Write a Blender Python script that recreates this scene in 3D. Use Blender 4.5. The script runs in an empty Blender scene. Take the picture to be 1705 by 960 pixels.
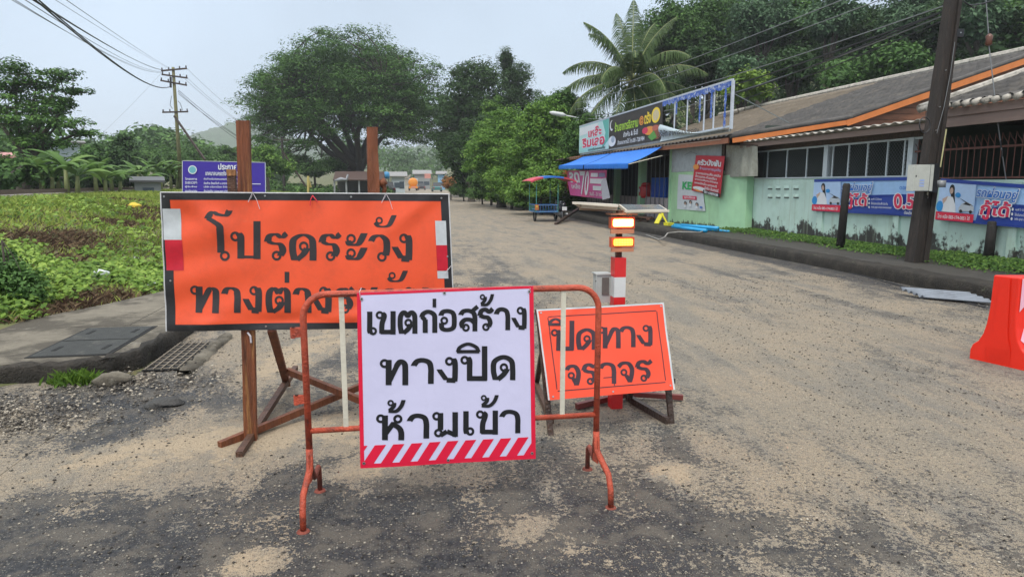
import bpy, math, random
import numpy as np
from mathutils import Vector, Matrix
random.seed(7); RNG = np.random.default_rng(11)
SC = bpy.context.scene
COL = SC.collection

# ---------------------------------------------------------------- camera
CAM_H, PITCH, YAW, FPX, PW, PH = 1.6, math.radians(8.75), math.radians(9.6), 1137.0, 1705.0, 960.0
cam_data = bpy.data.cameras.new('camera')
cam_data.sensor_width = 36; cam_data.lens = 24.0; cam_data.clip_end = 3000; cam_data.clip_start = 0.05
cam = bpy.data.objects.new('camera', cam_data); COL.objects.link(cam)
cam.location = (0, 0, CAM_H); cam.rotation_euler = (math.pi/2 - PITCH, 0, -YAW)
SC.camera = cam

# ---------------------------------------------------------------- sky, sun, exposure
SUN_EL, SUN_AZ = math.radians(58), math.radians(205)      # azimuth clockwise from +Y
world = bpy.data.worlds.new('World'); SC.world = world; world.use_nodes = True
wn, wl = world.node_tree.nodes, world.node_tree.links
wn.clear()
sky = wn.new('ShaderNodeTexSky'); sky.sky_type = 'NISHITA'; sky.sun_disc = False
sky.sun_elevation = SUN_EL; sky.sun_rotation = SUN_AZ; sky.air_density = 1.0; sky.dust_density = 3.0
bg1 = wn.new('ShaderNodeBackground'); bg1.inputs['Strength'].default_value = 0.05
wl.new(sky.outputs[0], bg1.inputs[0])
# the overcast cloud layer: pale blue grey, faint soft mottling, brighter overhead (as thick cloud is)
tc = wn.new('ShaderNodeTexCoord'); nz = wn.new('ShaderNodeTexNoise'); nz.inputs['Scale'].default_value = 2.6
nz.inputs['Detail'].default_value = 3
sep = wn.new('ShaderNodeSeparateXYZ'); wl.new(tc.outputs['Generated'], sep.inputs[0]); wl.new(tc.outputs['Generated'], nz.inputs['Vector'])
cr = wn.new('ShaderNodeValToRGB'); wl.new(sep.outputs['Z'], cr.inputs[0])
cr.color_ramp.elements[0].position = 0.0; cr.color_ramp.elements[0].color = (0.335, 0.405, 0.48, 1)
cr.color_ramp.elements[1].position = 1.0; cr.color_ramp.elements[1].color = (1.0, 1.0, 1.0, 1)
e = cr.color_ramp.elements.new(0.30); e.color = (0.325, 0.392, 0.475, 1)
mx = wn.new('ShaderNodeMix'); mx.data_type = 'RGBA'; mx.blend_type = 'MULTIPLY'; mx.inputs['Factor'].default_value = 1.0
mr = wn.new('ShaderNodeMapRange'); mr.inputs['From Min'].default_value = .3; mr.inputs['From Max'].default_value = .7
mr.inputs['To Min'].default_value = .90; mr.inputs['To Max'].default_value = 1.10
wl.new(nz.outputs['Fac'], mr.inputs['Value']); wl.new(cr.outputs[0], mx.inputs['A']); wl.new(mr.outputs[0], mx.inputs['B'])
bg2 = wn.new('ShaderNodeBackground'); bg2.inputs['Strength'].default_value = 1.5; wl.new(mx.outputs['Result'], bg2.inputs[0])
add = wn.new('ShaderNodeMixShader'); add.inputs[0].default_value = 0.9
wl.new(bg1.outputs[0], add.inputs[1]); wl.new(bg2.outputs[0], add.inputs[2])
wo = wn.new('ShaderNodeOutputWorld'); wl.new(add.outputs[0], wo.inputs['Surface'])

sun_data = bpy.data.lights.new('sun', 'SUN'); sun_data.energy = 1.5; sun_data.angle = math.radians(10)
sun_data.color = (1.0, 0.96, 0.88)
sun = bpy.data.objects.new('sun', sun_data); COL.objects.link(sun)
sdir = Vector((math.sin(SUN_AZ)*math.cos(SUN_EL), math.cos(SUN_AZ)*math.cos(SUN_EL), math.sin(SUN_EL)))
sun.rotation_euler = (-sdir).to_track_quat('-Z', 'Y').to_euler(); sun.location = (0, -5, 30)
SC.view_settings.view_transform = 'Standard'; SC.view_settings.look = 'None'
SC.view_settings.exposure = 0.58; SC.view_settings.gamma = 1.0; SC.view_settings.use_curve_mapping = False
HAZE = 0.0006
SC.cycles.max_bounces = 6; SC.cycles.transparent_max_bounces = 12; SC.cycles.volume_bounces = 0

# ---------------------------------------------------------------- measuring: photo pixel -> point on a plane
_f = np.array([math.sin(YAW)*math.cos(PITCH), math.cos(YAW)*math.cos(PITCH), -math.sin(PITCH)])
_r = np.array([math.cos(YAW), -math.sin(YAW), 0.0]); _u = np.cross(_r, _f); _c = np.array([0, 0, CAM_H])
def ray(x, y): return _f + (x-PW/2)/FPX*_r - (y-PH/2)/FPX*_u
def G(x, y, z=0.0): d = ray(x, y); return _c + d*((z-CAM_H)/d[2])
def PX(x, y, X): d = ray(x, y); return _c + d*(X/d[0])
def PY(x, y, Y): d = ray(x, y); return _c + d*(Y/d[1])

# ---------------------------------------------------------------- object helpers
def V(*a): return np.array(a, float)
LOC = {}
def tag(o, label=None, cat=None, group=None, kind=None):
    if label: o['label'] = label
    if cat: o['category'] = cat
    if group: o['group'] = group
    if kind: o['kind'] = kind
    return o
def thing(name, loc, label, cat, group=None):
    o = bpy.data.objects.new(name, None); COL.objects.link(o); o.empty_display_size = .2
    o.location = [float(a) for a in loc]; LOC[o] = np.array(loc, float)
    return tag(o, label, cat, group)
def wloc(o): return LOC.get(o, np.zeros(3))
def link_mesh(me, name, mat, parent=None, smooth=False):
    o = bpy.data.objects.new(name, me); COL.objects.link(o)
    if mat is not None and not me.materials: me.materials.append(mat)
    if parent is not None: o.parent = parent
    if smooth: me.polygons.foreach_set('use_smooth', [True]*len(me.polygons))
    LOC[o] = wloc(parent) if parent is not None else np.zeros(3)
    return o
class MB:
    """collects boxes, beams and tubes in world coordinates; build() links them as one mesh"""
    def __init__(s): s.v = []; s.f = []
    def add(s, vs, fs):
        n = len(s.v); s.v += [tuple(map(float, p)) for p in vs]; s.f += [tuple(i+n for i in f) for f in fs]; return s
    def box(s, c, d, rot=0.0, jit=0.0):
        cx, cy, cz = c; hx, hy, hz = d[0]/2, d[1]/2, d[2]/2; vs = []
        ca, sa = math.cos(rot), math.sin(rot)
        for z in (-hz, hz):
            for x, y in ((-hx, -hy), (hx, -hy), (hx, hy), (-hx, hy)):
                vs.append((cx+x*ca-y*sa+random.uniform(-jit, jit), cy+x*sa+y*ca+random.uniform(-jit, jit), cz+z+random.uniform(-jit, jit)))
        return s.add(vs, [(0,3,2,1),(4,5,6,7),(0,1,5,4),(1,2,6,5),(2,3,7,6),(3,0,4,7)])
    def box2(s, a, b, jit=0.0):
        a = np.array(a, float); b = np.array(b, float); return s.box((a+b)/2, abs(b-a), 0, jit)
    def beam(s, p, q, w, h, up=(0, 0, 1), w2=None, h2=None):
        p = np.array(p, float); q = np.array(q, float); d = q-p; d /= np.linalg.norm(d)
        u = np.array(up, float)
        if abs(np.dot(u, d)) > .97: u = np.array((0, 1, 0.0))
        a = np.cross(d, u); a /= np.linalg.norm(a); b = np.cross(a, d)
        w2 = w if w2 is None else w2; h2 = h if h2 is None else h2; vs = []
        for c, ww, hh in ((p, w, h), (q, w2, h2)):
            for i, j in ((-1, -1), (1, -1), (1, 1), (-1, 1)): vs.append(c+a*i*ww/2+b*j*hh/2)
        return s.add(vs, [(0,1,2,3),(7,6,5,4),(0,4,5,1),(1,5,6,2),(2,6,7,3),(3,7,4,0)])
    def tube(s, pts, r, n=8, cap=True):
        pts = [np.array(p, float) for p in pts]; m = len(pts)
        rs = r if hasattr(r, '__len__') else [r]*m
        vs = []; a = None
        for i, p in enumerate(pts):
            d = pts[min(i+1, m-1)]-pts[max(i-1, 0)]; d = d/(np.linalg.norm(d)+1e-9)
            if a is None:
                ref = np.array((0, 0, 1.0)) if abs(d[2]) < .9 else np.array((1.0, 0, 0)); a = np.cross(d, ref)
            else: a = a-d*np.dot(a, d)
            a = a/(np.linalg.norm(a)+1e-9); b = np.cross(d, a)
            for k in range(n):
                t = 2*math.pi*k/n; vs.append(p+(a*math.cos(t)+b*math.sin(t))*rs[i])
        fs = [(i*n+k, i*n+(k+1) % n, (i+1)*n+(k+1) % n, (i+1)*n+k) for i in range(m-1) for k in range(n)]
        if cap: fs += [tuple(range(n-1, -1, -1)), tuple(range((m-1)*n, m*n))]
        return s.add(vs, fs)
    def disc(s, c, r, h, n=14, r2=None):
        c = np.array(c, float); return s.tube([c, c+V(0, 0, h)], [r, r2 if r2 is not None else r], n)
    def lathe(s, c, prof, n=14):
        c = np.array(c, float); return s.tube([c+V(0, 0, z) for _, z in prof], [max(r, .001) for r, _ in prof], n)
    def quad(s, a, b, c, d): return s.add([a, b, c, d], [(0, 1, 2, 3)])
    def prism(s, poly, axis, lo, hi):
        """poly: list of 2-D points, extruded along axis (0,1,2) from lo to hi"""
        n = len(poly); vs = []
        for t in (lo, hi):
            for p in poly:
                q = [p[0], p[1]]; q.insert(axis, t); vs.append(q)
        return s.add(vs, [tuple(range(n)), tuple(range(2*n-1, n-1, -1))]+[(i, i+n, (i+1) % n+n, (i+1) % n) for i in range(n)])
    def sheet(s, P, nu, nv, thick=0.0):
        """P(u,v)->point over a grid; optional back skin offset along -normal for thickness"""
        vs = [P(i/nu, j/nv) for j in range(nv+1) for i in range(nu+1)]; w = nu+1
        fs = [(j*w+i, j*w+i+1, (j+1)*w+i+1, (j+1)*w+i) for j in range(nv) for i in range(nu)]
        s.add(vs, fs)
        if thick:
            nrm = np.cross(np.array(P(1, 0))-np.array(P(0, 0)), np.array(P(0, 1))-np.array(P(0, 0))); nrm = nrm/np.linalg.norm(nrm)*thick
            vb = [np.array(p)-nrm for p in vs]; s.add(vb, [f[::-1] for f in fs])
            n0 = len(s.v)-2*len(vs); N = len(vs)
            rim = [i for i in range(w)]+[j*w+nu for j in range(1, nv+1)]+[nv*w+i for i in range(nu-1, -1, -1)]+[j*w for j in range(nv-1, 0, -1)]
            for a, b in zip(rim, rim[1:]+rim[:1]): s.f.append((n0+b, n0+a, n0+N+a, n0+N+b))
        return s
    def build(s, name, mat, parent=None, smooth=False, label=None):
        me = bpy.data.meshes.new(name); o0 = wloc(parent) if parent is not None else np.zeros(3)
        me.from_pydata([(p[0]-o0[0], p[1]-o0[1], p[2]-o0[2]) for p in s.v], [], s.f); me.update()
        o = link_mesh(me, name, mat, parent, smooth)
        if label: o['label'] = label
        return o
def np_mesh(name, verts, quads, mat, parent=None, attr=None, smooth=False):
    me = bpy.data.meshes.new(name); o0 = wloc(parent) if parent is not None else np.zeros(3)
    verts = np.asarray(verts, np.float32)-o0.astype(np.float32); quads = np.asarray(quads, np.int32); k = quads.shape[1]
    me.vertices.add(len(verts)); me.vertices.foreach_set('co', verts.ravel())
    me.loops.add(quads.size); me.loops.foreach_set('vertex_index', quads.ravel())
    me.polygons.add(len(quads)); me.polygons.foreach_set('loop_start', np.arange(len(quads), dtype=np.int32)*k)
    me.update(calc_edges=True)
    if attr is not None:
        a = me.attributes.new('tint', 'FLOAT', 'POINT'); a.data.foreach_set('value', np.asarray(attr, np.float32))
    return link_mesh(me, name, mat, parent, smooth)
def copy_tree(o, parent=None, loc=None, rotz=None, label=None, scale=None):
    c = o.copy(); COL.objects.link(c); c.parent = parent
    if loc is not None: c.location = [float(a) for a in loc]; LOC[c] = np.array(loc, float)
    if rotz is not None: c.rotation_euler = (0, 0, rotz)
    if scale is not None: c.scale = (scale,)*3
    if label: c['label'] = label
    for ch in list(o.children): copy_tree(ch, c)
    return c

# ---------------------------------------------------------------- materials
MATS = {}
def mat(name, col, rough=.6, var=.12, scale=6, bump=.0, bscale=60, metal=0.0, stain=None, emit=None, stretch=(1, 1, 1), spec=.5, trans=None):
    """stain: (colour, noise scale, threshold, softness, strength)"""
    m = bpy.data.materials.new(name); m.use_nodes = True; N, L = m.node_tree.nodes, m.node_tree.links; b = N['Principled BSDF']
    b.inputs['Roughness'].default_value = rough; b.inputs['Metallic'].default_value = metal; b.inputs['Specular IOR Level'].default_value = spec
    t = N.new('ShaderNodeTexCoord'); mp = N.new('ShaderNodeMapping'); mp.inputs['Scale'].default_value = stretch
    L.new(t.outputs['Object'], mp.inputs[0])
    n = N.new('ShaderNodeTexNoise'); n.inputs['Scale'].default_value = scale; n.inputs['Detail'].default_value = 6; n.inputs['Roughness'].default_value = .65
    L.new(mp.outputs[0], n.inputs['Vector'])
    r = N.new('ShaderNodeMapRange'); r.inputs['From Min'].default_value = .3; r.inputs['From Max'].default_value = .7
    r.inputs['To Min'].default_value = 1-var; r.inputs['To Max'].default_value = 1+var; L.new(n.outputs['Fac'], r.inputs['Value'])
    x = N.new('ShaderNodeMix'); x.data_type = 'RGBA'; x.blend_type = 'MULTIPLY'; x.inputs['Factor'].default_value = 1
    x.inputs['A'].default_value = (*col, 1); L.new(r.outputs[0], x.inputs['B']); out = x.outputs['Result']
    for sc, ss, th, so, st in (stain or []):
        n2 = N.new('ShaderNodeTexNoise'); n2.inputs['Scale'].default_value = ss; n2.inputs['Detail'].default_value = 8; n2.inputs['Roughness'].default_value = .7
        L.new(mp.outputs[0], n2.inputs['Vector'])
        r2 = N.new('ShaderNodeMapRange'); r2.inputs['From Min'].default_value = th; r2.inputs['From Max'].default_value = th+so
        r2.inputs['To Max'].default_value = st; L.new(n2.outputs['Fac'], r2.inputs['Value'])
        y = N.new('ShaderNodeMix'); y.data_type = 'RGBA'; L.new(r2.outputs[0], y.inputs['Factor']); L.new(out, y.inputs['A']); y.inputs['B'].default_value = (*sc, 1); out = y.outputs['Result']
    L.new(out, b.inputs['Base Color'])
    if bump:
        n3 = N.new('ShaderNodeTexNoise'); n3.inputs['Scale'].default_value = bscale; n3.inputs['Detail'].default_value = 4; L.new(mp.outputs[0], n3.inputs['Vector'])
        bp = N.new('ShaderNodeBump'); bp.inputs['Strength'].default_value = bump; bp.inputs['Distance'].default_value = .02; L.new(n3.outputs['Fac'], bp.inputs['Height']); L.new(bp.outputs[0], b.inputs['Normal'])
    if emit: b.inputs['Emission Color'].default_value = (*emit[0], 1); b.inputs['Emission Strength'].default_value = emit[1]
    MATS[name] = m; return m
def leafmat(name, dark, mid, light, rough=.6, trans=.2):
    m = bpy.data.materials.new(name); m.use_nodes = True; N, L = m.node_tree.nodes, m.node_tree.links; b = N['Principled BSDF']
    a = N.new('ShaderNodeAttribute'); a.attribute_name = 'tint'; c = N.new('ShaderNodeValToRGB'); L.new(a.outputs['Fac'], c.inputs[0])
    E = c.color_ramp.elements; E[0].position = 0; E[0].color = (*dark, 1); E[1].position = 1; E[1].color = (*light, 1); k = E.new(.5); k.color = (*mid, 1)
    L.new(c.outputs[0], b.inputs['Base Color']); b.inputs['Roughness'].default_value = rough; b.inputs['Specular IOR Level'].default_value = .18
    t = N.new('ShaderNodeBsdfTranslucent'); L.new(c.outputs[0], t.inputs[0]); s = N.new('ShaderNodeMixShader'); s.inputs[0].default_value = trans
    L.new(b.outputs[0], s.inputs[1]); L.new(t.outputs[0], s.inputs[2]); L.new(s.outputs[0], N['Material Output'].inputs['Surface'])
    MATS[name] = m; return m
def sm(a, b, x): t = np.clip((x-a)/(b-a), 0, 1); return t*t*(3-2*t)

# ---------------------------------------------------------------- leaves
def leaf_quads(C, Nn, size, aspect=.55, roll=None):
    """one folded diamond-ish quad per leaf"""
    n = len(C); Nn = Nn/(np.linalg.norm(Nn, axis=1, keepdims=True)+1e-9)
    rnd = RNG.normal(size=(n, 3)); T = np.cross(Nn, rnd); T /= np.linalg.norm(T, axis=1, keepdims=True)+1e-9; B = np.cross(Nn, T)
    s = size.reshape(-1, 1)
    v = np.stack([C-T*s*.5, C+B*s*aspect*.5+Nn*s*.06, C+T*s*.5-Nn*s*.10, C-B*s*aspect*.5+Nn*s*.06], 1).reshape(-1, 3)
    q = np.arange(n*4).reshape(-1, 4); return v, q
def clump_leaves(centres, radii, n_per, size, up=.5, shell=.5):
    """leaves around clump centres. radii (K,3)"""
    K = len(centres); idx = np.repeat(np.arange(K), n_per); n = len(idx)
    d = RNG.normal(size=(n, 3)); d /= np.linalg.norm(d, axis=1, keepdims=True)
    r = (shell+(1-shell)*RNG.random(n)**.7)[:, None]
    C = centres[idx]+d*radii[idx]*r
    Nn = d*.7+np.array([0, 0, up])+RNG.normal(size=(n, 3))*.35
    return C, Nn, size*(.6+.8*RNG.random(n)), idx
def crown(parent, centres, radii, n_per, size, m, up=.5, aspect=.55, tint=None, name='crown', shell=.5):
    C, Nn, s, idx = clump_leaves(centres, radii, n_per, size, up, shell)
    ct = (tint if tint is not None else RNG.random(len(centres)))[idx]
    t = np.clip(ct*.6+.4*RNG.random(len(idx))*1.0, 0, 1)
    v, q = leaf_quads(C, Nn, s, aspect); return np_mesh(name, v, q, m, parent, np.repeat(t, 4))
def sub_clumps(blobs, dens, rr, flat=.7, shell=.75):
    """blobs: list of (c, (rx,ry,rz)); clumps spread through the outer shell of each"""
    cs, rs = [], []
    for c, R in blobs:
        R = np.array(R, float); k = max(4, int(3.6*dens*(R[0]*R[1]+R[0]*R[2]+R[1]*R[2])/3/(rr*rr)))
        d = RNG.normal(size=(k, 3)); d /= np.linalg.norm(d, axis=1, keepdims=True); d[:, 2] = np.where(d[:, 2] < -.35, -d[:, 2]*.6, d[:, 2])
        r = (shell+(1.08-shell)*RNG.random(k))[:, None]; cs.append(np.array(c)+d*R*r)
        q = rr*(.6+.8*RNG.random(k)); rs.append(np.stack([q, q, q*flat], 1))
    return np.concatenate(cs), np.concatenate(rs)
def limb_pts(a, b, n=6, bow=.12):
    a, b = np.array(a, float), np.array(b, float); L = np.linalg.norm(b-a); off = RNG.normal(size=3)*L*bow*.5
    return [a+(b-a)*t+off*math.sin(math.pi*t)+V(0, 0, L*bow*t*(1-t)) for t in np.linspace(0, 1, n)]
# ================================================================= TERRAIN
def curve_shift(y): return 4.0*sm(50, 130, y)
def rise(y): return 9.0*sm(190, 420, y)
def ridge_x(y): return np.minimum(-12.5-(np.asarray(y)-25)*.16, -9.5)
def hgt(x, y):
    x = np.asarray(x, float); y = np.asarray(y, float)
    rx = ridge_x(y); s = (-3.2-x)/(-3.2-rx)
    left = .10+.92*sm(0, .85, s)-.8*sm(1.25, 2.1, s)
    left = np.where(s > 0, left, 0)*sm(5.6, 7.0, y)
    left = left*(1-.6*sm(80, 160, y))+np.where(s > 0, 5*sm(60, 400, -x), 0)
    xr = x-curve_shift(y)
    right = .16*sm(8.4, 8.9, xr)+np.clip(xr-24, 0, 90)*.50*sm(10, 30, y)*(1-.5*sm(120, 300, y))
    return left+right+rise(y)
def T(px, py):
    d = ray(px, py); t = 3.0
    while t < 900:
        p = _c+d*t
        if p[2] <= float(hgt(p[0], p[1])): return V(p[0], p[1], float(hgt(p[0], p[1])))
        t += .05+t*.004
    return _c+d*t
def axis(segs):
    out = []
    for a, b, st in segs: out += list(np.arange(a, b, st))
    return np.array(out+[segs[-1][1]])
xs = axis([(-900, -120, 60), (-120, -30, 6), (-30, -14, 1.0), (-14, -3.4, .35), (-3.4, 8.0, 1.2), (8, 9.2, .15), (9.2, 40, 2.0), (40, 130, 6), (130, 900, 70)])
ys = axis([(-60, 4, 8), (4, 12, .4), (12, 40, 1.0), (40, 130, 5), (130, 440, 15), (440, 1600, 120)])
Xg, Yg = np.meshgrid(xs, ys); Zg = hgt(Xg, Yg)
bmp = (np.sin(Xg*1.9+Yg*.7)*np.sin(Yg*1.3-Xg*.4)*.05)*sm(3.6, 6, -Xg)*sm(6, 8, Yg)
Zg = Zg+bmp-.02*((Xg > -3.2) & (Xg < 8))
w = len(xs); idx = np.arange(len(ys)*w).reshape(len(ys), w)
q = np.stack([idx[:-1, :-1], idx[:-1, 1:], idx[1:, 1:], idx[1:, :-1]], -1).reshape(-1, 4)
m_ground = mat('soil_and_moss', (.105, .115, .04), .95, .3, 1.3, .5, 30, stain=[((.15, .095, .055), 2.2, .5, .12, .85), ((.07, .11, .03), .8, .52, .1, .7)])
g = np_mesh('ground', np.stack([Xg, Yg, Zg], -1).reshape(-1, 3), q, m_ground, smooth=True)
tag(g, 'brown soil and moss under the weeds on both sides of the road', kind='structure')

# ---- road material: sand and gravel dust lying over worn dark asphalt
def road_material():
    m = bpy.data.materials.new('sandy_asphalt'); m.use_nodes = True; N, L = m.node_tree.nodes, m.node_tree.links; b = N['Principled BSDF']; b.inputs['Specular IOR Level'].default_value = .28
    t = N.new('ShaderNodeTexCoord'); P = t.outputs['Object']
    def noise(sc, det=8, rough=.65, stretch=None, w=0.0):
        n = N.new('ShaderNodeTexNoise'); n.inputs['Scale'].default_value = sc; n.inputs['Detail'].default_value = det; n.inputs['Roughness'].default_value = rough
        if stretch:
            mp = N.new('ShaderNodeMapping'); mp.inputs['Scale'].default_value = stretch; mp.inputs['Rotation'].default_value = (0, 0, w); L.new(P, mp.inputs[0]); L.new(mp.outputs[0], n.inputs['Vector'])
        else: L.new(P, n.inputs['Vector'])
        return n.outputs['Fac']
    def M(op, a, b_=None, c=None, clamp=False):
        n = N.new('ShaderNodeMath'); n.operation = op; n.use_clamp = clamp
        for i, k in enumerate((a, b_, c)):
            if k is None: continue
            if isinstance(k, (int, float)): n.inputs[i].default_value = k
            else: L.new(k, n.inputs[i])
        return n.outputs[0]
    def step(v, a, c, lo=0.0, hi=1.0):
        r = N.new('ShaderNodeMapRange'); r.interpolation_type = 'SMOOTHSTEP'; L.new(v, r.inputs['Value'])
        r.inputs['From Min'].default_value = a; r.inputs['From Max'].default_value = c; r.inputs['To Min'].default_value = lo; r.inputs['To Max'].default_value = hi; return r.outputs[0]
    def ell(cx, cy, rx, ry, rot=0.0):
        mp = N.new('ShaderNodeMapping'); mp.vector_type = 'TEXTURE'; mp.inputs['Location'].default_value = (cx, cy, 0); mp.inputs['Rotation'].default_value = (0, 0, rot); mp.inputs['Scale'].default_value = (rx, ry, 1)
        L.new(P, mp.inputs[0]); s = N.new('ShaderNodeSeparateXYZ'); L.new(mp.outputs[0], s.inputs[0])
        return M('SUBTRACT', 1.0, M('SQRT', M('ADD', M('POWER', M('ABSOLUTE', s.outputs[0]), 2.0), M('POWER', M('ABSOLUTE', s.outputs[1]), 2.0))))
    def mixc(f, a, c):
        x = N.new('ShaderNodeMix'); x.data_type = 'RGBA'; L.new(f, x.inputs['Factor'])
        for k, s in ((a, 'A'), (c, 'B')):
            if isinstance(k, tuple): x.inputs[s].default_value = (*k, 1)
            else: L.new(k, x.inputs[s])
        return x.outputs['Result']
    big = noise(1.1, 9, .68); mid = noise(4.5, 9, .72); fine = noise(38, 6, .7); grit = noise(170, 3, .6); streak = noise(2.4, 8, .7, (1.0, .22, 1), -.1)
    field = None
    for e_, k in (((.0, 2.5, 1.95, 2.0), 1.0), ((-1.9, 2.9, 1.5, .95), 1.0), ((.2, 6.3, 1.25, 2.4), .6), ((-1.75, 5.0, .42, 1.2, -.35), .9), ((7.75, 16, .55, 26), 1.5), ((1.6, 10, 1.0, 9), .32), ((-2.1, 15, .5, 12), .6), ((4.3, 12, .45, 14, .04), .26), ((5.9, 10, .5, 12, .02), .26), ((7.0, 9, .8, 9), .35), ((2.0, 2.6, 1.6, 1.6), .35), ((-2.1, 5.3, 1.4, .7), .7)):
        v = M('MULTIPLY', ell(*e_), k); field = v if field is None else M('MAXIMUM', field, v)
    for e_, k in (((-.95, 4.25, 1.5, .45, .22), .9), ((-.9, 6.6, .35, 1.3, -.25), .8), ((-.2, 3.75, .4, .2, .3), .35), ((-.65, 2.85, .22, .16), .55), ((1.5, 3.4, .2, .17), .7), ((.1, 3.55, .5, .22, .2), .35), ((.55, 2.9, .5, .3), .25)):
        v = M('MULTIPLY', M('MAXIMUM', ell(*e_), -.25), k); field = M('SUBTRACT', field, M('MULTIPLY', M('MAXIMUM', v, 0.0), 2.2))
    s0 = N.new('ShaderNodeSeparateXYZ'); L.new(P, s0.inputs[0]); amp = step(s0.outputs[0], 1.4, 2.8, 2.0, .9); field = M('ADD', field, M('MULTIPLY', M('SUBTRACT', big, .5), amp)); field = M('SUBTRACT', field, step(s0.outputs[0], 1.4, 2.6, 0.0, .16)); field = M('ADD', field, M('MULTIPLY', M('SUBTRACT', mid, .5), 2.0))
    field = M('ADD', field, M('MULTIPLY', M('SUBTRACT', streak, .5), 1.3))
    field = M('ADD', field, M('MULTIPLY', M('SUBTRACT', fine, .5), 2.3)); field = M('ADD', field, M('MULTIPLY', M('SUBTRACT', grit, .5), .9))
    D = step(field, .08, .26)
    vor = N.new('ShaderNodeTexVoronoi'); vor.inputs['Scale'].default_value = 95; L.new(P, vor.inputs['Vector'])
    vs = N.new('ShaderNodeSeparateXYZ'); L.new(vor.outputs['Color'], vs.inputs[0])
    chip = M('MULTIPLY', step(vs.outputs[0], .62, .72), step(vor.outputs['Distance'], .5, .35))
    vor2 = N.new('ShaderNodeTexVoronoi'); vor2.inputs['Scale'].default_value = 42; L.new(P, vor2.inputs['Vector'])
    v2 = N.new('ShaderNodeSeparateXYZ'); L.new(vor2.outputs['Color'], v2.inputs[0])
    chip2 = M('MULTIPLY', step(v2.outputs[1], .84, .88), step(vor2.outputs['Distance'], .36, .26))
    dchip = M('MULTIPLY', step(v2.outputs[0], .86, .9), step(vor2.outputs['Distance'], .38, .28))
    asph = mixc(step(fine, .35, .65), (.014, .015, .018), (.055, .055, .058)); asph = mixc(step(mid, .44, .62), asph, (.115, .102, .085))
    asph = mixc(M('MULTIPLY', chip, .85), asph, (.19, .18, .155)); asph = mixc(M('MULTIPLY', chip2, .9), asph, (.30, .27, .22))
    sand = mixc(step(big, .38, .62), (.36, .29, .205), (.31, .262, .195)); sand = mixc(step(streak, .45, .62), sand, (.225, .205, .17)); sand = mixc(step(fine, .42, .7), sand, (.21, .185, .15))
    sand = mixc(M('MULTIPLY', step(grit, .5, .62), .8), sand, (.10, .09, .08)); sand = mixc(M('MULTIPLY', chip, .6), sand, (.44, .38, .29)); sand = mixc(M('MULTIPLY', dchip, .8), sand, (.085, .08, .075)); sand = mixc(M('MULTIPLY', chip2, .7), sand, (.5, .43, .33))
    # fresh pale sand patches
    pale = None
    for e_ in ((-.95, 4.35, 1.15, .33, .22), (-.62, 2.83, .16, .13), (1.5, 3.42, .17, .14), (-.95, 6.5, .3, 1.0, -.25), (-.1, 3.8, .35, .14, .5)):
        v = ell(*e_); pale = v if pale is None else M('MAXIMUM', pale, v)
    pale = step(M('ADD', pale, M('ADD', M('MULTIPLY', M('SUBTRACT', mid, .5), 4.5), M('MULTIPLY', M('SUBTRACT', fine, .5), 2.2))), .05, .45)
    sand = mixc(M('MULTIPLY', pale, .75), sand, (.42, .33, .225))
    L.new(mixc(D, sand, asph), b.inputs['Base Color'])
    ro = N.new('ShaderNodeMapRange'); L.new(D, ro.inputs['Value']); ro.inputs['To Min'].default_value = .92; ro.inputs['To Max'].default_value = .62
    ro2 = M('MULTIPLY', ro.outputs[0], step(mid, .35, .6, .72, 1.0)); L.new(ro2, b.inputs['Roughness'])
    h = M('ADD', M('MULTIPLY', mid, .35), M('ADD', M('MULTIPLY', fine, .35), M('MULTIPLY', grit, .25))); h = M('ADD', h, M('MULTIPLY', M('MAXIMUM', chip, chip2), .35))
    bp = N.new('ShaderNodeBump'); bp.inputs['Strength'].default_value = 1.0; bp.inputs['Distance'].default_value = .03; L.new(h, bp.inputs['Height']); L.new(bp.outputs[0], b.inputs['Normal'])
    return m
m_road = road_material()
ry = axis([(-20, 14, .25), (14, 60, 1.5), (60, 430, 6)]); rxn = np.linspace(0, 1, 46)
RX, RY = np.meshgrid(rxn, ry)
left_edge = -2.2+curve_shift(RY)*1.0; right_edge = 8.05+curve_shift(RY)
XX = left_edge+(right_edge-left_edge)*RX; ZZ = .004+hgt(XX*0+2, RY)-0.0
ZZ = ZZ+(np.sin(XX*2.1)*np.sin(RY*.9)*.006+np.sin(XX*5.3+RY*2.2)*np.sin(RY*3.7)*.004)*(RY < 40)
ZZ = np.maximum(ZZ, .002)
w = len(rxn); idx = np.arange(len(ry)*w).reshape(len(ry), w); q = np.stack([idx[:-1, :-1], idx[:-1, 1:], idx[1:, 1:], idx[1:, :-1]], -1).reshape(-1, 4)
tag(np_mesh('road', np.stack([XX, RY, ZZ], -1).reshape(-1, 3), q, m_road, smooth=True), 'sand covered worn asphalt road running past the signs', kind='structure')
lx = np.linspace(-16, -2.2, 40); ly = np.linspace(-20, 5.98, 70); LX, LY = np.meshgrid(lx, ly)
w = len(lx); idx = np.arange(len(ly)*w).reshape(len(ly), w); q = np.stack([idx[:-1, :-1], idx[:-1, 1:], idx[1:, 1:], idx[1:, :-1]], -1).reshape(-1, 4)
tag(np_mesh('side_lane', np.stack([LX, LY, .004+np.sin(LX*2.1)*np.sin(LY*.9)*.006*0+0*LX], -1).reshape(-1, 3), q, m_road, smooth=True), 'sandy lane branching off to the left of the road', kind='structure')

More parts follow.
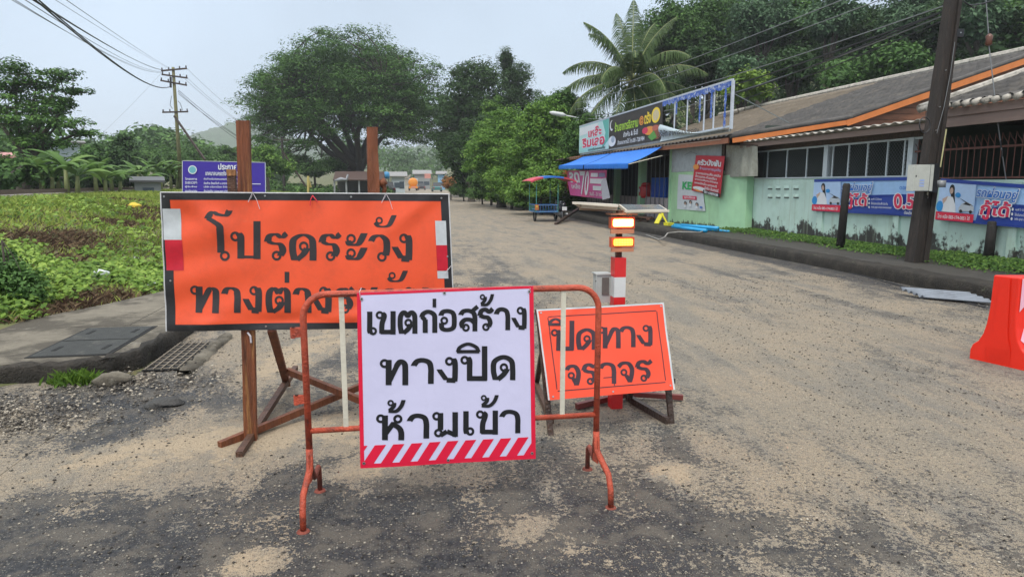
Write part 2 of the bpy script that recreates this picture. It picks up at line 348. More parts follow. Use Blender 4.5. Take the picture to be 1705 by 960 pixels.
# ---- kerbs and pavements
m_conc = mat('weathered_concrete', (.165, .145, .11), .9, .2, 5, .6, 50, stain=[((.05, .042, .03), 1.1, .44, .1, .85), ((.36, .33, .27), 3.5, .6, .1, .6)])
m_kerbdark = mat('mossy_kerb_concrete', (.034, .028, .021), .85, .4, 6, 1.0, 45, stain=[((.018, .015, .011), 3.5, .44, .1, .92), ((.26, .23, .18), 5.0, .63, .06, .8), ((.05, .075, .025), 5, .6, .1, .6)])
m_pavedark = mat('damp_pavement_concrete', (.048, .044, .037), .7, .25, 3, .5, 45, stain=[((.05, .045, .036), 1.2, .45, .15, .8), ((.24, .22, .19), 5, .63, .08, .6)])
def extrude_path(path, prof, step=.12, jit=.006):
    pts = []
    for a, b in zip(path, path[1:]):
        a, b = np.array(a, float), np.array(b, float); n = max(1, int(np.linalg.norm(b-a)/step)); pts += [a+(b-a)*i/n for i in range(n)]
    pts.append(np.array(path[-1], float)); vs = []; m = len(pts); k = len(prof)
    for i, p in enumerate(pts):
        d = pts[min(i+1, m-1)]-pts[max(i-1, 0)]; d /= np.linalg.norm(d); nrm = np.array([-d[1], d[0]])
        for o, z in prof:
            j = RNG.normal(size=2)*jit; c = p+nrm*(o+j[0]); vs.append((c[0], c[1], z+j[1]*(z > .01)))
    return vs, [(i*k+j, i*k+j+1, (i+1)*k+j+1, (i+1)*k+j) for i in range(m-1) for j in range(k-1)]
kv, kf = extrude_path([(8.0, 0), (8.0, 46)], [(0, -.05), (0.0, .10), (-.012, .19), (-.05, .222), (-.32, .228)], .14, .006)
tag(MB().add(kv, kf).build('kerb', m_kerbdark, None, True), 'dark mossy concrete kerb on the far side of the road', kind='structure')
MBs = MB(); n = 60
MBs.sheet(lambda u, v: (8.30+u*2.5, v*46, .220+.006*math.sin(v*90+u*5)), 8, 160)
tag(MBs.build('pavement', m_pavedark, None, True), 'damp dark pavement in front of the green house', kind='structure')
for yj in np.arange(2.0, 46, 2.0):
    pass
kv, kf = extrude_path([(-8, 5.80), (-2.75, 5.93), (-2.42, 6.05), (-2.25, 6.35), (-2.2, 6.9), (-2.2, 46)], [(0, -.05), (0.0, .06), (.004, .125), (.016, .148), (.07, .153)], .07, .012)
tag(MB().add(kv, kf).build('kerb', m_kerbdark, None, True), 'crumbling stained kerb along the left pavement', kind='structure')
pv = [(-8, 5.86), (-2.77, 5.99), (-2.47, 6.10), (-2.31, 6.38), (-2.26, 6.9), (-2.26, 46), (-3.1, 46), (-3.1, 10.0), (-3.5, 8.9), (-3.95, 8.0), (-8, 7.3)]
tag(MB().add([(x, y, .149) for x, y in pv]+[(x, y, -.1) for x, y in pv], [tuple(range(11))]+[(i+11, (i+1) % 11+11, (i+1) % 11, i) for i in range(11)]).build('pavement', m_conc, None), 'pale concrete pavement beside the weedy bank', kind='structure')

for ax_, bx_ in (((-3.05, 8.1), (-2.26, 8.1)), ((-3.05, 10.6), (-2.26, 10.6)), ((-2.75, 7.5), (-2.72, 14)), ((-3.05, 13.1), (-2.26, 13.1)), ((-3.3, 7.48), (-2.28, 7.5))):
    MB().beam(V(*ax_, .1485), V(*bx_, .1485), .008, .004).build('pavement_joint', None).data.materials.append(m_kerbdark); tag(COL.objects[-1], 'narrow dirt filled joint in the left pavement', kind='structure')
# manhole with two cast covers
m_iron = mat('cast_iron_cover', (.032, .034, .031), .75, .25, 8, .7, 90, stain=[((.13, .12, .1), 4, .55, .12, .5)])
m_black = mat('black_and_hole_shade', (.008, .008, .008), .9, 0)  # near-black, also painted in place of the shade inside holes and slots
mh = thing('manhole_cover', (-2.77, 6.77, .15), 'dark rectangular double manhole cover set in the left pavement', 'manhole cover')
MB().box((-2.775, 6.78, .151), (.66, 1.22, .006)).build('frame', m_black, mh)
for k, yc in enumerate((6.48, 7.08)):
    pl = MB().box((-2.775, yc, .155), (.60, .57, .008)).build('cover_plate', m_iron, mh)
    for xx in (-.2, .2): MB().box((-2.775+xx, yc-.02+.08*k, .1605), (.035, .16, .004)).build('handle_slot_shade', m_black, pl)
dg = thing('drain_grate', (-2.03, 6.6, 0), 'rusty steel drain grate in the gutter beside the kerb', 'drain grate')
MB().box((-2.02, 6.62, .016), (.32, 1.02, .008)).build('pit_shade_plate', m_black, dg)  # flat black plate on the road, painted as the shade inside the drain
m_rbar = mat('rusty_steel_bar', (.26, .22, .17), .8, .3, 20)
for i in range(5): MB().box((-2.15+i*.065, 6.62, .030), (.007, 1.02, .01)).build('bar', m_rbar, dg)
for i in range(10): MB().box((-2.02, 6.14+i*.105, .024), (.31, .005, .005)).build('cross_bar', m_rbar, dg)
kv, kf = extrude_path([(-1.80, 5.95), (-1.79, 7.4)], [(-.07, -.02), (-.06, .035), (0, .045), (.05, .035), (.06, -.02)], .07, .012)
tag(MB().add(kv, kf).build('gutter_edge', m_conc, None, True), 'broken raised concrete edge beside the drain grate', kind='structure')

# ---- stones and gravel
def stones(name, P, S, m, flat=.6):
    base = np.array([(1, 0, 0), (0, 1, 0), (-1, 0, 0), (0, -1, 0), (0, 0, 1), (0, 0, -.4)], float); tri = np.array([(0, 1, 4), (1, 2, 4), (2, 3, 4), (3, 0, 4), (1, 0, 5), (2, 1, 5), (3, 2, 5), (0, 3, 5)])
    n = len(P); a = RNG.random(n)*6.28; ca, sa = np.cos(a), np.sin(a)
    b = base[None]*(1+RNG.normal(size=(n, 6, 3))*.22)*S[:, None, None]; b[..., 2] *= flat
    x = b[..., 0]*ca[:, None]-b[..., 1]*sa[:, None]; y = b[..., 0]*sa[:, None]+b[..., 1]*ca[:, None]
    v = np.stack([x, y, b[..., 2]], -1)+P[:, None, :]; f = (tri[None]+np.arange(n)[:, None, None]*6).reshape(-1, 3)
    return np_mesh(name, v.reshape(-1, 3), f, m, None, np.repeat(RNG.random(n), 6))
m_stone = leafmat('stone_mix', (.025, .023, .022), (.12, .105, .088), (.46, .41, .33), .9, 0)
n = 42000; Y = 1.9+RNG.random(n)**1.9*9; X = -3+RNG.random(n)*11
P = np.stack([X, Y, np.full(n, .006)], 1); S = (.0022+.0065*RNG.random(n)**3)*(.8+Y*.09)
tag(stones('loose_gravel', P, S, m_stone), 'loose small chippings scattered over the road', kind='stuff')
n = 5200; X = -2.98+RNG.normal(size=n)*.55; Y = 5.0+RNG.normal(size=n)*.26-(X+2.9)*.02; k = (Y < 5.8) & (X < -1.4)
P = np.stack([X, Y, .008+.015*RNG.random(n)], 1)[k]; S = (.004+.013*RNG.random(n)**2.5)[k]
tag(stones('gravel', P, S, m_stone), 'grey and white gravel heaped below the corner of the kerb', kind='stuff')
n = 900; X = -2.05+RNG.normal(size=n)*.35; Y = 5.75+RNG.normal(size=n)*.2
tag(stones('rubble', np.stack([X, Y, .01+.02*RNG.random(n)], 1), .005+.018*RNG.random(n)**3, m_stone), 'broken concrete crumbs in front of the drain grate', kind='stuff')
def rock(p, r, m, label, name='rock', fl=.6):
    b = bpy.data.meshes.new(name); import bmesh; bm = bmesh.new(); bmesh.ops.create_icosphere(bm, subdivisions=3, radius=1)
    ph = RNG.random(6)*6
    for v in bm.verts:
        c = v.co.copy(); d = 1+.16*math.sin(c.x*3+ph[0])*math.sin(c.y*3.4+ph[1])+.1*math.sin(c.z*7+ph[2]+c.x*4)+.05*math.sin(c.y*13+ph[3])*math.sin(c.x*12)
        v.co = Vector((c.x*r[0]*d, c.y*r[1]*d, c.z*r[2]*d))
    bm.to_mesh(b); bm.free(); o = link_mesh(b, name, m, None, True); o.location = p; return tag(o, label, 'rock')
rock((-2.28, 5.78, .03), (.13, .1, .07), m_conc, 'pale lump of broken concrete against the kerb corner')
rock((-1.70, 5.15, .015), (.13, .09, .04), mat('asphalt_lump', (.05, .048, .045), .8, .3, 20, .8, 60), 'torn dark lump of asphalt lying in the dirt near the gutter')
# railway on top of the bank
m_ballast = mat('ballast', (.24, .22, .2), .95, .35, 30, 1.0, 60); m_rail = mat('rusty_rail', (.10, .07, .05), .7, .2)
yy = np.arange(8, 110, 2.0)
B = MB(); B.sheet(lambda u, v: (lambda y_: (float(ridge_x(y_))-.3-2.6*u, y_, float(hgt(ridge_x(y_), y_))+.05+.12*math.sin(math.pi*u)))(8+v*100), 6, 60)
tag(B.build('track_bed', m_ballast, None, True), 'grey ballast bed of the railway on top of the bank', kind='structure')
for off, lb in ((-.9, 'nearer rusty rail along the top of the grassy bank'), (-1.9, 'farther rusty rail along the top of the grassy bank')):
    B = MB(); pts = [V(float(ridge_x(y_))+off, y_, float(hgt(ridge_x(y_), y_))+.25) for y_ in yy]
    for a, b in zip(pts, pts[1:]): B.beam(a, b, .07, .14)
    tag(B.build('rail', m_rail), lb, 'rail')

# ================================================================= GROUND COVER
m_weed = leafmat('weed_leaf', (.055, .115, .018), (.16, .27, .04), (.32, .44, .09), .55, .25)
m_grass = leafmat('grass_blade', (.10, .16, .025), (.28, .37, .065), (.48, .50, .14), .65, .25)
m_dry = leafmat('dry_stalks', (.035, .02, .014), (.10, .06, .038), (.24, .17, .10), .9, .05)
P0, P1 = T(75, 408), T(262, 345); dryc = [(T(90, 403), 1.3), (T(135, 395), .9), (T(200, 375), 1.1), (T(235, 365), 1.0), (T(262, 360), 1.0), (T(210, 335), 1.3), (T(245, 350), 1.3), (T(105, 435), .5), (T(255, 515), .5), (T(60, 545), .45), (T(130, 520), .6), (T(180, 500), .5)]
def dryness(X, Y):
    d = np.zeros_like(X)
    for c, r in dryc: d = np.maximum(d, 1-np.hypot(X-c[0], (Y-c[1])*.75)/(r*.8))
    return d+RNG.normal(size=X.shape)*.12-.05
def bank_points(n, y0, y1):
    Y = y0+(y1-y0)*RNG.random(n)**1.5; rx = ridge_x(Y); X = -3.15-RNG.random(n)**1.0*(-3.15-rx+2.0)
    k = ~((Y < 7.36) | ((Y < 7.7) & (X > -4.3)) | ((Y < 10) & (X > -4.0+(Y-7.7)*.37))); X, Y = X[k], Y[k]; return X, Y, hgt(X, Y)
X, Y, Z = bank_points(24000, 7.3, 26); dr = dryness(X, Y); patch = np.sin(X*1.7+1)*np.sin(Y*1.1)+.6*np.sin(X*4.1+Y*2.7)+RNG.normal(size=len(X))*.35; k = (dr < .12) & (patch > -.75) & (RNG.random(len(X)) < 1.1-sm(9.5, 15, Y)*.97); X, Y, Z = X[k], Y[k], Z[k]; pt = patch[k]
Cs, Ns, Ss, Ts = [], [], [], []
tint0 = np.clip(.45+.25*pt+RNG.normal(size=len(X))*.12, 0, 1)
hh = .04+.14*RNG.random(len(X))*np.clip(1.2+.3*pt, .5, 1.6)
for j in range(7):
    a = RNG.random(len(X))*6.28; r = .02+.07*RNG.random(len(X)); h = hh*(.4+.6*RNG.random(len(X)))
    Cs.append(np.stack([X+np.cos(a)*r, Y+np.sin(a)*r, Z+h], 1)); Ns.append(np.stack([np.cos(a)*.35, np.sin(a)*.35-.2, np.ones(len(X))], 1)+RNG.normal(size=(len(X), 3))*.25)
    Ss.append((.052+.05*RNG.random(len(X)))*np.clip(.9+(Y-8)*.035, .9, 1.6)); Ts.append(np.clip(tint0+RNG.normal(size=len(X))*.14, 0, 1))
v, q = leaf_quads(np.concatenate(Cs), np.concatenate(Ns), np.concatenate(Ss), .7)
tag(np_mesh('weeds', v, q, m_weed, None, np.repeat(np.concatenate(Ts), 4)), 'low leafy green weeds covering the bank left of the signs', kind='stuff')
def blades(name, X, Y, Z, H, Wd, m, label, tint, lean=.35):
    n = len(X); a = RNG.random(n)*6.28; dx, dy = np.cos(a), np.sin(a); l = lean*RNG.random(n)*H; b = RNG.random(n)*6.28
    p = np.stack([X, Y, Z], 1); s = np.stack([dx*Wd, dy*Wd, 0*dx], 1); t = np.stack([np.cos(b)*l, np.sin(b)*l, H], 1); mdl = np.stack([np.cos(b)*l*.3, np.sin(b)*l*.3, H*.6], 1)
    v = np.stack([p-s*.5, p+s*.5, p+mdl+s*.4, p+t], 1).reshape(-1, 3); return tag(np_mesh(name, v, np.arange(n*4).reshape(-1, 4), m, None, np.repeat(tint, 4)), label, kind='stuff')
X, Y, Z = bank_points(80000, 7.3, 85); dr = dryness(X, Y); k = dr < .3; X, Y, Z = X[k], Y[k], Z[k]
patch = np.sin(X*.8+2)*np.sin(Y*.5)+.5*np.sin(X*2.3+Y*1.1)
blades('grass', X, Y, Z, (.07+.09*RNG.random(len(X)))*np.clip(Y/16, .7, 1.25), .010*np.clip(Y/9, 1, 7), m_grass, 'bright green grass growing on the railway bank', np.clip(.45+.2*patch+RNG.normal(size=len(X))*.2, 0, 1), .9)
X, Y, Z = bank_points(120000, 7.3, 34); dr = dryness(X, Y); k = dr > .10; X, Y, Z = X[k], Y[k], Z[k]
blades('dry_stalks', X, Y, Z, .03+.09*RNG.random(len(X)), .011+0*X, m_dry, 'cut brown dead stalks lying across the bank', RNG.random(len(X)), 2.2)
n = 5200; X = -3.3-RNG.random(n)*5; Y = 5.35+RNG.normal(size=n)*.16+.1; k = (Y < 5.8) & (X < -2.9); X, Y = X[k], Y[k]
blades('grass', X, Y, X*0+.005, .03+.06*RNG.random(len(X)), .008+0*X, m_grass, 'short grass tufts below the face of the left kerb', RNG.random(len(X)), .9)
n = 420; X = -2.6+RNG.normal(size=n)*.07; Y = 5.84+RNG.normal(size=n)*.045
blades('grass', X, Y, X*0+.005, .03+.09*RNG.random(n), .014+0*X, m_weed, 'leafy tuft sprouting where the kerb meets the lane', RNG.random(n)*.5, 1.3)
# fallen leaves and soil crumbs on the path edge, right verge weeds
n = 22000; Y = 8.6+RNG.random(n)*10.5; X = 10.08-np.abs(RNG.normal(size=n))*.33*(1+.25*np.sin(Y*2.1)); k = (X > 9.0) & ~((Y > 15) & (RNG.random(n) < .55)); X, Y = X[k], Y[k]; h = .02+.09*RNG.random(len(X))*np.clip(1.4-(10.1-X), .3, 1.2)*(1+.4*(Y < 11))
Nn = np.stack([-.5+0*X, -.2+0*X, 1+0*X], 1)+RNG.normal(size=(len(X), 3))*.4
v, q = leaf_quads(np.stack([X, Y, .215+h], 1), Nn, .030+.045*RNG.random(len(X)), .65)
m_weed2 = leafmat('verge_weed_leaf', (.03, .07, .015), (.08, .16, .03), (.2, .3, .06), .6, .2)
tag(np_mesh('weeds', v, q, m_weed2, None, np.repeat(np.clip(.35+.22*RNG.normal(size=len(X)), 0, 1), 4)), 'low weeds along the foot of the painted house wall', kind='stuff')
# ================================================================= PRINT: lettering drawn as strokes on cloth
GL = {
 'e': [('l', [(.28, 1), (.28, .22)]), ('s', [(.28, .4), (.28, .2), (.35, .08)]), ('o', .63, .17)],
 'kh': [('o', .16, .83), ('s', [(.3, .90), (.40, .82), (.36, .66), (.30, .52), (.27, .35), (.27, .05)]), ('l', [(.2, .11), (.95, .11)]), ('l', [(.87, 1), (.87, 0)])],
 'to': [('s', [(.17, 0), (.10, .35), (.12, .74), (.27, .91), (.40, .86), (.5, .76), (.6, .86), (.73, .91), (.86, .78), (.88, .5), (.88, 0)]), ('o', .53, .47), ('s', [(.66, .42), (.52, .2), (.27, .03)])],
 'do': [('s', [(.17, 0), (.09, .38), (.14, .74), (.5, .91), (.82, .77), (.88, .45), (.88, 0)]), ('o', .52, .5), ('s', [(.66, .44), (.5, .22), (.27, .03)])],
 'ko': [('s', [(.87, 0), (.87, .5), (.83, .78), (.5, .91), (.2, .83), (.09, .68)]), ('t', [(.09, .70), (.31, .55)]), ('l', [(.3, .58), (.3, 0)])],
 'o': [('s', [(.08, .72), (.22, .88), (.55, .91), (.82, .8), (.88, .5), (.82, .2), (.5, .1), (.17, .16), (.12, .4)]), ('o', .29, .5)],
 'so': [('s', [(.06, .72), (.22, .87), (.5, .9), (.75, .8), (.83, .6), (.83, .3), (.83, 0)]), ('t', [(.66, .86), (.98, 1.08)]), ('o', .35, .16), ('s', [(.2, .16), (.12, .34), (.3, .5), (.6, .5), (.83, .36)])],
 'ro': [('o', .52, .16), ('s', [(.68, .16), (.80, .36), (.66, .56), (.36, .60), (.1, .68)]), ('s', [(.1, .66), (.22, .86), (.48, .92), (.75, .83), (.97, .96)])],
 'th': [('o', .13, .83), ('l', [(.28, .97), (.28, 0)]), ('t', [(.28, .1), (.62, .84)]), ('s', [(.56, .74), (.70, .90), (.85, .82), (.88, .6), (.88, 0)])],
 'aa': [('s', [(.08, .70), (.24, .87), (.5, .91), (.76, .82), (.84, .6), (.84, .3), (.84, 0)])],
 'ng': [('o', .58, .83), ('s', [(.76, .93), (.84, .75), (.84, .3), (.82, .04)]), ('t', [(.86, .08), (.45, .10), (.1, .52)])],
 'po': [('o', .14, .83), ('s', [(.26, .93), (.32, .8), (.32, .5), (.32, .05)]), ('l', [(.22, .11), (.95, .11)]), ('l', [(.87, .04), (.87, 1.38)])],
 'bo': [('o', .14, .83), ('s', [(.26, .93), (.32, .8), (.32, .5), (.32, .05)]), ('l', [(.22, .11), (.95, .11)]), ('l', [(.87, .04), (.87, 1.0)])],
 'ho': [('o', .13, .84), ('l', [(.28, .97), (.28, 0)]), ('t', [(.28, .22), (.62, .72)]), ('o', .74, .83), ('s', [(.58, .62), (.78, .48), (.86, .3), (.86, 0)])],
 'mo': [('o', .15, .84), ('l', [(.3, .97), (.3, .28)]), ('o', .22, .16), ('t', [(.3, .06), (.55, .22), (.92, .06)]), ('l', [(.87, 1), (.87, 0)])],
 'ch': [('s', [(.08, .72), (.3, .88), (.65, .88), (.87, .65), (.86, .35), (.74, .02)]), ('t', [(.76, .04), (.52, .36)]), ('o', .4, .47)],
 'wo': [('s', [(.08, .72), (.28, .88), (.58, .91), (.84, .75), (.88, .45), (.82, .2)]), ('o', .63, .15)],
 'oo': [('s', [(.97, 1.74), (.80, 1.58), (.52, 1.60), (.28, 1.66), (.08, 1.46)]), ('s', [(.08, 1.48), (.36, 1.34), (.56, 1.2), (.60, 1.0), (.6, .25)]), ('o', .76, .14)],
 'a': [('o', .27, .79), ('s', [(.12, .7), (.24, .59), (.62, .62), (.92, 1.0)]), ('o', .27, .27), ('s', [(.12, .18), (.24, .08), (.62, .11), (.92, .48)])],
 'han': [('o', .27, .56), ('s', [(.08, .4), (.28, .10), (.68, .2), (.93, 1.0)])],
 'ek': [('l', [(.5, 1), (.5, 0)])],
 'tho': [('o', .2, .76), ('s', [(.4, .78), (.36, .48), (.12, .14)]), ('s', [(.08, .12), (.5, .12), (.78, .5), (.92, 1.0)])],
 'i': [('s', [(.06, .10), (.16, .56), (.5, .88), (.84, .56), (.95, .10)]), ('t', [(.02, .12), (.98, .12)])],
}
def catmull(P, n=7):
    P = [np.array(p, float) for p in P]
    if len(P) < 3: return [P[0]+(P[-1]-P[0])*t for t in np.linspace(0, 1, n)]
    Q = [2*P[0]-P[1]]+P+[2*P[-1]-P[-2]]; out = []
    for i in range(1, len(Q)-2):
        a, b, c, d = Q[i-1:i+3]
        for t in np.linspace(0, 1, n, endpoint=False): out.append(.5*((2*b)+(-a+c)*t+(2*a-5*b+4*c-d)*t*t+(-a+3*b-3*c+d)*t**3))
    return out+[P[-1]]
def dense(P, step):
    out = []
    for a, b in zip(P, P[1:]):
        a, b = np.array(a, float), np.array(b, float); k = max(1, int(np.linalg.norm(b-a)/step)); out += [a+(b-a)*i/k for i in range(k)]
    return out+[np.array(P[-1], float)]
def glyph(buf, g, x0, x1, yb, yt, style, toW, unit=None, lay=0):
    """pixel box x0..x1, baseline yb, top yt; toW(px,py,lift) -> world"""
    H = yb-yt; U = unit or H; mark = unit is not None
    thick, thin, rr, rw = {'A': (.255, .075, .135, .085), 'B': (.222, .175, .125, .10), 'C': (.215, .14, .12, .09)}[style]
    k = .72 if mark else 1.0
    tr = lambda p: np.array([x0+p[0]*(x1-x0), yb-p[1]*H])
    for kind, *a in GL[g]:
        lay += 1; lift = .0015+lay*.00012
        if kind == 'o':
            c = tr(a); n = 22; ro, ri = (rr+rw/2)*U*k, max(.055, (rr-rw/2))*U*k; vs = []
            for i in range(n):
                t = 2*math.pi*i/n
                for r in (ro, ri): vs.append(toW(c[0]+r*math.cos(t), c[1]+r*math.sin(t), lift))
            buf.add(vs, [(2*i, 2*i+1, 2*((i+1) % n)+1, 2*((i+1) % n)) for i in range(n)])
        else:
            pts = [tr(p) for p in a[0]]; segs = [dense(catmull(pts), U*.06)] if kind == 's' else [dense([p, q], U*.06) for p, q in zip(pts, pts[1:])]
            for P in segs:
                lift += .00006; vs = []; m = len(P)
                for i, p in enumerate(P):
                    d = P[min(i+1, m-1)]-P[max(i-1, 0)]; d = d/(np.linalg.norm(d)+1e-9)
                    wd = (thin+(thick-thin)*min(1, abs(d[1])**1.3*1.05)) if kind != 't' else ((thin*1.4+thick*.45) if style == 'A' else thick*.85)
                    if kind == 'l' and abs(d[0]) > .8: wd = thin*1.25 if style == 'A' else thick*.88
                    wd *= U*k; nn = np.array([-d[1], d[0]])
                    if kind != 'o' and i in (0, m-1) and abs(d[1]) > .75: nn = np.array([-math.copysign(1, d[1]), 0.0])
                    for s in (-.5, .5): vs.append(toW(*(p+nn*wd*s), lift))
                buf.add(vs, [(2*i, 2*i+1, 2*i+3, 2*i+2) for i in range(m-1)])
def txt_mesh(body, bold=0.0):
    c = bpy.data.curves.new('tmp', 'FONT'); c.body = body; c.size = 1; c.offset = bold; c.resolution_u = 3
    o = bpy.data.objects.new('tmp', c); COL.objects.link(o); bpy.context.view_layer.update()
    me = bpy.data.meshes.new_from_object(o.evaluated_get(bpy.context.evaluated_depsgraph_get()))
    v = np.array([p.co[:] for p in me.vertices]).reshape(-1, 3); f = [tuple(p.vertices) for p in me.polygons]
    bpy.data.objects.remove(o); bpy.data.curves.remove(c); bpy.data.meshes.remove(me); return v, f
class Panel:
    """flat or wavy sheet: s,t in 0..1 from top left; corners in world; normal towards the viewer"""
    def __init__(s, TL, TR, BL, BR, wave=None, amp=0):
        s.c = [np.array(p, float) for p in (TL, TR, BL, BR)]; n = np.cross(s.c[1]-s.c[0], s.c[2]-s.c[0]); n = -n/np.linalg.norm(n)
        s.n = n if np.dot(n, _c-s.c[0]) > 0 else -n; s.wave = wave or (lambda a, b: 0.0); s.amp = amp
    def at(s, a, b, lift=0.0):
        TL, TR, BL, BR = s.c; p = (TL*(1-a)+TR*a)*(1-b)+(BL*(1-a)+BR*a)*b; return p+s.n*(s.wave(a, b)*s.amp+lift)
    def cloth(s, name, m, parent, nu=40, nv=24, thick=.002, box=(0, 0, 1, 1), lift=0.0):
        a0, b0, a1, b1 = box; B = MB(); B.sheet(lambda u, v: s.at(a0+(a1-a0)*u, b0+(b1-b0)*v, lift), nu, nv)
        if thick:
            n0 = len(B.v); B.add([np.array(p)-s.n*thick for p in B.v], [f[::-1] for f in B.f])
        return B.build(name, m, parent, True)
    def rect(s, B, a0, b0, a1, b1, lift=.0012, n=6, skew=0.0, m=1):
        B.sheet(lambda u, v: s.at(a0+(a1-a0)*u+skew*(1-v), b0+(b1-b0)*v, lift), n, m); return B
    def poly(s, B, pts, lift=.0014): return B.add([s.at(a, b, lift) for a, b in pts], [tuple(range(len(pts)))])
    def ell(s, B, a, b, ra, rb, lift=.0014, n=16): return s.poly(B, [(a+ra*math.cos(2*math.pi*i/n), b+rb*math.sin(2*math.pi*i/n)) for i in range(n)], lift)
    def text(s, B, body, a0, b0, a1, b1, lift=.002, bold=0.0, slant=0.0):
        v, f = txt_mesh(body, bold)
        if not len(v): return B
        lo, hi = v.min(0), v.max(0); X = (v[:, 0]-lo[0])/(hi[0]-lo[0]+1e-9); Yy = (v[:, 1]-lo[1])/(hi[1]-lo[1]+1e-9)
        return B.add([s.at(a0+(a1-a0)*x+slant*y, b1+(b0-b1)*y, lift) for x, y in zip(X, Yy)], f)

m_orange = mat('orange_vinyl', (.85, .10, .032), .36, .07, 5, .12, 240, stain=[((.62, .08, .03), 3, .5, .15, .6), ((.75, .20, .10), 7, .62, .12, .5)])
m_orange2 = mat('orange_vinyl_new', (.85, .075, .028), .5, .05, 5, .08, 200)
m_blackv = mat('black_vinyl', (.018, .018, .02), .45, .3, 12, .1, 100, stain=[((.06, .055, .05), 6, .62, .15, .5)])
m_print = mat('black_print', (.028, .024, .026), .6, .25, 9, stain=[((.10, .07, .06), 14, .62, .15, .4)])
m_ink = mat('black_ink', (.006, .006, .008), .55, .1, 9)
m_ink2 = mat('faded_ink', (.04, .018, .028), .6, .25, 20)
m_white = mat('white_vinyl', (.62, .60, .80), .4, .04, 3, .10, 14, stain=[((.50, .47, .58), 5, .62, .12, .35)])
m_whiteref = mat('reflective_white', (.52, .55, .56), .4, .1, 20)
m_redref = mat('reflective_red', (.55, .012, .03), .35, .15, 14)
m_crimson = mat('crimson_print', (.72, .008, .045), .45, .05, 5)
m_wood = mat('wet_brown_timber', (.215, .068, .026), .55, .45, 7, .7, 30, stretch=(6, 6, .6), stain=[((.07, .022, .012), 3.5, .48, .2, .75), ((.36, .16, .06), 5, .6, .14, .5)])
m_wood_l = mat('tan_timber', (.36, .17, .06), .6, .45, 7, .7, 30, stretch=(6, 6, .6), stain=[((.10, .035, .018), 2.5, .5, .15, .85)])
m_wood_d = mat('dark_timber', (.10, .045, .025), .5, .5, 10, .7, 40, stretch=(3, 3, 3), stain=[((.03, .018, .012), 4, .5, .2, .7)])
m_wood_k = mat('blackened_timber_and_soffit_shade', (.05, .03, .022), .5, .5, 10, .7, 40, stain=[((.16, .08, .04), 5, .58, .15, .6)])
m_rust = mat('orange_painted_tube', (.44, .068, .03), .5, .3, 14, .5, 120, stain=[((.12, .03, .02), 11, .52, .12, .9), ((.5, .22, .15), 25, .64, .06, .6)])
m_rust2 = mat('rust_brown_tube', (.22, .05, .03), .65, .35, 18, .6, 120, stain=[((.09, .03, .02), 12, .5, .15, .8)])
m_cream = mat('chipped_cream_paint', (.62, .58, .47), .5, .1, 12, .2, 90, stain=[((.16, .08, .05), 22, .66, .05, .9)])
m_steel = mat('bright_steel', (.5, .5, .5), .35, .1, 20, metal=.9)
m_tie = mat('pale_plastic_tie', (.6, .55, .58), .5, .1)
m_redtie = mat('red_raffia', (.6, .03, .05), .6, .2)

# ================================================================= BIG ORANGE CAUTION SIGN
YS = 4.27
sg = thing('caution_sign', (-.52, YS, 0), 'large orange warning banner on a timber frame, rear left sign, taller than the other signs', 'sign')
cn = [PY(268, 320, YS), PY(747, 323, YS), PY(277, 551, YS), PY(757, 545, YS)]
def wavA(a, b):
    f = .5*math.exp(-((a-.05-b*.55)/.05)**2)*max(0, 1-b*2.2)+.5*math.exp(-((1-a-.05-b*.6)/.05)**2)*max(0, 1-b*2.4)
    f += .22*math.sin(a*31+b*9)*math.exp(-b*5)+.16*math.sin(b*21+a*6+1.5*math.sin(a*5))*math.exp(-((a-.1)/.18)**2)+.10*math.sin(a*7+b*5)+.4*math.exp(-((b-.97+a*.1)/.05)**2)*math.sin(a*12)
    f += .3*math.exp(-((a-.12-(1-b)*.5)/.04)**2)*max(0, b-.72)*3
    return f
pA = Panel(*cn, wave=wavA, amp=.034)
pA.cloth('banner', m_orange, sg, 110, 60)
def ring_border(P, B, t, inner=0.0):
    ta = t*.5*1.0; return B
A0, A1, B0, B1 = .022, .022, .045, .045
for nm, bx in (('black_edge', (0, 0, 1, B0*1.15)), ('black_edge', (0, 1-B0*1.1, 1, 1)), ('black_edge', (0, 0, A0*1.4, 1)), ('black_edge', (1-A0*1.4, 0, 1, 1))):
    o = Panel.cloth(pA, nm, m_blackv, sg, 60, 60, 0, bx, .0012 if bx[2]-bx[0] > .5 else .0016)
B = MB(); 
for a, b in (((.0, 0), (1, 0)), ((0, 1), (0, 0)), ((1, 1), (1, 0))):
    P = [pA.at(a[0]+(b[0]-a[0])*t, a[1]+(b[1]-a[1])*t, .0005) for t in np.linspace(0, 1, 50)]; B.tube(P, .004, 6)
B.build('white_hem', mat('dirty_white_hem', (.55, .55, .55), .6, .2, 30), sg)
def toA(px, py, lift):
    p = PY(px, py, YS); TL, TR, BL = pA.c[0], pA.c[1], pA.c[2]
    b = (TL[2]-p[2])/(TL[2]-BL[2]); xl = TL[0]+(BL[0]-TL[0])*b; xr = TR[0]+(pA.c[3][0]-TR[0])*b; a = (p[0]-xl)/(xr-xl); return pA.at(a, b, lift)
def band(a0, b0, a1, b1, m, nm):
    B = MB(); pA.rect(B, a0, b0, a1, b1, .0022, 6, 0, 14); B.build(nm, m, sg)
band(.004, .115, .062, .335, m_whiteref, 'reflective_white_patch'); band(.008, .335, .064, .555, m_redref, 'reflective_red_patch')
band(.945, .195, .985, .375, m_whiteref, 'reflective_white_patch'); band(.945, .375, .985, .565, m_redref, 'reflective_red_patch'); band(.945, .568, .985, .625, m_whiteref, 'reflective_white_patch')
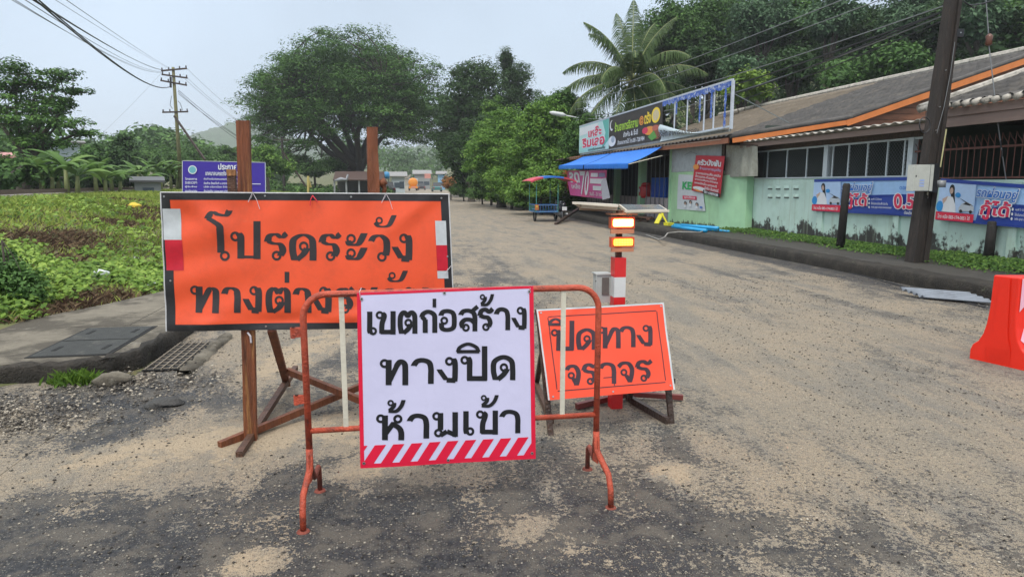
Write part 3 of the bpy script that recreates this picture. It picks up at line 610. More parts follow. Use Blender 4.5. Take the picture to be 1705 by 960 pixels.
L1 = [('oo', 342, 384), ('po', 385, 434), ('ro', 441, 478), ('do', 483, 526), ('ro', 532, 567), ('a', 575, 609.5), ('wo', 614.5, 648), ('ng', 653.5, 686)]
B = MB()
for g_, x0, x1 in L1: glyph(B, g_, x0, x1, 431-(x0-342)*.008, 384, 'A', toA)
glyph(B, 'han', 621, 659, 374.5, 354, 'A', toA, 47)
B.build('lettering', m_print, sg)
B = MB()
for g_, x0, x1 in [('th', 318, 364.5), ('aa', 370, 400), ('ng', 405.5, 435), ('to', 443.5, 483.5), ('aa', 489.5, 517.5), ('ng', 521, 551.5), ('ro', 559, 588.5), ('a', 595, 626.5), ('do', 632.5, 664.5), ('bo', 675, 713)]:
    s = (x0-318)*.018; glyph(B, g_, x0, x1, 519-s, 474.5-s*.55, 'A', toA)
glyph(B, 'ek', 471, 484, 467, 449, 'A', toA, 42); glyph(B, 'han', 643.5, 677.5, 463, 444, 'A', toA, 46)
B.build('lettering', m_print, sg)
# fixing screws and ties
for a, b in ((.345, .022), (.645, .025), (.972, .03), (.012, .03), (.985, .46), (.02, .63), (.33, .975), (.985, .80)):
    MB().tube([pA.at(a, b, .001), pA.at(a, b, .006)], [.007, .004], 8).build('screw_head', m_steel, sg)
for a in (.30, .765):
    p = pA.at(a, .03, .004); MB().tube([p, p+V(.012, -.006, .02), p+V(.03, -.01, -.015), p+V(.045, -.01, -.07)], .0017, 5).build('plastic_tie', m_tie, sg); MB().tube([p, p+V(-.02, -.008, -.03), p+V(.01, -.004, .03)], .0017, 5).build('plastic_tie', m_tie, sg)
p = pA.at(.51, .04, .006); MB().tube([p+V(0, 0, .02), p+V(-.012, -.008, -.005), p+V(-.016, -.008, -.04)], .003, 5).tube([p+V(0, 0, .02), p+V(.015, -.008, 0), p+V(.03, -.008, -.02)], .003, 5).build('plastic_tie', m_redtie, sg)
p = pA.at(.985, .55, .004); MB().tube([p, p+V(-.02, -.01, -.03), p+V(.02, -.01, .02)], .0016, 5).build('plastic_tie', m_tie, sg)
# timber: front posts, tops, braces, feet
YP = YS+.045
def post(pts, w, d, m, nm='post', jit=.004):
    B = MB(); P = [np.array(p, float) for p in pts]; n = 14; prev = None; vs = []
    for i in range(n+1):
        c = P[0]+(P[1]-P[0])*i/n
        for sx, sy in ((-1, -1), (1, -1), (1, 1), (-1, 1)): vs.append(c+V(sx*w/2+random.uniform(-jit, jit), sy*d/2+random.uniform(-jit, jit), 0))
    fs = [(4*i+k, 4*i+(k+1) % 4, 4*i+4+(k+1) % 4, 4*i+4+k) for i in range(n) for k in range(4)]+[(3, 2, 1, 0), (4*n, 4*n+1, 4*n+2, 4*n+3)]
    return B.add(vs, fs).build(nm, m, sg)
post([PY(418, 743, YP), PY(405, 201, YP)], .075, .045, mat('post_timber', (.20, .062, .024), .55, .5, 6, .8, 30, stretch=(7, 7, .5), stain=[((.34, .155, .05), 1.6, .52, .06, .9), ((.06, .02, .012), 5, .5, .15, .7)]), jit=.0015)
rp = PY(628, 470, YP); rp[2] = 0; post([V(rp[0]-.0, YP, 0), PY(619, 212, YP)], .066, .05, m_wood, jit=.004)
a = PY(384, 300, YP); MB().box(a+V(0, .03, -.03), (.045, .05, .13)).build('timber_block', m_wood_d, sg); MB().box(a+V(0, .03, .045), (.055, .06, .035), .2, .004).build('timber_block', m_wood_l, sg)
# knotted off-cut beside the right post
a = PY(637, 306, YP); B = MB(); B.tube([a+V(.0, 0, -.08), a+V(.012, 0, -.03), a+V(-.005, 0, .01), a+V(.012, 0, .03)], [.016, .013, .02, .014], 9); B.tube([a+V(-.015, 0, .0), a+V(.02, -.01, .018)], [.024, .022], 9); B.build('knotted_stub', m_wood, sg, True)
# bamboo stake behind the middle
MB().tube([PY(513, 520, YP), PY(513, 293, YP)], .007, 7).tube([PY(516, 312, YP)+V(0, .02, 0), PY(513, 300, YP)+V(0, .02, 0)], .008, 7).build('bamboo_stake', mat('bamboo', (.42, .36, .12), .5, .2), sg)
# horizontals hidden behind the cloth, bottom braces and rear legs
zb = PY(300, 545, YS)[2]; zt = PY(300, 328, YS)[2]
MB().box(((cn[0][0]+cn[1][0])/2, YP+.045, zt-.02), (1.66, .035, .05)).build('rail', m_wood_d, sg)
MB().box(((cn[0][0]+cn[1][0])/2, YP+.045, zb+.05), (1.66, .035, .05)).build('rail', m_wood_d, sg)
Pt = lambda x, y, z=.03: G(x, y, z)
f1, f2 = Pt(365, 741, .02), Pt(650, 622, .14); MB().beam(f1, f2, .035, .045).build('foot_beam', m_wood, sg)
MB().beam(Pt(398, 757, .02), Pt(492, 612, .12), .04, .04).build('foot_beam', m_wood_d, sg)
a, b = PY(487, 627, 5.05), G(470, 700, .03)
MB().beam(V(*PY(452, 548, YP+.1)), V(*G(478, 640, .05)), .05, .035).build('rear_leg', m_wood, sg)
MB().beam(PY(478, 617, 5.1), PY(660, 690, 4.45), .035, .045).build('brace', m_wood, sg)
MB().tube([PY(412, 553, YP-.03), PY(414, 557, YP-.035)+V(.01, 0, -.01), PY(418, 570, YP-.03)], .006, 6).build('rag_knot', m_tie, sg)
# right rear leg of the frame, partly hidden by the white sign
MB().beam(PY(628, 548, YP+.1), G(650, 640, .04), .05, .035).build('rear_leg', m_wood, sg)

# ================================================================= CROWD BARRIER (orange tube, white bars)
br = thing('crowd_barrier', (.28, 3.27, 0), 'orange steel crowd barrier with curved corners and white bars holding the white sign', 'barrier')
BY = 3.27
def bp(x, y, Y=BY): return PY(x, y, Y)
xl, xr = bp(508, 600)[0], bp(995, 600)[0]; ztop = 1.085; zlow = .42; r = .016
Bt = MB(); arc = lambda cx, cz, a0, a1, R: [V(cx+R*math.cos(t), BY, cz+R*math.sin(t)) for t in np.linspace(a0, a1, 8)]
R_ = .11
Bt.tube([V(xl, BY, .25), V(xl-.0, BY, .9)]+arc(xl+R_, ztop-R_, math.pi, math.pi/2, R_)+arc(xr-R_, ztop-R_, math.pi/2, 0, R_)+[V(xr, BY, .9), V(xr, BY, .25)], r, 12)
Bt.build('frame', m_rust, br, True)
MB().tube([V(xl+.13, BY-.0175, ztop-.002), V(xl+.35, BY-.017, ztop)], .003, 5).build('weld_bead', m_rust2, br)
MB().tube([V(xl, BY, zlow), V(xr, BY, zlow)], .0135, 10).build('lower_rail', m_rust, br, True)
for px in (572, 640, 705, 770, 840, 937):
    x = bp(px, 600)[0]; MB().box2((x-.012, BY-.005, zlow), (x+.012, BY+.005, ztop-.008)).build('bar', m_cream, br)
for z0, z1 in ((.885, .93), (.56, .60)):   # hinge lugs
    MB().box2((xl-.055, BY-.01, z0), (xl-.01, BY+.01, z1)).tube([V(xl-.05, BY, z0-.005), V(xl-.05, BY, z1)], .012, 8).build('hinge_lug', m_rust, br)
for x, sgn in ((xl, -1), (xr, 1)):
    fl = G(505, 886) if sgn < 0 else G(1017, 847); rl = G(533, 818) if sgn < 0 else G(978, 782)
    P = [V(x, BY, .33), V(x, BY-.02, .23), V(fl[0], fl[1]+.05, .16), V(fl[0], fl[1]+.01, .10), V(fl[0], fl[1], .015)]
    MB().tube(P, [.017, .017, .015, .015, .015], 10).build('leg', m_rust, br, True)
    P = [V(x, BY, .33), V(x, BY+.03, .22), V((x+rl[0])/2, BY+.09, .145), V(rl[0], rl[1]-.03, .15), V(rl[0], rl[1]-.005, .13), V(rl[0], rl[1], .015)]
    MB().tube(P, .013, 10).build('leg', m_rust2, br, True)
    for f in (fl, rl): MB().disc((f[0], f[1], .004), .031, .007, 16, .026).build('foot_pad', m_rust2, br)
    MB().prism([(BY-.03, .31), (BY+.03, .31), (BY+.05, .15), (BY-.04, .17)], 0, x-.003, x+.003).build('gusset', m_rust, br)

# ================================================================= WHITE NO-ENTRY BANNER
YW = 3.2
ws = thing('no_entry_sign', (.2, YW, .7), 'white banner with black lettering and red striped foot, tied to the crowd barrier', 'sign')
pW = Panel(PY(594, 487, YW), PY(888, 475.5, YW), PY(600, 779, YW), PY(892, 763, YW), wave=lambda a, b: .5*math.sin(a*6.5+.6)+.25*math.sin(a*13+b*5)+.2*math.sin(b*7+a*3)+.5*math.exp(-((a-.5)/.02)**2)*.0+.35*math.exp(-((a-.33)/.012)**2)*.3, amp=.004)
pW.cloth('banner', m_white, ws, 60, 50)
cW = [np.array(p, float) for p in ((594, 487), (888, 475.5), (600, 779), (892, 763))]
def invbil(px, py, c):
    a, b = .5, .5
    for _ in range(12):
        p = (c[0]*(1-a)+c[1]*a)*(1-b)+(c[2]*(1-a)+c[3]*a)*b; da = (c[1]-c[0])*(1-b)+(c[3]-c[2])*b; db = (c[2]-c[0])*(1-a)+(c[3]-c[1])*a
        M_ = np.array([da, db]).T; d = np.linalg.solve(M_, np.array([px, py])-p); a += d[0]; b += d[1]
    return a, b
toWh = lambda px, py, lift: pW.at(*invbil(px, py, cW), lift)
B = MB(); pW.rect(B, 0, 0, 1, .014, .0010, 40); pW.rect(B, 0, 0, .022, 1, .0012, 2, 0, 30); pW.rect(B, .975, 0, 1, 1, .0012, 2, 0, 30); pW.rect(B, 0, .975, 1, 1, .0010, 40)
B.build('red_border', m_crimson, ws)
b0, b1 = .868, .982; nS = 9.35
for k in range(-1, 10):
    a0 = .022+(k-.15)/nS*.953; w_ = .062; sk = .075; pts = [(a0+sk, b0), (a0+sk+w_, b0), (a0+w_, b1), (a0, b1)]
    lo, hi = .022, .977; q = []
    for a, b in pts: q.append((a, b))
    # clip to the banner
    def clip(poly, x, keep):
        out = []
        for (p, s_) in zip(poly, poly[1:]+poly[:1]):
            ip, is_ = keep(p[0]), keep(s_[0])
            if ip: out.append(p)
            if ip != is_: t = (x-p[0])/(s_[0]-p[0]); out.append((x, p[1]+(s_[1]-p[1])*t))
        return out
    q = clip(q, lo, lambda x: x >= lo); q = clip(q, hi, lambda x: x <= hi) if q else q
    if len(q) > 2: MB().add([pW.at(a, b, .0015) for a, b in q], [tuple(range(len(q)))]).build('stripe', m_crimson, ws)
def wline(items, x_a, yb_a, yt_a, x_b, yb_b, yt_b, style='B'):
    B = MB()
    for it in items:
        g_, x0, x1 = it[:3]; t = ((x0+x1)/2-x_a)/(x_b-x_a); yb = yb_a+(yb_b-yb_a)*t; yt = yt_a+(yt_b-yt_a)*t
        if len(it) > 3: glyph(B, g_, x0, x1, it[3], it[4], style, toWh, (yb-yt)*.98, 8)
        else: glyph(B, g_, x0, x1, yb, yt, style, toWh)
    return B
o3 = lambda g_, a, b, *r: (g_, 580+a/3, 580+b/3)+tuple(465+q/3 for q in r)
wline([o3('e', 92, 136), o3('kh', 138, 229), o3('to', 243, 335), o3('ko', 350, 433), o3('ek', 407, 434, 136, 94), o3('o', 445, 530), o3('so', 545, 640), o3('ro', 640, 717), o3('tho', 648, 719, 130, 72), o3('aa', 725, 804), o3('ng', 812, 889)], 618, 555, 517, 868, 546, 509).build('lettering', m_ink, ws)
wline([o3('th', 158, 293), o3('aa', 308, 421), o3('ng', 432, 541), o3('po', 553, 691), o3('i', 530, 649, 358, 309), o3('do', 707, 831)], 640, 638.5, 595, 855, 628.5, 587).build('lettering', m_ink, ws)
wline([o3('ho', 140, 276), o3('tho', 188, 276, 656, 592), o3('aa', 288, 398), o3('mo', 412, 541), o3('e', 562, 621), o3('kh', 633, 741), o3('tho', 650, 743, 630, 568), o3('aa', 750, 860)], 628, 731.5, 688, 866, 718, 678).build('lettering', m_ink, ws)
for a, b in ((.025, .035), (.975, .03), (.485, .02), (.02, .97), (.49, .98), (.978, .965)):
    B = MB(); c = pW.at(a, b, .002); B.tube([c, c+pW.n*.002], .0075, 12); B.build('eyelet', m_steel, ws); B = MB(); B.tube([c+pW.n*.002, c+pW.n*.0028], .0035, 8); B.build('eyelet_hole_shade', m_black, ws)
p = pW.at(.02, .03, .003); MB().tube([p, p+V(-.004, -.003, .03), p+V(.004, .02, .045)], .0016, 5).build('plastic_tie', m_tie, ws)
p = pW.at(.975, .03, .003); MB().tube([p, p+V(.004, -.003, .015), p+V(.0, .03, .02)], .0016, 5).build('plastic_tie', m_tie, ws)

# ================================================================= ORANGE ROAD-CLOSED SIGN
rc = thing('road_closed_sign', (1.35, 4.2, 0), 'smaller orange banner sign leaning on a low dark timber trestle behind the barrier', 'sign')
cC = [np.array(p, float) for p in ((893, 515), (1105, 503.5), (913, 666), (1124, 648))]
pC = Panel(PY(893, 515, 4.24), PY(1105, 503.5, 4.30), PY(913, 666, 4.06), PY(1124, 648, 4.12), wave=lambda a, b: .5*math.sin(a*9+b*4)+.35*math.sin(b*11-a*5)+.6*math.exp(-((a+b-.3)/.05)**2)*(1-b)+.5*math.exp(-((a-.85-b*.1)/.04)**2)*b, amp=.006)
toC = lambda px, py, lift: pC.at(*invbil(px, py, cC), lift)
pC.cloth('banner', m_orange2, rc, 60, 44)
B = MB(); pC.rect(B, 0, 0, .012, 1, .001, 2, 0, 24); pC.rect(B, 0, 0, 1, .018, .0012, 24); pC.rect(B, .986, 0, 1, 1, .001, 2, 0, 24); B.build('white_edge', m_whiteref, rc)
B = MB(); n_ = .007
pC.rect(B, .08, .085, .93, .085+n_*1.4, .0014, 24); pC.rect(B, .08, .905, .93, .905+n_*1.4, .0014, 24); pC.rect(B, .073, .1, .073+n_, .89, .0014, 1, 0, 20); pC.rect(B, .93, .1, .93+n_, .89, .0014, 1, 0, 20)
for sx, sy, a, b in ((-1, -1, .08, .085), (1, -1, .93, .085), (-1, 1, .08, .905), (1, 1, .93, .905)):
    cx = a-sx*.012; cy = b-sy*.02; 
pC.rect(B, .47, .085, .475, .26, .0014, 1); pC.rect(B, .40, .085, .475, .095, .0014, 1)
pC.rect(B, .44, .80, .52, .81, .0014, 1); pC.rect(B, .515, .80, .522, .90, .0014, 1)
B.build('border_line', m_ink2, rc)
c3 = lambda g_, a, b, *r: (g_, 860+a/3.2, 860+b/3.2)+tuple(320+q/3.2 for q in r)
B = MB()
for it in [c3('po', 182, 305), c3('do', 315, 419), c3('th', 432, 548), c3('aa', 540, 629), c3('ng', 632, 724)]:
    t = ((it[1]+it[2])/2-917)/(1085-917); glyph(B, it[0], it[1], it[2], 586-10*t, 549-9*t, 'C', toC)
it = c3('i', 168, 238, 710, 672); glyph(B, it[0], it[1], it[2], it[3], it[4], 'C', toC, 36, 8); B.build('lettering', m_ink2, rc)
B = MB()
for g_, a, b in (('ch', 240, 313), ('ro', 322, 399), ('aa', 405, 493), ('ch', 495, 581), ('ro', 588, 673)):
    x0, x1 = 860+a/3, 860+b/3; t = (x0-935)/(1085-935); glyph(B, g_, x0, x1, 642.5-9*t, 606.5-9*t, 'C', toC)
B.build('lettering', m_ink2, rc)
for a, b in ((.03, .04), (.97, .04), (.04, .965), (.5, .965), (.965, .95)):
    c = pC.at(a, b, .002); MB().tube([c, c+pC.n*.003], .006, 8).build('eyelet', m_steel, rc)
W1 = V(0, .03, 0)
MB().beam(pC.at(.02, .02)+W1, V(*G(917, 724, .0)), .035, .03).build('leg', m_wood_k, rc)
MB().beam(pC.at(.985, .03)+W1, V(*G(1118, 705, .0)), .035, .03).build('leg', m_wood_k, rc)
MB().beam(pC.at(0, .05)+W1*1.9, pC.at(1, .05)+W1*1.9, .03, .035).build('rail', m_wood_k, rc)
MB().beam(pC.at(0, .97)+W1*1.9, pC.at(1.03, .93)+W1*1.9, .03, .035).build('rail', m_wood_k, rc)
MB().beam(V(*G(1112, 700, .03)), V(*G(1045, 661, .03)), .035, .045).build('foot_beam', m_wood_k, rc)
MB().beam(V(*G(918, 700, .06)), V(*G(893, 640, .06)), .035, .045).build('foot_beam', m_wood_d, rc)
MB().beam(pC.at(.1, .1)+W1*2.5, V(*G(893, 640, .04)), .035, .03).build('rear_leg', m_wood_k, rc)
MB().beam(pC.at(.85, .1)+W1*2.5, V(*G(1048, 664, .04)), .035, .03).build('rear_leg', m_wood_k, rc)
m_redbeam = mat('red_brown_painted_steel', (.16, .03, .025), .5, .3, 10, stain=[((.04, .02, .015), 5, .5, .2, .6)])
MB().beam(V(*G(960, 676, .03)), V(*G(1060, 652, .05)), .035, .04).build('ground_beam', m_redbeam, rc)
MB().beam(V(*G(1045, 655, .05)), V(*G(1137, 661, .035)), .035, .035).build('ground_beam', m_redbeam, rc)

# ================================================================= SOLAR WARNING LAMP POST
YL = 4.55
lp = thing('warning_lamp_post', (1.56, YL, 0), 'red and white striped lamp post with two lit amber lamps and solar panel', 'warning lamp')
m_postred = mat('post_red', (.62, .02, .022), .35, .08); m_postwhite = mat('post_white', (.62, .63, .62), .4, .08)
xc = PY(1029, 470, YL)[0]; zs = [PY(1029, y, YL)[2] for y in (428, 460, 493, 528, 565, 600, 640, 680)]+[0.0]
wpst = .082
for k in range(len(zs)-1):
    MB().box2((xc-wpst/2, YL-.045, zs[k+1]+.0005), (xc+wpst/2, YL+.045, zs[k])).build('post_band', m_postred if k % 2 == 0 else m_postwhite, lp)
zt_ = PY(1029, 357, YL)[2]
MB().box2((xc-.02, YL-.01, zs[0]), (xc+.02, YL+.02, PY(1029, 350, YL)[2])).build('mast', m_wood_d, lp)
def lamp(py, w_, h_, glow, st, m_case):
    z = PY(1033, py, YL)[2]; x = PY(1033, py, YL)[0]
    B = MB(); B.box((x, YL-.03, z), (w_, .05, h_)); c = B.build('lamp_housing', m_case, lp)
    B = MB(); n = 8; hw, hh = w_*.43, h_*.36; ch = .012
    B.prism([(x-hw+ch, z-hh), (x+hw-ch, z-hh), (x+hw, z-hh+ch), (x+hw, z+hh-ch), (x+hw-ch, z+hh), (x-hw+ch, z+hh), (x-hw, z+hh-ch), (x-hw, z-hh+ch)], 1, YL-.062, YL-.054)
    B.build('lens', mat('lit_lens', (.9, .3, .05), .3, 0, emit=(glow[0], st[0])), c)
    D = MB(); nx = 12; nz_ = 4
    for i in range(nx):
        for j in range(nz_):
            D.box((x-hw*.88+2*hw*.88*i/(nx-1), YL-.064, z-hh*.68+2*hh*.68*j/(nz_-1)), (.0065, .003, .0065))
    D.build('light_dots', mat('lit_diode', (1, .8, .3), .3, 0, emit=(glow[1], st[1])), c)
    MB().box2((x-w_*.48, YL-.055, z-h_*.95), (x+w_*.48, YL-.03, z-h_*.56)).build('lamp_bracket', m_lampcase2, c)
m_lampcase = mat('orange_lamp_case', (.65, .10, .03), .4, .15); m_lampcase2 = mat('faded_orange_plastic', (.5, .20, .11), .45, .2)
lamp(370, .172, .078, ((1, .26, .05), (1, .86, .55)), (3.2, 6.0), m_lampcase)
lamp(402, .165, .070, ((1, .36, .015), (1, .72, .05)), (.75, 1.5), m_lampcase)
for z in (PY(0, 388, YL)[2],): pass
# control box behind the post
m_grey = mat('grey_enclosure', (.42, .43, .41), .45, .1, 10); x = PY(1008, 480, YL)[0]; z = PY(1008, 482, YL)[2]
cb = MB().box((x, YL+.09, z), (.10, .10, .20)).build('control_box', m_grey, lp); MB().box((x+.012, YL+.036, z+.02), (.05, .008, .12)).build('vent_panel', mat('vent_shadow', (.12, .10, .09), .6, .2), cb)
MB().box((x, YL+.09, z+.104), (.115, .12, .008)).box((x-.054, YL+.035, z), (.006, .01, .2)).build('box_rim', m_grey, cb)
MB().tube([V(x-.055, YL+.04, z+.05), V(x-.055, YL+.04, z+.062)], .006, 6).tube([V(x-.055, YL+.04, z-.06), V(x-.055, YL+.04, z-.048)], .006, 6).build('hinge', m_black, cb)
# solar panels on the roof rack
m_alu = mat('cream_aluminium', (.62, .56, .46), .4, .1, 8, stain=[((.45, .25, .12), 10, .6, .1, .5)]); m_pvback = mat('panel_cells', (.20, .22, .25), .12, .2, 4, spec=.8)
def slab(c4, th, name, m, parent):
    c4 = [np.array(c, float) for c in c4]; B = MB(); return B.add(c4+[c-V(0, 0, th) for c in c4], [(0, 1, 2, 3), (7, 6, 5, 4), (0, 4, 5, 1), (1, 5, 6, 2), (2, 6, 7, 3), (3, 7, 4, 0)]).build(name, m, parent)
zr = 1.435
q_ = [PY(1043, 350, 4.45), PY(1111, 348.5, 4.45), PY(1098, 340.5, 4.9), PY(1030, 340, 4.9)]
pan = slab(q_, .022, 'solar_panel', m_alu, lp); cen = sum(q_)/4; slab([cen+(c-cen)*.93+V(0, 0, .002) for c in q_], .001, 'solar_cells', m_pvback, pan)
MB().beam(PY(1040, 351.5, 4.44), PY(1114, 351, 4.44), .012, .014).build('panel_rail', m_alu, lp)
q2 = [PY(953, 335.5, 4.50), PY(1028, 340.5, 4.42), PY(1028, 346, 4.45), PY(958, 341.5, 4.5)]
q2 = [PY(953, 335.5, 4.5), PY(1029, 341, 4.4), PY(1030, 340, 4.88), PY(975, 336.5, 4.9)]
pan2 = slab(q2, .016, 'solar_panel', m_alu, lp); MB().beam(PY(968, 343, 4.55), PY(1028, 347, 4.5), .01, .026).build('panel_rail', m_alu, lp)
MB().beam(PY(956, 338, 4.5), PY(968, 345, 4.6), .012, .012).build('panel_rail', m_alu, lp)
MB().beam(PY(965, 348, 4.62), PY(1100, 354, 4.62), .015, .014).build('rack_rail', mat('tan_steel', (.34, .25, .17), .6, .2), lp)
MB().box((PY(1035, 356, YL)[0], YL, PY(1035, 356, YL)[2]), (.19, .12, .012)).build('mount_plate', m_lampcase2, lp)

# ================================================================= WATER-FILLED BARRIER AT THE RIGHT EDGE
m_plast = mat('red_orange_plastic', (.78, .022, .006), .38, .06, 4, .05, 60, stain=[((.35, .02, .01), 30, .64, .08, .5)])
wb = thing('water_barrier', (5.9, 4.85, 0), 'red orange plastic water filled road barrier at the right roadside', 'traffic barrier')
d0, d1 = G(1613, 598), G(1704, 618); ax = (d1-d0); ax[2] = 0; ax /= np.linalg.norm(ax); nx_ = np.array([-ax[1], ax[0], 0])   # end face runs along ax
L_ = nx_ if nx_[0] > 0 else -nx_
# profile across the width (u along end face, z up)
prof = [(0, 0), (0, .10), (.02, .15), (.07, .19), (.11, .26), (.135, .36), (.15, .5), (.155, .80), (.40, .80), (.405, .5), (.42, .36), (.445, .26), (.485, .19), (.535, .15), (.555, .10), (.555, 0)]
o0 = d0; cut = 1.55
side = V(.985, -.17, 0)
sec = []
for k, (s_, ins) in enumerate(((0, .0), (.03, -.0), (1.45, 0), (1.5, .0))):
    sec.append([o0+ax*u*.86+side*s_+V(0, 0, z) for u, z in prof])
n = len(prof); B = MB(); 
for s_ in sec: B.v += [tuple(p) for p in s_]
for i in range(3): B.f += [(i*n+j, i*n+j+1, (i+1)*n+j+1, (i+1)*n+j) for j in range(n-1)]
B.f += [tuple(range(n-1, -1, -1)), tuple(range(3*n, 4*n))]
body = B.build('body', m_plast, wb)
bev = body.modifiers.new('b', 'BEVEL'); bev.width = .012; bev.segments = 3; bev.limit_method = 'ANGLE'; bev.angle_limit = math.radians(25)
# raised rib on the end face and moulded foot line
B = MB(); B.add([o0+ax*.86*u-side*w_+V(0, 0, z) for (u, z, w_) in ((.17, .02, .0), (.17, .16, .012), (.215, .3, .014), (.24, .78, .012), (.33, .78, .012), (.36, .3, .014), (.40, .16, .012), (.40, .02, 0))], [(0, 1, 6, 7), (1, 2, 5, 6), (2, 3, 4, 5)]); B.build('end_rib', m_plast, body)
m_rib = mat('pale_reflective_sheeting', (.78, .42, .52), .35, .05)
# side sheeting (white flame-shaped chevrons) on the face turned to the road
fu = .86
def sidep(s, z, off=.006):
    # the long face that shows on the right of the end face: u at 0.555 side
    zz = [p[1] for p in prof[8:]][::-1]; uu = [p[0] for p in prof[8:]][::-1]
    u = np.interp(z, zz, uu); return o0+ax*(u*fu+off)+side*s+V(0, 0, z)
for pts in ([(.02, .79), (.02, .5), (.14, .66), (.26, .79)], [(.40, .72), (.22, .5), (.06, .36), (.02, .26), (.1, .14), (.16, .10), (.12, .2), (.14, .32), (.30, .48), (.5, .66)]):
    c = [sidep(s, z) for s, z in pts]; k = len(c); B = MB()
    if k == 4: B.add(c, [(0, 1, 2, 3)])
    else: B.add(c, [(0, 1, 8, 9), (1, 2, 7, 8), (2, 3, 6, 7), (3, 4, 5, 6)])
    B.build('reflective_sheet', m_rib, body)
# corrugated sheet lying on the road
m_zinc = mat('dirty_zinc', (.20, .225, .26), .7, .25, 8, stain=[((.20, .09, .06), 5, .58, .06, .9)])
a, b = G(1538, 497, .02), G(1660, 507, .02); B = MB()
B.sheet(lambda u, v: a+(b-a)*u+V(-.05, .42, .07)*v+V(0, 0, .022*math.sin(v*math.pi*9)+.02), 16, 56, .002)
tag(B.build('corrugated_sheet', m_zinc, None, True), 'loose piece of grey corrugated iron lying on the road by the kerb', 'metal sheet')
# ================================================================= GREEN HOUSE AND SHOP ON THE RIGHT
def wallmat(name, col, mould=.5, hgt_=.55, drip=(.10, .09, .07)):
    m = mat(name, col, .75, .06, 3, .15, 40, stain=[((col[0]*.75, col[1]*.8, col[2]*.72), 2.0, .5, .2, .6)]); N, L = m.node_tree.nodes, m.node_tree.links
    b = N['Principled BSDF']; src = b.inputs['Base Color'].links[0].from_socket
    t = N.new('ShaderNodeTexCoord'); s = N.new('ShaderNodeSeparateXYZ'); L.new(t.outputs['Object'], s.inputs[0])
    mp = N.new('ShaderNodeMapping'); mp.inputs['Scale'].default_value = (1.5, 1.5, 1.0); L.new(t.outputs['Object'], mp.inputs[0])
    n = N.new('ShaderNodeTexNoise'); n.inputs['Scale'].default_value = 1.3; n.inputs['Detail'].default_value = 10; n.inputs['Roughness'].default_value = .72; L.new(mp.outputs[0], n.inputs['Vector'])
    r = N.new('ShaderNodeMapRange'); r.inputs['From Min'].default_value = .22; r.inputs['From Max'].default_value = .22+hgt_; r.inputs['To Min'].default_value = .22; r.inputs['To Max'].default_value = -.13; L.new(s.outputs['Z'], r.inputs['Value'])
    n9 = N.new('ShaderNodeTexNoise'); n9.inputs['Scale'].default_value = 9; n9.inputs['Detail'].default_value = 6; L.new(t.outputs['Object'], n9.inputs['Vector']); a9 = N.new('ShaderNodeMath'); a9.operation = 'MULTIPLY_ADD'; L.new(n9.outputs['Fac'], a9.inputs[0]); a9.inputs[1].default_value = .28; a9.inputs[2].default_value = -.14; a8 = N.new('ShaderNodeMath'); L.new(a9.outputs[0], a8.inputs[0]); L.new(n.outputs['Fac'], a8.inputs[1])
    a = N.new('ShaderNodeMath'); L.new(a8.outputs[0], a.inputs[0]); L.new(r.outputs[0], a.inputs[1])
    k = N.new('ShaderNodeMapRange'); k.inputs['From Min'].default_value = .57; k.inputs['From Max'].default_value = .63; k.inputs['To Max'].default_value = mould; L.new(a.outputs[0], k.inputs['Value'])
    y = N.new('ShaderNodeMix'); y.data_type = 'RGBA'; L.new(k.outputs[0], y.inputs['Factor']); L.new(src, y.inputs['A']); y.inputs['B'].default_value = (.028, .024, .02, 1)
    # light grey-brown run marks
    mp2 = N.new('ShaderNodeMapping'); mp2.inputs['Scale'].default_value = (7, 7, .5); L.new(t.outputs['Object'], mp2.inputs[0])
    n2 = N.new('ShaderNodeTexNoise'); n2.inputs['Scale'].default_value = 1.2; n2.inputs['Detail'].default_value = 5; L.new(mp2.outputs[0], n2.inputs['Vector'])
    k2 = N.new('ShaderNodeMapRange'); k2.inputs['From Min'].default_value = .56; k2.inputs['From Max'].default_value = .74; k2.inputs['To Max'].default_value = .5; L.new(n2.outputs['Fac'], k2.inputs['Value'])
    y2 = N.new('ShaderNodeMix'); y2.data_type = 'RGBA'; L.new(k2.outputs[0], y2.inputs['Factor']); L.new(y.outputs['Result'], y2.inputs['A']); y2.inputs['B'].default_value = (*drip, 1)
    L.new(y2.outputs['Result'], b.inputs['Base Color']); return m
m_wall = wallmat('pale_aqua_wall', (.50, .66, .58), .97, .75, (.33, .40, .30))
m_green = wallmat('mint_green_wall', (.38, .62, .36), .9, .28, (.30, .42, .24))
m_green2 = mat('mint_green_paint', (.36, .60, .36), .7, .08, 3)
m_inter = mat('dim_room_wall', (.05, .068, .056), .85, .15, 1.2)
m_rooft = mat('grey_roof_tile', (.085, .080, .076), .9, .3, 2.2, .4, 40, stain=[((.17, .145, .115), 1.1, .52, .15, .5), ((.06, .055, .05), 3.5, .52, .15, .7)])
m_rooft2 = mat('tan_roof_tile', (.155, .125, .09), .9, .25, 1.8, .4, 40, stain=[((.13, .11, .09), 1.6, .5, .15, .7), ((.34, .29, .21), .9, .6, .08, .6)])
m_cap = mat('cement_ridge_cap', (.42, .39, .34), .85, .25, 6, .4, 40, stain=[((.14, .13, .11), 5, .5, .15, .8)])
m_fascia = mat('orange_fascia', (.62, .19, .045), .55, .12, 3, stain=[((.4, .12, .03), 4, .6, .2, .5)])
m_fascia_b = mat('brown_fascia', (.36, .135, .07), .6, .15, 4)
m_beam = mat('pinkish_brown_beam', (.22, .155, .13), .6, .15, 3, stretch=(1, .3, 4))
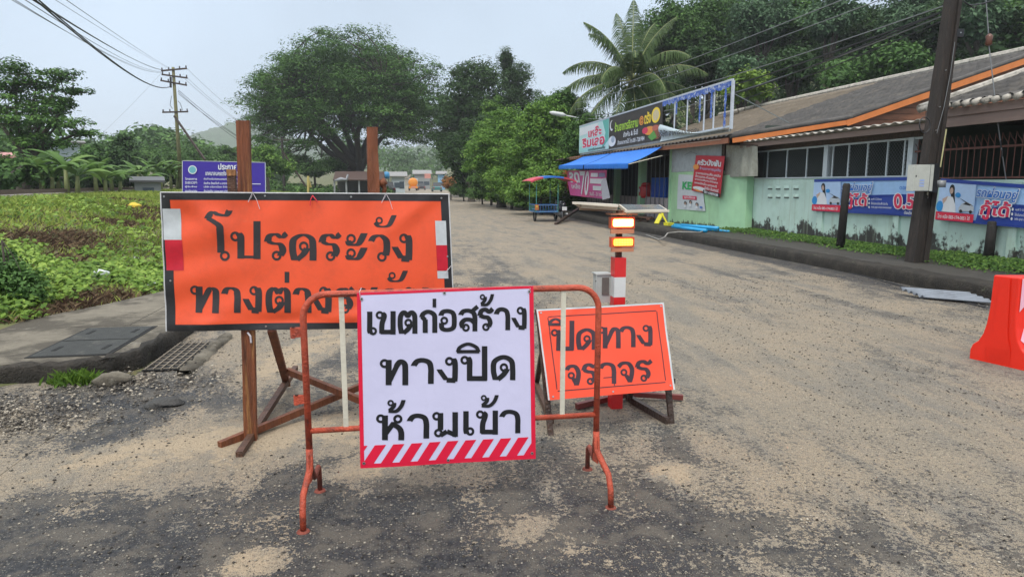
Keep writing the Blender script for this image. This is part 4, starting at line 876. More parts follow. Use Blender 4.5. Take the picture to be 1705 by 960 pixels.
m_plank = mat('red_brown_siding', (.22, .085, .042), .6, .3, 3, .3, 30, stretch=(.6, 1, 6), stain=[((.11, .045, .025), 2, .5, .2, .6)])
m_frame = mat('white_metal_frame', (.50, .56, .58), .45, .1, 10, stain=[((.3, .3, .28), 8, .6, .15, .5)])
m_mesh = mat('galvanised_mesh', (.13, .15, .15), .5, .2, 30)
m_corr = mat('corrugated_zinc', (.36, .39, .40), .5, .15, 4, metal=.2, stain=[((.22, .2, .18), 3, .55, .2, .5)])
m_corr2 = mat('pinkish_corrugated_panel', (.33, .29, .29), .5, .15, 5)
m_rustfence = mat('rust_red_fence', (.15, .06, .045), .7, .3, 20)
hs = thing('house', (10.1, 15, 0), 'long mint green single storey house with grey tiled roof behind the right pavement', 'house')
XW, YG = 10.1, 18.2
yp = lambda px, py=300, X=XW: float(PX(px, py, X)[1])
def zr(X): return float(np.interp(X, [9.2, 12.85, 18.45, 19.6], [2.86, 3.43, 5.3, 5.68]))
# walls
MB().box2((XW, yp(1376), .1), (XW+.16, yp(1241), 1.72)).build('wall', m_wall, hs)
MB().box2((XW, yp(1502), .1), (XW+.16, yp(1376)-.001, 1.72)).build('wall', m_wall, hs)
MB().box2((XW, 2.0, .1), (XW+.16, yp(1502)-.001, 1.66)).build('wall', m_wall, hs)
for px, w_ in ((1366, .22), (1494, .16), (1690, .16)):
    y = yp(px, 380); MB().box2((XW-.05, y-w_/2, .1), (XW+.0, y+w_/2, 1.62)).build('pilaster', m_wall, hs)
ys0, ys1 = yp(1530), yp(1241)
MB().box2((XW-.03, ys0, 1.722), (XW+.18, ys1, 1.752)).build('sill', m_frame, hs)
B = MB()
for i in range(22):
    y = ys0-.3-i*.36
    if y > 3: B.box2((XW-.01, y-.12, 1.662), (XW+.1, y+.12, 1.675))
# step face and shop front wall
MB().prism([(9.65, 19.45), (9.88, 18.28), (10.09, 18.28), (10.09, 19.45)], 2, .1, 1.84).build('wall', m_green2, hs, label='darker green angled return wall')
MB().box2((9.65, 19.452, .1), (9.80, 23.2, 1.98)).build('wall', m_green, hs, label='mint green shop front wall')
# ventilation blocks
for i, px in enumerate((1282.7, 1296, 1310, 1326)):
    for py in (312.5, 326.5):
        p = PX(px, py, XW); B = MB()
        B.sheet(lambda u, v: V(XW-.004-.045*math.sin(v*math.pi*.5)*(1-abs(2*u-1)**3), p[1]+.13-.26*u, p[2]+.055-.075*v), 8, 4)
        vb = B.build('vent_hood', m_wall, hs, True); MB().box((XW-.003, p[1], p[2]-.02), (.008, .22, .055)).build('vent_opening_shade', m_black, vb)
# rooms behind
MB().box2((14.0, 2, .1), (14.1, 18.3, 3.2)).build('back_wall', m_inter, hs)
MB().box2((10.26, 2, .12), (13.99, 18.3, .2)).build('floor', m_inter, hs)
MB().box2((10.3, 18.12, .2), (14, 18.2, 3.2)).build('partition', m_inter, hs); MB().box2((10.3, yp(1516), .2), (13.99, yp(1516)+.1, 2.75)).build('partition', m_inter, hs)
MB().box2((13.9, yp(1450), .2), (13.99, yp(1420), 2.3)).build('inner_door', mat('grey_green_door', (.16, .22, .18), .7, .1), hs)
# window posts, mullions, mesh
ztop = 2.455
MB().box2((XW+.02, ys0, ztop), (XW+.08, ys1, ztop+.04)).build('window_head', m_frame, hs)
for px, w_ in ((1374, .16), (1514, .14)):
    y = yp(px, 270); MB().box2((XW, y-w_/2, 1.753), (XW+.12, y+w_/2, 2.498)).build('post', m_frame, hs)
for px in (1276, 1308, 1341, 1384, 1410, 1441, 1474, 1502): y = yp(px, 270); MB().box2((XW+.03, y-.017, 1.753), (XW+.06, y+.017, ztop-.001)).build('mullion', m_frame, hs)
B = MB(); ya, yb = yp(1514), yp(1250); zz0, zz1 = 1.755, ztop; d = .085
y = ya
while y < yb+1.0:
    for s in (1, -1):
        p = V(XW+.045+.002*s, y, zz0); L__ = zz1-zz0; q = V(XW+.045+.002*s, y+s*L__, zz1)
        # clip to the bay
        t0, t1 = 0.0, 1.0
        if q[1] > yb: t1 = (yb-y)/(q[1]-y) if q[1] != y else 1
        if q[1] < ya: t1 = (ya-y)/(q[1]-y) if q[1] != y else 1
        if y <= yb and t1 > .02: B.beam(p, p+(q-p)*t1, .0045, .0045)
    y += d
for s0 in np.arange(zz0+d, zz1, d):
    L__ = zz1-s0; B.beam(V(XW+.047, ya, s0), V(XW+.047, ya+L__, zz1), .006, .006); B.beam(V(XW+.043, yb, s0), V(XW+.043, yb-L__, zz1), .006, .006)
tag(B.build('diamond_mesh', m_mesh, hs), kind='stuff')
MB().lathe((10.9, yp(1490), 1.62), [(.26, 0), (.25, .10), (.18, .18), (.05, .22)], 14).build('laundry_heap', mat('red_cloth_heap', (.28, .05, .03), .8, .5, 9), hs, True)
# rusty spiked fence on the wall top
zf0, zf1 = 1.70, 2.28
y_ = yp(1516)
MB().box2((XW+.04, 4, 2.20), (XW+.065, y_, 2.235)).build('fence_rail', m_rustfence, hs); MB().box2((XW+.04, 4, 1.685), (XW+.065, y_, 1.71)).build('fence_rail', m_rustfence, hs)
B0_ = MB(); B0_.tube([(0, 0, -.58), (0, 0, .0), (-.0, 0, .10), (0, .0, .17)], [.008, .008, .007, .003], 5).tube([(0, 0, -.05), (0, .035, .03), (0, .10, .10), (0, .12, .16)], [.006, .006, .005, .003], 5)
me0 = None; y = y_-.08
while y > 5.2:
    if me0 is None: o = B0_.build('fence_picket', m_rustfence, hs); me0 = o.data; o.location = (XW+.05, y, 2.28)
    else: c = o.copy(); COL.objects.link(c); c.parent = hs; c.location = (XW+.05, y, 2.28)
    y -= .135
# porch eave: beam, wavy sheets
XE = 9.72
MB().box2((XE, 11.5, 2.585), (XE+.05, YG+.3, 2.705)).build('eave_beam', m_beam, hs)
MB().box2((XE, 2, 2.585), (XE+.05, 11.499, 2.76)).box2((XE-.03, 2, 2.762), (XE+.05, 11.499, 2.90)).build('eave_beam', m_beam, hs)
B = MB(); B.sheet(lambda u, v: V(XE-.12+2.6*v, 11.5+6.8*u, 2.745+.022*math.sin(u*6.8/.30*2*math.pi)+.03*v), 230, 2, .012); B.build('porch_roof', m_cap, hs, True)
def troof(name, X0, X1, Y0, Y1, zf, m, pitch=.3, courses=.55, step=.05, amp=.030, parent=hs):
    L_ = X1-X0; nc = max(1, int(L_/courses)); nu = int((Y1-Y0)/pitch*6); B = MB(); vs = []; rows = []
    for c in range(nc):
        for e_ in (0, 1): rows.append((X0+L_*(c+e_)/nc, step if e_ == 0 else 0))
    for (x, dz) in rows:
        z = zf(x)+dz
        for i in range(nu+1):
            y = Y0+(Y1-Y0)*i/nu; vs.append((x, y, z+amp*math.sin(y/pitch*2*math.pi)+RNG.normal()*.002+.01*math.sin(x*2.1+y*.7)))
    w = nu+1; fs = [(j*w+i, j*w+i+1, (j+1)*w+i+1, (j+1)*w+i) for j in range(len(rows)-1) for i in range(nu)]
    o_ = wloc(parent); return np_mesh(name, np.array(vs), np.array(fs), m, parent)
troof('roof', 9.15, 19.6, YG-.12, 25.5, zr, m_rooft)
troof('roof', 9.15, 19.6, 25.5, 40, zr, m_rooft2, .4, 1.1)
MB().tube([V(19.6, YG-.15, 5.72), V(19.6, 40, 5.72)], .13, 8).build('ridge_cap', m_cap, hs)
B = MB(); B.add([(19.6, YG, 5.68), (19.6, 40, 5.68), (30, 40, 2.9), (30, YG, 2.9)], [(0, 1, 2, 3)]); B.build('roof', m_rooft, hs)
troof('roof', 9.62, 16.5, 2.0, 11.55, lambda x: 2.93+(x-9.62)*.33, m_rooft, .24, .45)
MB().tube([V(9.6, 11.56, 2.97), V(16.5, 11.56, 2.98+6.9*.33)], .07, 8).build('verge_cap', m_cap, hs)
B = MB()
for i in range(48): B.tube([V(9.56, 2.1+i*.2, 2.925), V(9.70, 2.1+i*.2, 2.975)], .055, 7)
tag(B.build('eave_cap', m_cap, hs, True), kind='stuff')
# gable: verge caps, orange barge board, siding planks
xk = [9.2, 12.85, 18.45, 19.6]
for a, b in zip(xk, xk[1:]):
    MB().tube([V(a, YG-.14, zr(a)+.03), V(b, YG-.14, zr(b)+.03)], .065, 7).build('verge_cap', m_rooft, hs, True)
for a, b in ((9.25, 12.85), (12.70, 19.6)):
    dz = 0 if a < 10 else -.02
    MB().beam(V(a, YG-.16+(.0 if a < 10 else -.01), zr(a)-.10+dz), V(b, YG-.16+(.0 if a < 10 else -.01), zr(b)-.10+dz), .03, .17 if a > 10 else .13).build('barge_board', m_fascia, hs)
MB().beam(V(12.5, YG+.05, 3.2), V(19.6, YG+.05, zr(19.6)-.3), .03, .1).build('soffit', m_wood_k, hs)
z = 2.72; ph = .175
while z < 5.6:
    xa = float(np.interp(z+ph, [2.86, 3.43, 5.3, 5.68], [9.2, 12.85, 18.45, 19.6]))+.25; xa0 = float(np.interp(z, [2.86, 3.43, 5.3, 5.68], [9.2, 12.85, 18.45, 19.6]))+.25
    if z+ph > 5.6: break
    B = MB(); B.prism([(xa0, z), (22, z), (22, z+ph-.012), (xa, z+ph-.012)], 1, YG+.0, YG+.02); o = B.build('plank', m_plank, hs)
    z += ph
MB().prism([(10.3, 2.6), (22, 2.6), (22, 5.1), (19.2, 5.2), (18.45, 5.05), (12.85, 3.2), (10.3, 2.85)], 1, YG+.03, YG+.06).build('gable_backing', m_wood_k, hs)
MB().box2((XW-.01, 11.6, 2.50), (XW+.1, YG+.2, 2.72)).build('soffit_shade_board', m_wood_k, hs)  # dark board added to stand in for the shade under the soffit
# shop end: eaves board, corrugated gable wall, gutter
B = MB(); B.beam(V(9.22, YG, 2.78), V(9.22, 36, 2.90), .04, .15); B.build('eave_board', m_fascia_b, hs)
MB().beam(V(9.18, 18.6, 2.83), V(9.18, 23.2, 2.87), .012, .012).build('tube_light', mat('cream_tube', (.6, .5, .4), .4), hs)
B = MB(); B.sheet(lambda u, v: V(9.64+.018*math.sin(u*3.75/.095*2*math.pi), 19.45+3.75*u, 1.985+.86*v), 240, 1); B.build('corrugated_wall', m_corr, hs, True)
MB().box2((9.66, 19.3, 2.0), (9.72, 19.44, 2.9)).build('post', m_wood_k, hs)
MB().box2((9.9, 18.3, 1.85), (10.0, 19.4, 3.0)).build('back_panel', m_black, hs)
# shop opening
for px, w_ in ((1065, .30), (1024.5, .34)):
    y = yp(px, 320, 9.65); MB().box2((9.62, y-w_/2, .1), (9.88, y+w_/2, 2.85)).build('pillar', m_green2, hs)
MB().box2((9.62, 23.201, .1), (9.8, 23.35, 2.9)).build('door_jamb', m_green2, hs)
for ya, yb_ in ((23.36, yp(1071, 320, 9.65)), (yp(1059, 320, 9.65), yp(1029, 320, 9.65)), (yp(1020, 320, 9.65), 34.5)):
    B = MB(); n_ = int((yb_-ya)/.1); B.sheet(lambda u, v: V(9.74+.015*math.sin(u*n_*math.pi), ya+(yb_-ya)*u, .25+.82*v), n_*4, 1); B.build('folding_gate_panel', m_corr2, hs, True)
    k = max(3, int((yb_-ya)/.42))
    for i in range(k): y = ya+(yb_-ya)*(i+.5)/k; MB().box2((9.70, y-.012, .25), (9.72, y+.012, 2.75)).build('gate_bar', m_mesh, hs)
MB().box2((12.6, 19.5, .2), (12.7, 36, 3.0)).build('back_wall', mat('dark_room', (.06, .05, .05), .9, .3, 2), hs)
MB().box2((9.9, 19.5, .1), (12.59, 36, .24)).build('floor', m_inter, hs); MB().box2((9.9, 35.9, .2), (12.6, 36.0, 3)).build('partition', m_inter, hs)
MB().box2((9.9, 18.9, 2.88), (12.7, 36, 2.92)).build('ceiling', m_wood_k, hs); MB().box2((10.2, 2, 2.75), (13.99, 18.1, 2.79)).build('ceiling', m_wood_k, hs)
a, b = PX(1085, 296, 9.95), PX(1108, 329, 9.95)
tag(MB().box2((9.95, b[1], b[2]), (10.3, a[1], a[2])).box2((9.94, b[1]+.02, b[2]-.02), (9.95, a[1]-.02, b[2]+.0)).box2((9.93, (a[1]+b[1])/2-.01, b[2]+.1), (9.945, (a[1]+b[1])/2+.01, a[2]-.05)).build('blue_cabinet', mat('blue_plastic_panel', (.01, .09, .42), .4, .1)), 'bright blue cabinet inside the shop opening by the green wall', 'cabinet')
c = PX(1076, 317, 9.9); rd = thing('red_cooler', c, 'round red cooler standing left of the blue cabinet inside the shop', 'cooler')
m_redp = mat('red_plastic', (.48, .02, .02), .4, .1)
MB().lathe(c-V(0, 0, .3), [(.24, 0), (.29, .1), (.30, .42), (.26, .52)], 18).build('body', m_redp, rd, True); MB().lathe(c+V(0, 0, .225), [(.27, 0), (.2, .08), (.05, .1)], 18).build('lid', m_redp, rd, True)
MB().box(c+V(-.30, 0, 0), (.01, .2, .12)).build('label_plate', m_whiteref, rd)
# awning
m_awn = mat('blue_awning_cloth', (.006, .16, .62), .55, .08, 2, .1, 20); aw = thing('awning', (8.6, 28, 2.6), 'bright blue sloping awning in two panels over the shop front', 'awning')
for y0, y1 in ((22.95, 28.6), (28.75, 33.2)):
    zt0, zt1 = 2.86+.004*(y0-23), 2.86+.004*(y1-23); zb0, zb1 = 2.27+.018*(y0-23), 2.27+.018*(y1-23)
    B = MB(); B.sheet(lambda u, v: V(9.18+(7.95-9.18)*v, y0+(y1-y0)*u, (zt0+(zt1-zt0)*u)*(1-v)+(zb0+(zb1-zb0)*u)*v-.05*math.sin(math.pi*v)*(.6+.4*math.cos(u*12))), 30, 8, .004); p_ = B.build('cloth_panel', m_awn, aw, True)
    B = MB(); nt = int((y1-y0)/.13)
    for i in range(nt):
        a = y0+(y1-y0)*i/nt; b = y0+(y1-y0)*(i+1)/nt; zc = zb0+(zb1-zb0)*(i+.5)/nt
        B.add([(7.948, a, zc), (7.948, b, zc), (7.945, b-.012, zc-.14), (7.945, (a+b)/2, zc-.19), (7.945, a+.012, zc-.14)], [(0, 1, 2, 3, 4)])
    B.build('scalloped_valance', m_awn, aw)
for y in (22.97, 28.67, 33.2): MB().tube([V(9.2, y, 2.55), V(7.97, y, 2.25+.018*(y-23))], .018, 6).build('support_arm', m_cream, aw)
# roof sign frame
SX = 9.14; fr = thing('shop_sign', (SX, 26, 3), 'long painted shop signboard on the eaves above the blue awning, with an empty torn frame at its near end', 'sign')
fr['label'] = 'long shop signboard above the blue awning with a torn empty frame at one end'
ya, yb, yc, yd = [yp(px, 220, SX) for px in (965, 1014.5, 1103, 1217)]
zb_, zt__ = 3.07, 4.36
m_sgn = mat('pale_teal_print', (.45, .66, .64), .5, .1, 2); m_sgnd = mat('black_brown_print', (.035, .026, .024), .45, .2, 3)
pS1 = Panel(V(SX, ya, zt__), V(SX, yb, zt__), V(SX, ya, zb_), V(SX, yb, zb_)); pS2 = Panel(V(SX, yb-.02, zt__), V(SX, yc, zt__), V(SX, yb-.02, zb_), V(SX, yc, zb_))
pS1.cloth('board_panel', m_sgn, fr, 4, 4, .03, lift=.012); pS2.cloth('board_panel', m_sgnd, fr, 4, 4, .03, lift=.012)
cm = {}
def C_(name, col, rough=.5):
    if name not in cm: cm[name] = mat(name, col, rough, .06, 8)
    return cm[name]
def print_(P, parent, items):
    """items: (kind, material, args...)"""
    for k, (kind, m, *a) in enumerate(items):
        B = MB(); lf = .016+.0012*k
        if kind == 'r': P.rect(B, *a, lift=lf, n=8)
        elif kind == 'e': P.ell(B, *a, lift=lf)
        elif kind == 'p': P.poly(B, a[0], lf)
        elif kind == 't': P.text(B, *a[:5], lift=lf, bold=(a[5] if len(a) > 5 else .02), slant=(a[6] if len(a) > 6 else 0))
        B.build({'t': 'lettering'}.get(kind, 'printed_shape'), m, parent)
dkred, teal, lime, yel, wht, org = C_('sign_red', (.62, .03, .09)), C_('teal_green', (.12, .42, .36)), C_('lime_green', (.38, .62, .05)), C_('warm_yellow', (.85, .62, .04)), C_('print_white', (.68, .70, .72)), C_('print_orange', (.75, .28, .05))
print_(pS1, fr, [('p', teal, [(.80, .02), (.99, .02), (.99, .7), (.78, .98), (.9, .45)]), ('p', wht, [(.02, .04), (.7, .04), (.5, .3), (.02, .35)]), ('p', C_('pale_aqua_print', (.32, .6, .58)), [(.02, .75), (.6, .75), (.62, .96), (.02, .96)]),
    ('t', wht, 'เหล๊ะ', .32, .12, .80, .50, .07), ('t', dkred, 'เหล๊ะ', .34, .14, .78, .48, .035), ('t', wht, 'ริมเลอ', .10, .46, .90, .84, .07), ('t', dkred, 'ริมเลอ', .12, .48, .88, .82, .035), ('t', C_('sign_black', (.03, .03, .03)), 'ตลาดริมคลองตรัง', .35, .87, .9, .97, .02)])
print_(pS2, fr, [('e', wht, .06, .27, .042, .17), ('e', m_sgnd, .075, .25, .038, .14), ('t', lime, 'ร้านอาหารอิสลาม', .13, .20, .60, .50, .025), ('t', org, '@', .62, .22, .70, .48, .03), ('t', yel, 'ตรัง', .71, .14, .82, .48, .03),
    ('t', wht, 'บังฟัน & จ๊ะดี', .32, .55, .60, .72, .015), ('t', wht, 'สั่งจองอาหารได้ โทร.081-7281984', .20, .78, .72, .93, .012), ('e', yel, .90, .30, .07, .21), ('e', C_('cream_print', (.6, .5, .3)), .90, .30, .05, .15), ('e', org, .80, .68, .09, .12), ('e', dkred, .73, .66, .05, .09), ('e', C_('brown_food', (.25, .08, .04)), .93, .76, .075, .19), ('e', C_('red_food', (.45, .12, .08)), .90, .64, .05, .08), ('e', wht, .08, .78, .085, .17), ('e', C_('grey_figure', (.35, .42, .5)), .10, .72, .04, .11), ('p', C_('green_food', (.1, .3, .05)), [(.78, .85), (.88, .7), (.93, .9), (.85, .97)])])
m_fb = mat('sun_bleached_blue_scraps', (.05, .12, .45), .6, .4, 20, stain=[((.5, .55, .62), 9, .5, .1, .9)]); m_fw = mat('white_frame_tube', (.48, .52, .58), .5, .15, 14)
MB().beam(V(SX, ya, zt__+.03), V(SX, yd, zt__+.03), .05, .05).build('frame_top', m_fw, fr); MB().beam(V(SX, yc, zb_+.02), V(SX, yd, zb_+.08), .05, .05).build('frame_bottom', m_fw, fr)
MB().beam(V(SX, yd, zb_), V(SX, yd, zt__), .07, .07).build('frame_end', m_fw, fr)
for px in (1123, 1144, 1172, 1188): y = yp(px, 200, SX); MB().beam(V(SX, y, zb_+.05), V(SX, y, zt__), .035, .035).build('frame_upright', m_fw, fr)
B = MB(); n_ = 46
vs = []; fs = []
for i in range(n_+1):
    y = yc+(yd-yc)*i/n_; dp = .10+.09*RNG.random(); vs += [(SX-.03, y, zt__+.0), (SX-.035+.02*RNG.random(), y, zt__-dp)]
B.add(vs, [(2*i, 2*i+1, 2*i+3, 2*i+2) for i in range(n_)]); B.build('torn_scraps', m_fb, fr)
for px, ln in ((1128, .5), (1167, .9), (1186, .85), (1209, 1.15)):
    y = yp(px, 200, SX); B = MB(); vs = []; k = 14
    for i in range(k+1): z = zt__-.05-ln*i/k; wd = .03+.05*RNG.random(); vs += [(SX-.045, y-wd, z), (SX-.05, y+wd, z)]
    B.add(vs, [(2*i, 2*i+1, 2*i+3, 2*i+2) for i in range(k)]); B.build('torn_strip', m_fb, fr)
# fallen end of the old banner hanging along the eave
m_pale = mat('faded_pale_banner', (.48, .56, .60), .6, .1, 3, stain=[((.25, .45, .42), 1.5, .55, .2, .6)])
B = MB(); topz = lambda u: 3.60-.52*math.sin(min(1, u*1.25)*math.pi/2)**1.1; B.sheet(lambda u, v: V(SX-.10-.06*math.sin(v*6), yc+(yd-yc)*u*.98, topz(u)*(1-v)+(3.02+.05*u)*v), 30, 6); B.build('sagging_banner', m_pale, fr, True)
pS3 = Panel(V(SX-.19, yc-.1, 3.42), V(SX-.19, yd+1.4, 3.22), V(SX-.19, yc-.1, 3.12), V(SX-.19, yd+1.4, 3.10)); print_(pS3, fr, [('t', C_('sign_black', (.03, .03, .03)), 'บริษัท อาหารเมืองตรัง', .0, .05, .95, .9, .02)])
MB().beam(V(SX-.02, ya-.3, 3.01), V(SX-.02, yd, 3.04), .04, .07).build('gutter', mat('mossy_grey_gutter', (.2, .21, .2), .8, .3, 8), fr)
MB().beam(V(SX+.05, yd, zt__-.35), V(SX+1.0, yd-1.2, 3.15), .02, .02).build('stay_rod', m_mesh, fr)
# pink banner under the awning
pk = thing('pink_banner', (8.5, 30, 1.6), 'pink sale banner hanging under the far half of the blue awning', 'banner')
X_ = 8.35; pP = Panel(PX(944, 284, X_), PX(1011, 283, X_), PX(950, 325, X_), PX(1004, 331, X_), wave=lambda a, b: math.sin(a*9+b*3), amp=.04)
mp_ = mat('magenta_print', (.58, .09, .30), .5, .1, 2, stain=[((.62, .03, .12), .5, .45, .2, .7)]); pP.cloth('cloth', mp_, pk, 30, 12)
print_(pP, pk, [('t', wht, 'ลด', .08, .06, .34, .48, .04), ('t', wht, '70', .36, .02, .62, .95, .02), ('t', wht, 'เหลือ', .10, .52, .34, .72, .02), ('r', wht, .66, .10, .84, .24), ('r', C_('grey_print', (.2, .2, .35)), .86, .10, .98, .24), ('r', wht, .66, .30, .98, .48), ('r', wht, .74, .56, .92, .72), ('t', wht, 'วันนี้ - 31 ต.ค.', .66, .78, .98, .92, .02)])
pP2 = Panel(PX(917, 283, X_), PX(946, 284, X_), PX(934, 305, X_), PX(947, 318, X_), wave=lambda a, b: math.sin(a*7), amp=.05); pP2.cloth('folded_corner', mat('orange_red_print', (.65, .10, .05), .5, .1), pk, 10, 6)
pP3 = Panel(PX(1000, 298, X_-.02), PX(1009, 296, X_-.02), PX(1003, 333, X_-.02), PX(1016, 329, X_-.02)); pP3.cloth('reverse_flap', C_('grey_white_back', (.5, .5, .55)), pk, 4, 6)
# tarpaulin by the window
tp = thing('plastic_sheet', (9.8, 18.7, 2.2), 'grey translucent plastic sheet hanging at the end of the window opening', 'sheet')
pT = Panel(PX(1208, 242, 9.72), PX(1261, 243, 9.72), PX(1208, 295, 9.72), PX(1261, 293, 9.72), wave=lambda a, b: math.sin(a*23+b*2)+.5*math.sin(a*9-b*5), amp=.018); pT.cloth('cloth', mat('grey_plastic_sheet', (.30, .30, .25), .5, .2, 6, .3, 20, stain=[((.14, .13, .1), 5, .5, .2, .6)]), tp, 30, 14)
MB().beam(PX(1208, 241, 9.72), PX(1262, 242, 9.72), .03, .03).build('batten', m_wood_k, tp)
# red food banner and poster on the green wall
rb = thing('red_food_banner', (9.6, 21, 1.9), 'crooked red food banner hanging over the poster on the green wall', 'banner')
XB = 9.57; pR = Panel(PX(1159, 258.5, XB), PX(1207.5, 260, XB), PX(1152, 317, XB), PX(1199.5, 329, XB), wave=lambda a, b: math.sin(a*7+b*2), amp=.012); pR.cloth('cloth', C_('banner_red', (.50, .012, .03)), rb, 16, 16)
print_(pR, rb, [('t', wht, 'ครัวบังฟัน', .12, .10, .92, .26, .035), ('t', C_('pale_blue_print', (.4, .4, .6)), 'ร้านอาหารมุสลิม', .22, .30, .95, .40, .02), ('e', org, .08, .32, .11, .075), ('t', wht, 'อาหารตามสั่ง-เคบับ', .10, .44, .96, .51, .02), ('t', wht, 'ข้าวแกง-ก๋วยเตี๋ยว', .10, .53, .85, .60, .02), ('t', wht, 'อาหารอื่นๆ-ไก่ทอด', .10, .62, .90, .69, .02), ('t', wht, 'แกงมัสมั่น-แกงกะทิ', .10, .71, .88, .78, .02), ('t', wht, 'มัสลิม อินเตอร์', .45, .80, .95, .88, .02), ('e', wht, .28, .90, .22, .06), ('e', org, .26, .93, .13, .05), ('r', C_('print_black', (.01, .01, .012)), .42, .90, 1.0, .995), ('t', wht, '081-6389508', .46, .915, .95, .98, .02)])
MB().tube([PX(1140, 258, XB), PX(1150, 252.5, XB), PX(1160, 256, XB)], .007, 5).build('hanger_wire', m_mesh, rb)
po = thing('poster', (9.62, 21.8, 1.4), 'torn white delivery poster behind the red banner on the green wall', 'poster')
XB = 9.63; pO = Panel(PX(1130, 290, XB), PX(1168, 292, XB), PX(1127, 348, XB), PX(1175, 351.5, XB), wave=lambda a, b: math.sin(a*5+b*4), amp=.01); pO.cloth('sheet', C_('poster_white', (.58, .62, .64)), po, 10, 10)
print_(pO, po, [('t', C_('leaf_green_print', (.03, .42, .12)), 'KERR', .20, .20, .95, .42, .04, .02), ('r', dkred, .22, .60, .75, .70), ('t', wht, 'จุดบริการ', .28, .615, .7, .69, .02)]+[i for c_ in ((.32, .84), (.52, .80), (.76, .85)) for i in (('e', C_('print_black', (.01, .01, .012)), c_[0], c_[1]-.03, .05, .05), ('e', C_('skin_print', (.5, .35, .28)), c_[0], c_[1]-.015, .03, .035), ('p', wht, [(c_[0]-.05, c_[1]+.09), (c_[0]-.03, c_[1]+.02), (c_[0]+.03, c_[1]+.02), (c_[0]+.05, c_[1]+.09)]))]+[('e', C_('blue_round_print', (.1, .2, .5)), .9, .9, .05, .035)])
# blue loan banners on the wall
def loan(corners, label, X0_, full):
    o = thing('loan_banner', (XW-.05, X0_, 1.3), label, 'banner'); P = Panel(*corners, wave=lambda a, b: .6*math.sin(a*11+b*3)+.5*math.sin(a*5-b*4)+.4*math.sin(a*23), amp=.009)
    P.cloth('cloth', C_('sky_blue_print', (.32, .52, .80)), o, 50, 12)
    navy = C_('navy_print', (.015, .05, .30)); ink = C_('print_black', (.01, .01, .012))
    k = 1.0 if full else .9; S = lambda v: v*k
    it = [('r', navy, 0, 0, 1, .085), ('r', navy, 0, .93, 1, 1), ('p', navy, [(S(.60), .47), (1, .43), (1, .96), (S(.32), .96), (S(.34), .66)]), ('r', C_('pale_blue_field', (.42, .58, .82)), 0, .09, S(.30), .78), ('e', C_('mid_blue_print', (.02, .25, .60)), S(.02), .66, S(.03), .13)]
    it += [('e', ink, S(.112), .24, S(.022), .12), ('p', ink, [(S(.098), .25), (S(.132), .25), (S(.15), .66), (S(.128), .68)]), ('e', C_('skin_print', (.5, .35, .28)), S(.110), .27, S(.014), .075), ('p', wht, [(S(.05), .78), (S(.055), .55), (S(.085), .40), (S(.125), .42), (S(.15), .60), (S(.16), .78)]), ('p', C_('skin_print', (.5, .35, .28)), [(S(.05), .60), (S(.04), .48), (S(.085), .40), (S(.075), .5)]), ('e', C_('mid_blue_print', (.02, .25, .60)), S(.165), .36, S(.022), .06)]
    it += [('p', C_('silver_print', (.45, .5, .55)), [(S(.18), .66), (S(.20), .56), (S(.235), .50), (S(.275), .54), (S(.30), .62), (S(.30), .72), (S(.18), .74)]), ('p', ink, [(S(.175), .42), (S(.19), .44), (S(.30), .60), (S(.25), .56)]), ('p', ink, [(S(.21), .57), (S(.235), .52), (S(.265), .55), (S(.27), .59)]), ('e', ink, S(.20), .735, S(.012), .04), ('e', ink, S(.278), .735, S(.012), .04), ('r', C_('banner_red2', (.60, .012, .05)), 0, .79, S(.31), .985), ('t', wht, 'โทร หนึ่ง 083-174-0851 ได้', S(.02), .84, S(.28), .94, .015)]
    it += [('t', wht, 'รถผ่อนอยู่', S(.303), .10, S(.605), .45, .05, S(.02)), ('t', C_('deep_blue_text', (.02, .14, .50)), 'รถผ่อนอยู่', S(.306), .12, S(.60), .43, .02, S(.02)), ('t', wht, 'กู้ได้', S(.345), .40, S(.575), .90, .075, S(.01)), ('t', dkred, 'กู้ได้', S(.353), .42, S(.567), .88, .03, S(.01))]
    it += [('t', wht, 'อนุมัติ ไว ไม่ต้องจด', S(.61), .55, S(.70), .62, .01), ('t', wht, 'ใช้เล่มทะเบียนค้ำประกัน', S(.61), .66, S(.75), .73, .01), ('t', wht, 'วงเงิน สูงสุด จากราคาประเมินรถยนต์', S(.61), .77, S(.78), .84, .01)]+[('e', wht, S(.593), y_, S(.007), .035) for y_ in (.585, .695, .805)]
    if full: it += [('t', wht, '0.5', .795, .40, .975, .84, .075), ('t', dkred, '0.5', .803, .42, .967, .82, .03), ('t', C_('deep_blue_text', (.02, .14, .50)), 'ดอกเบี้ย', .85, .20, .97, .32, .02), ('t', wht, 'ต่อเดือน', .89, .86, .97, .95, .02)]
    print_(P, o, it); return o
XQ = XW-.07
a = PX(1357, 298.5, XQ); b = PX(1354, 351, XQ); c = PX(1534, 294, XQ); d = PX(1534, 361, XQ)
loan([a, c, b, d], 'blue loan banner stretched on the wall between black post and utility pole', 14.5, True)
yE = 8.3; loan([PX(1568, 297, XQ-.02), V(XQ-.02, yE, 1.50), PX(1560, 366, XQ-.02), V(XQ-.02, yE, .86)], 'second blue loan banner, sagging, on the wall right of the utility pole', 11, False)
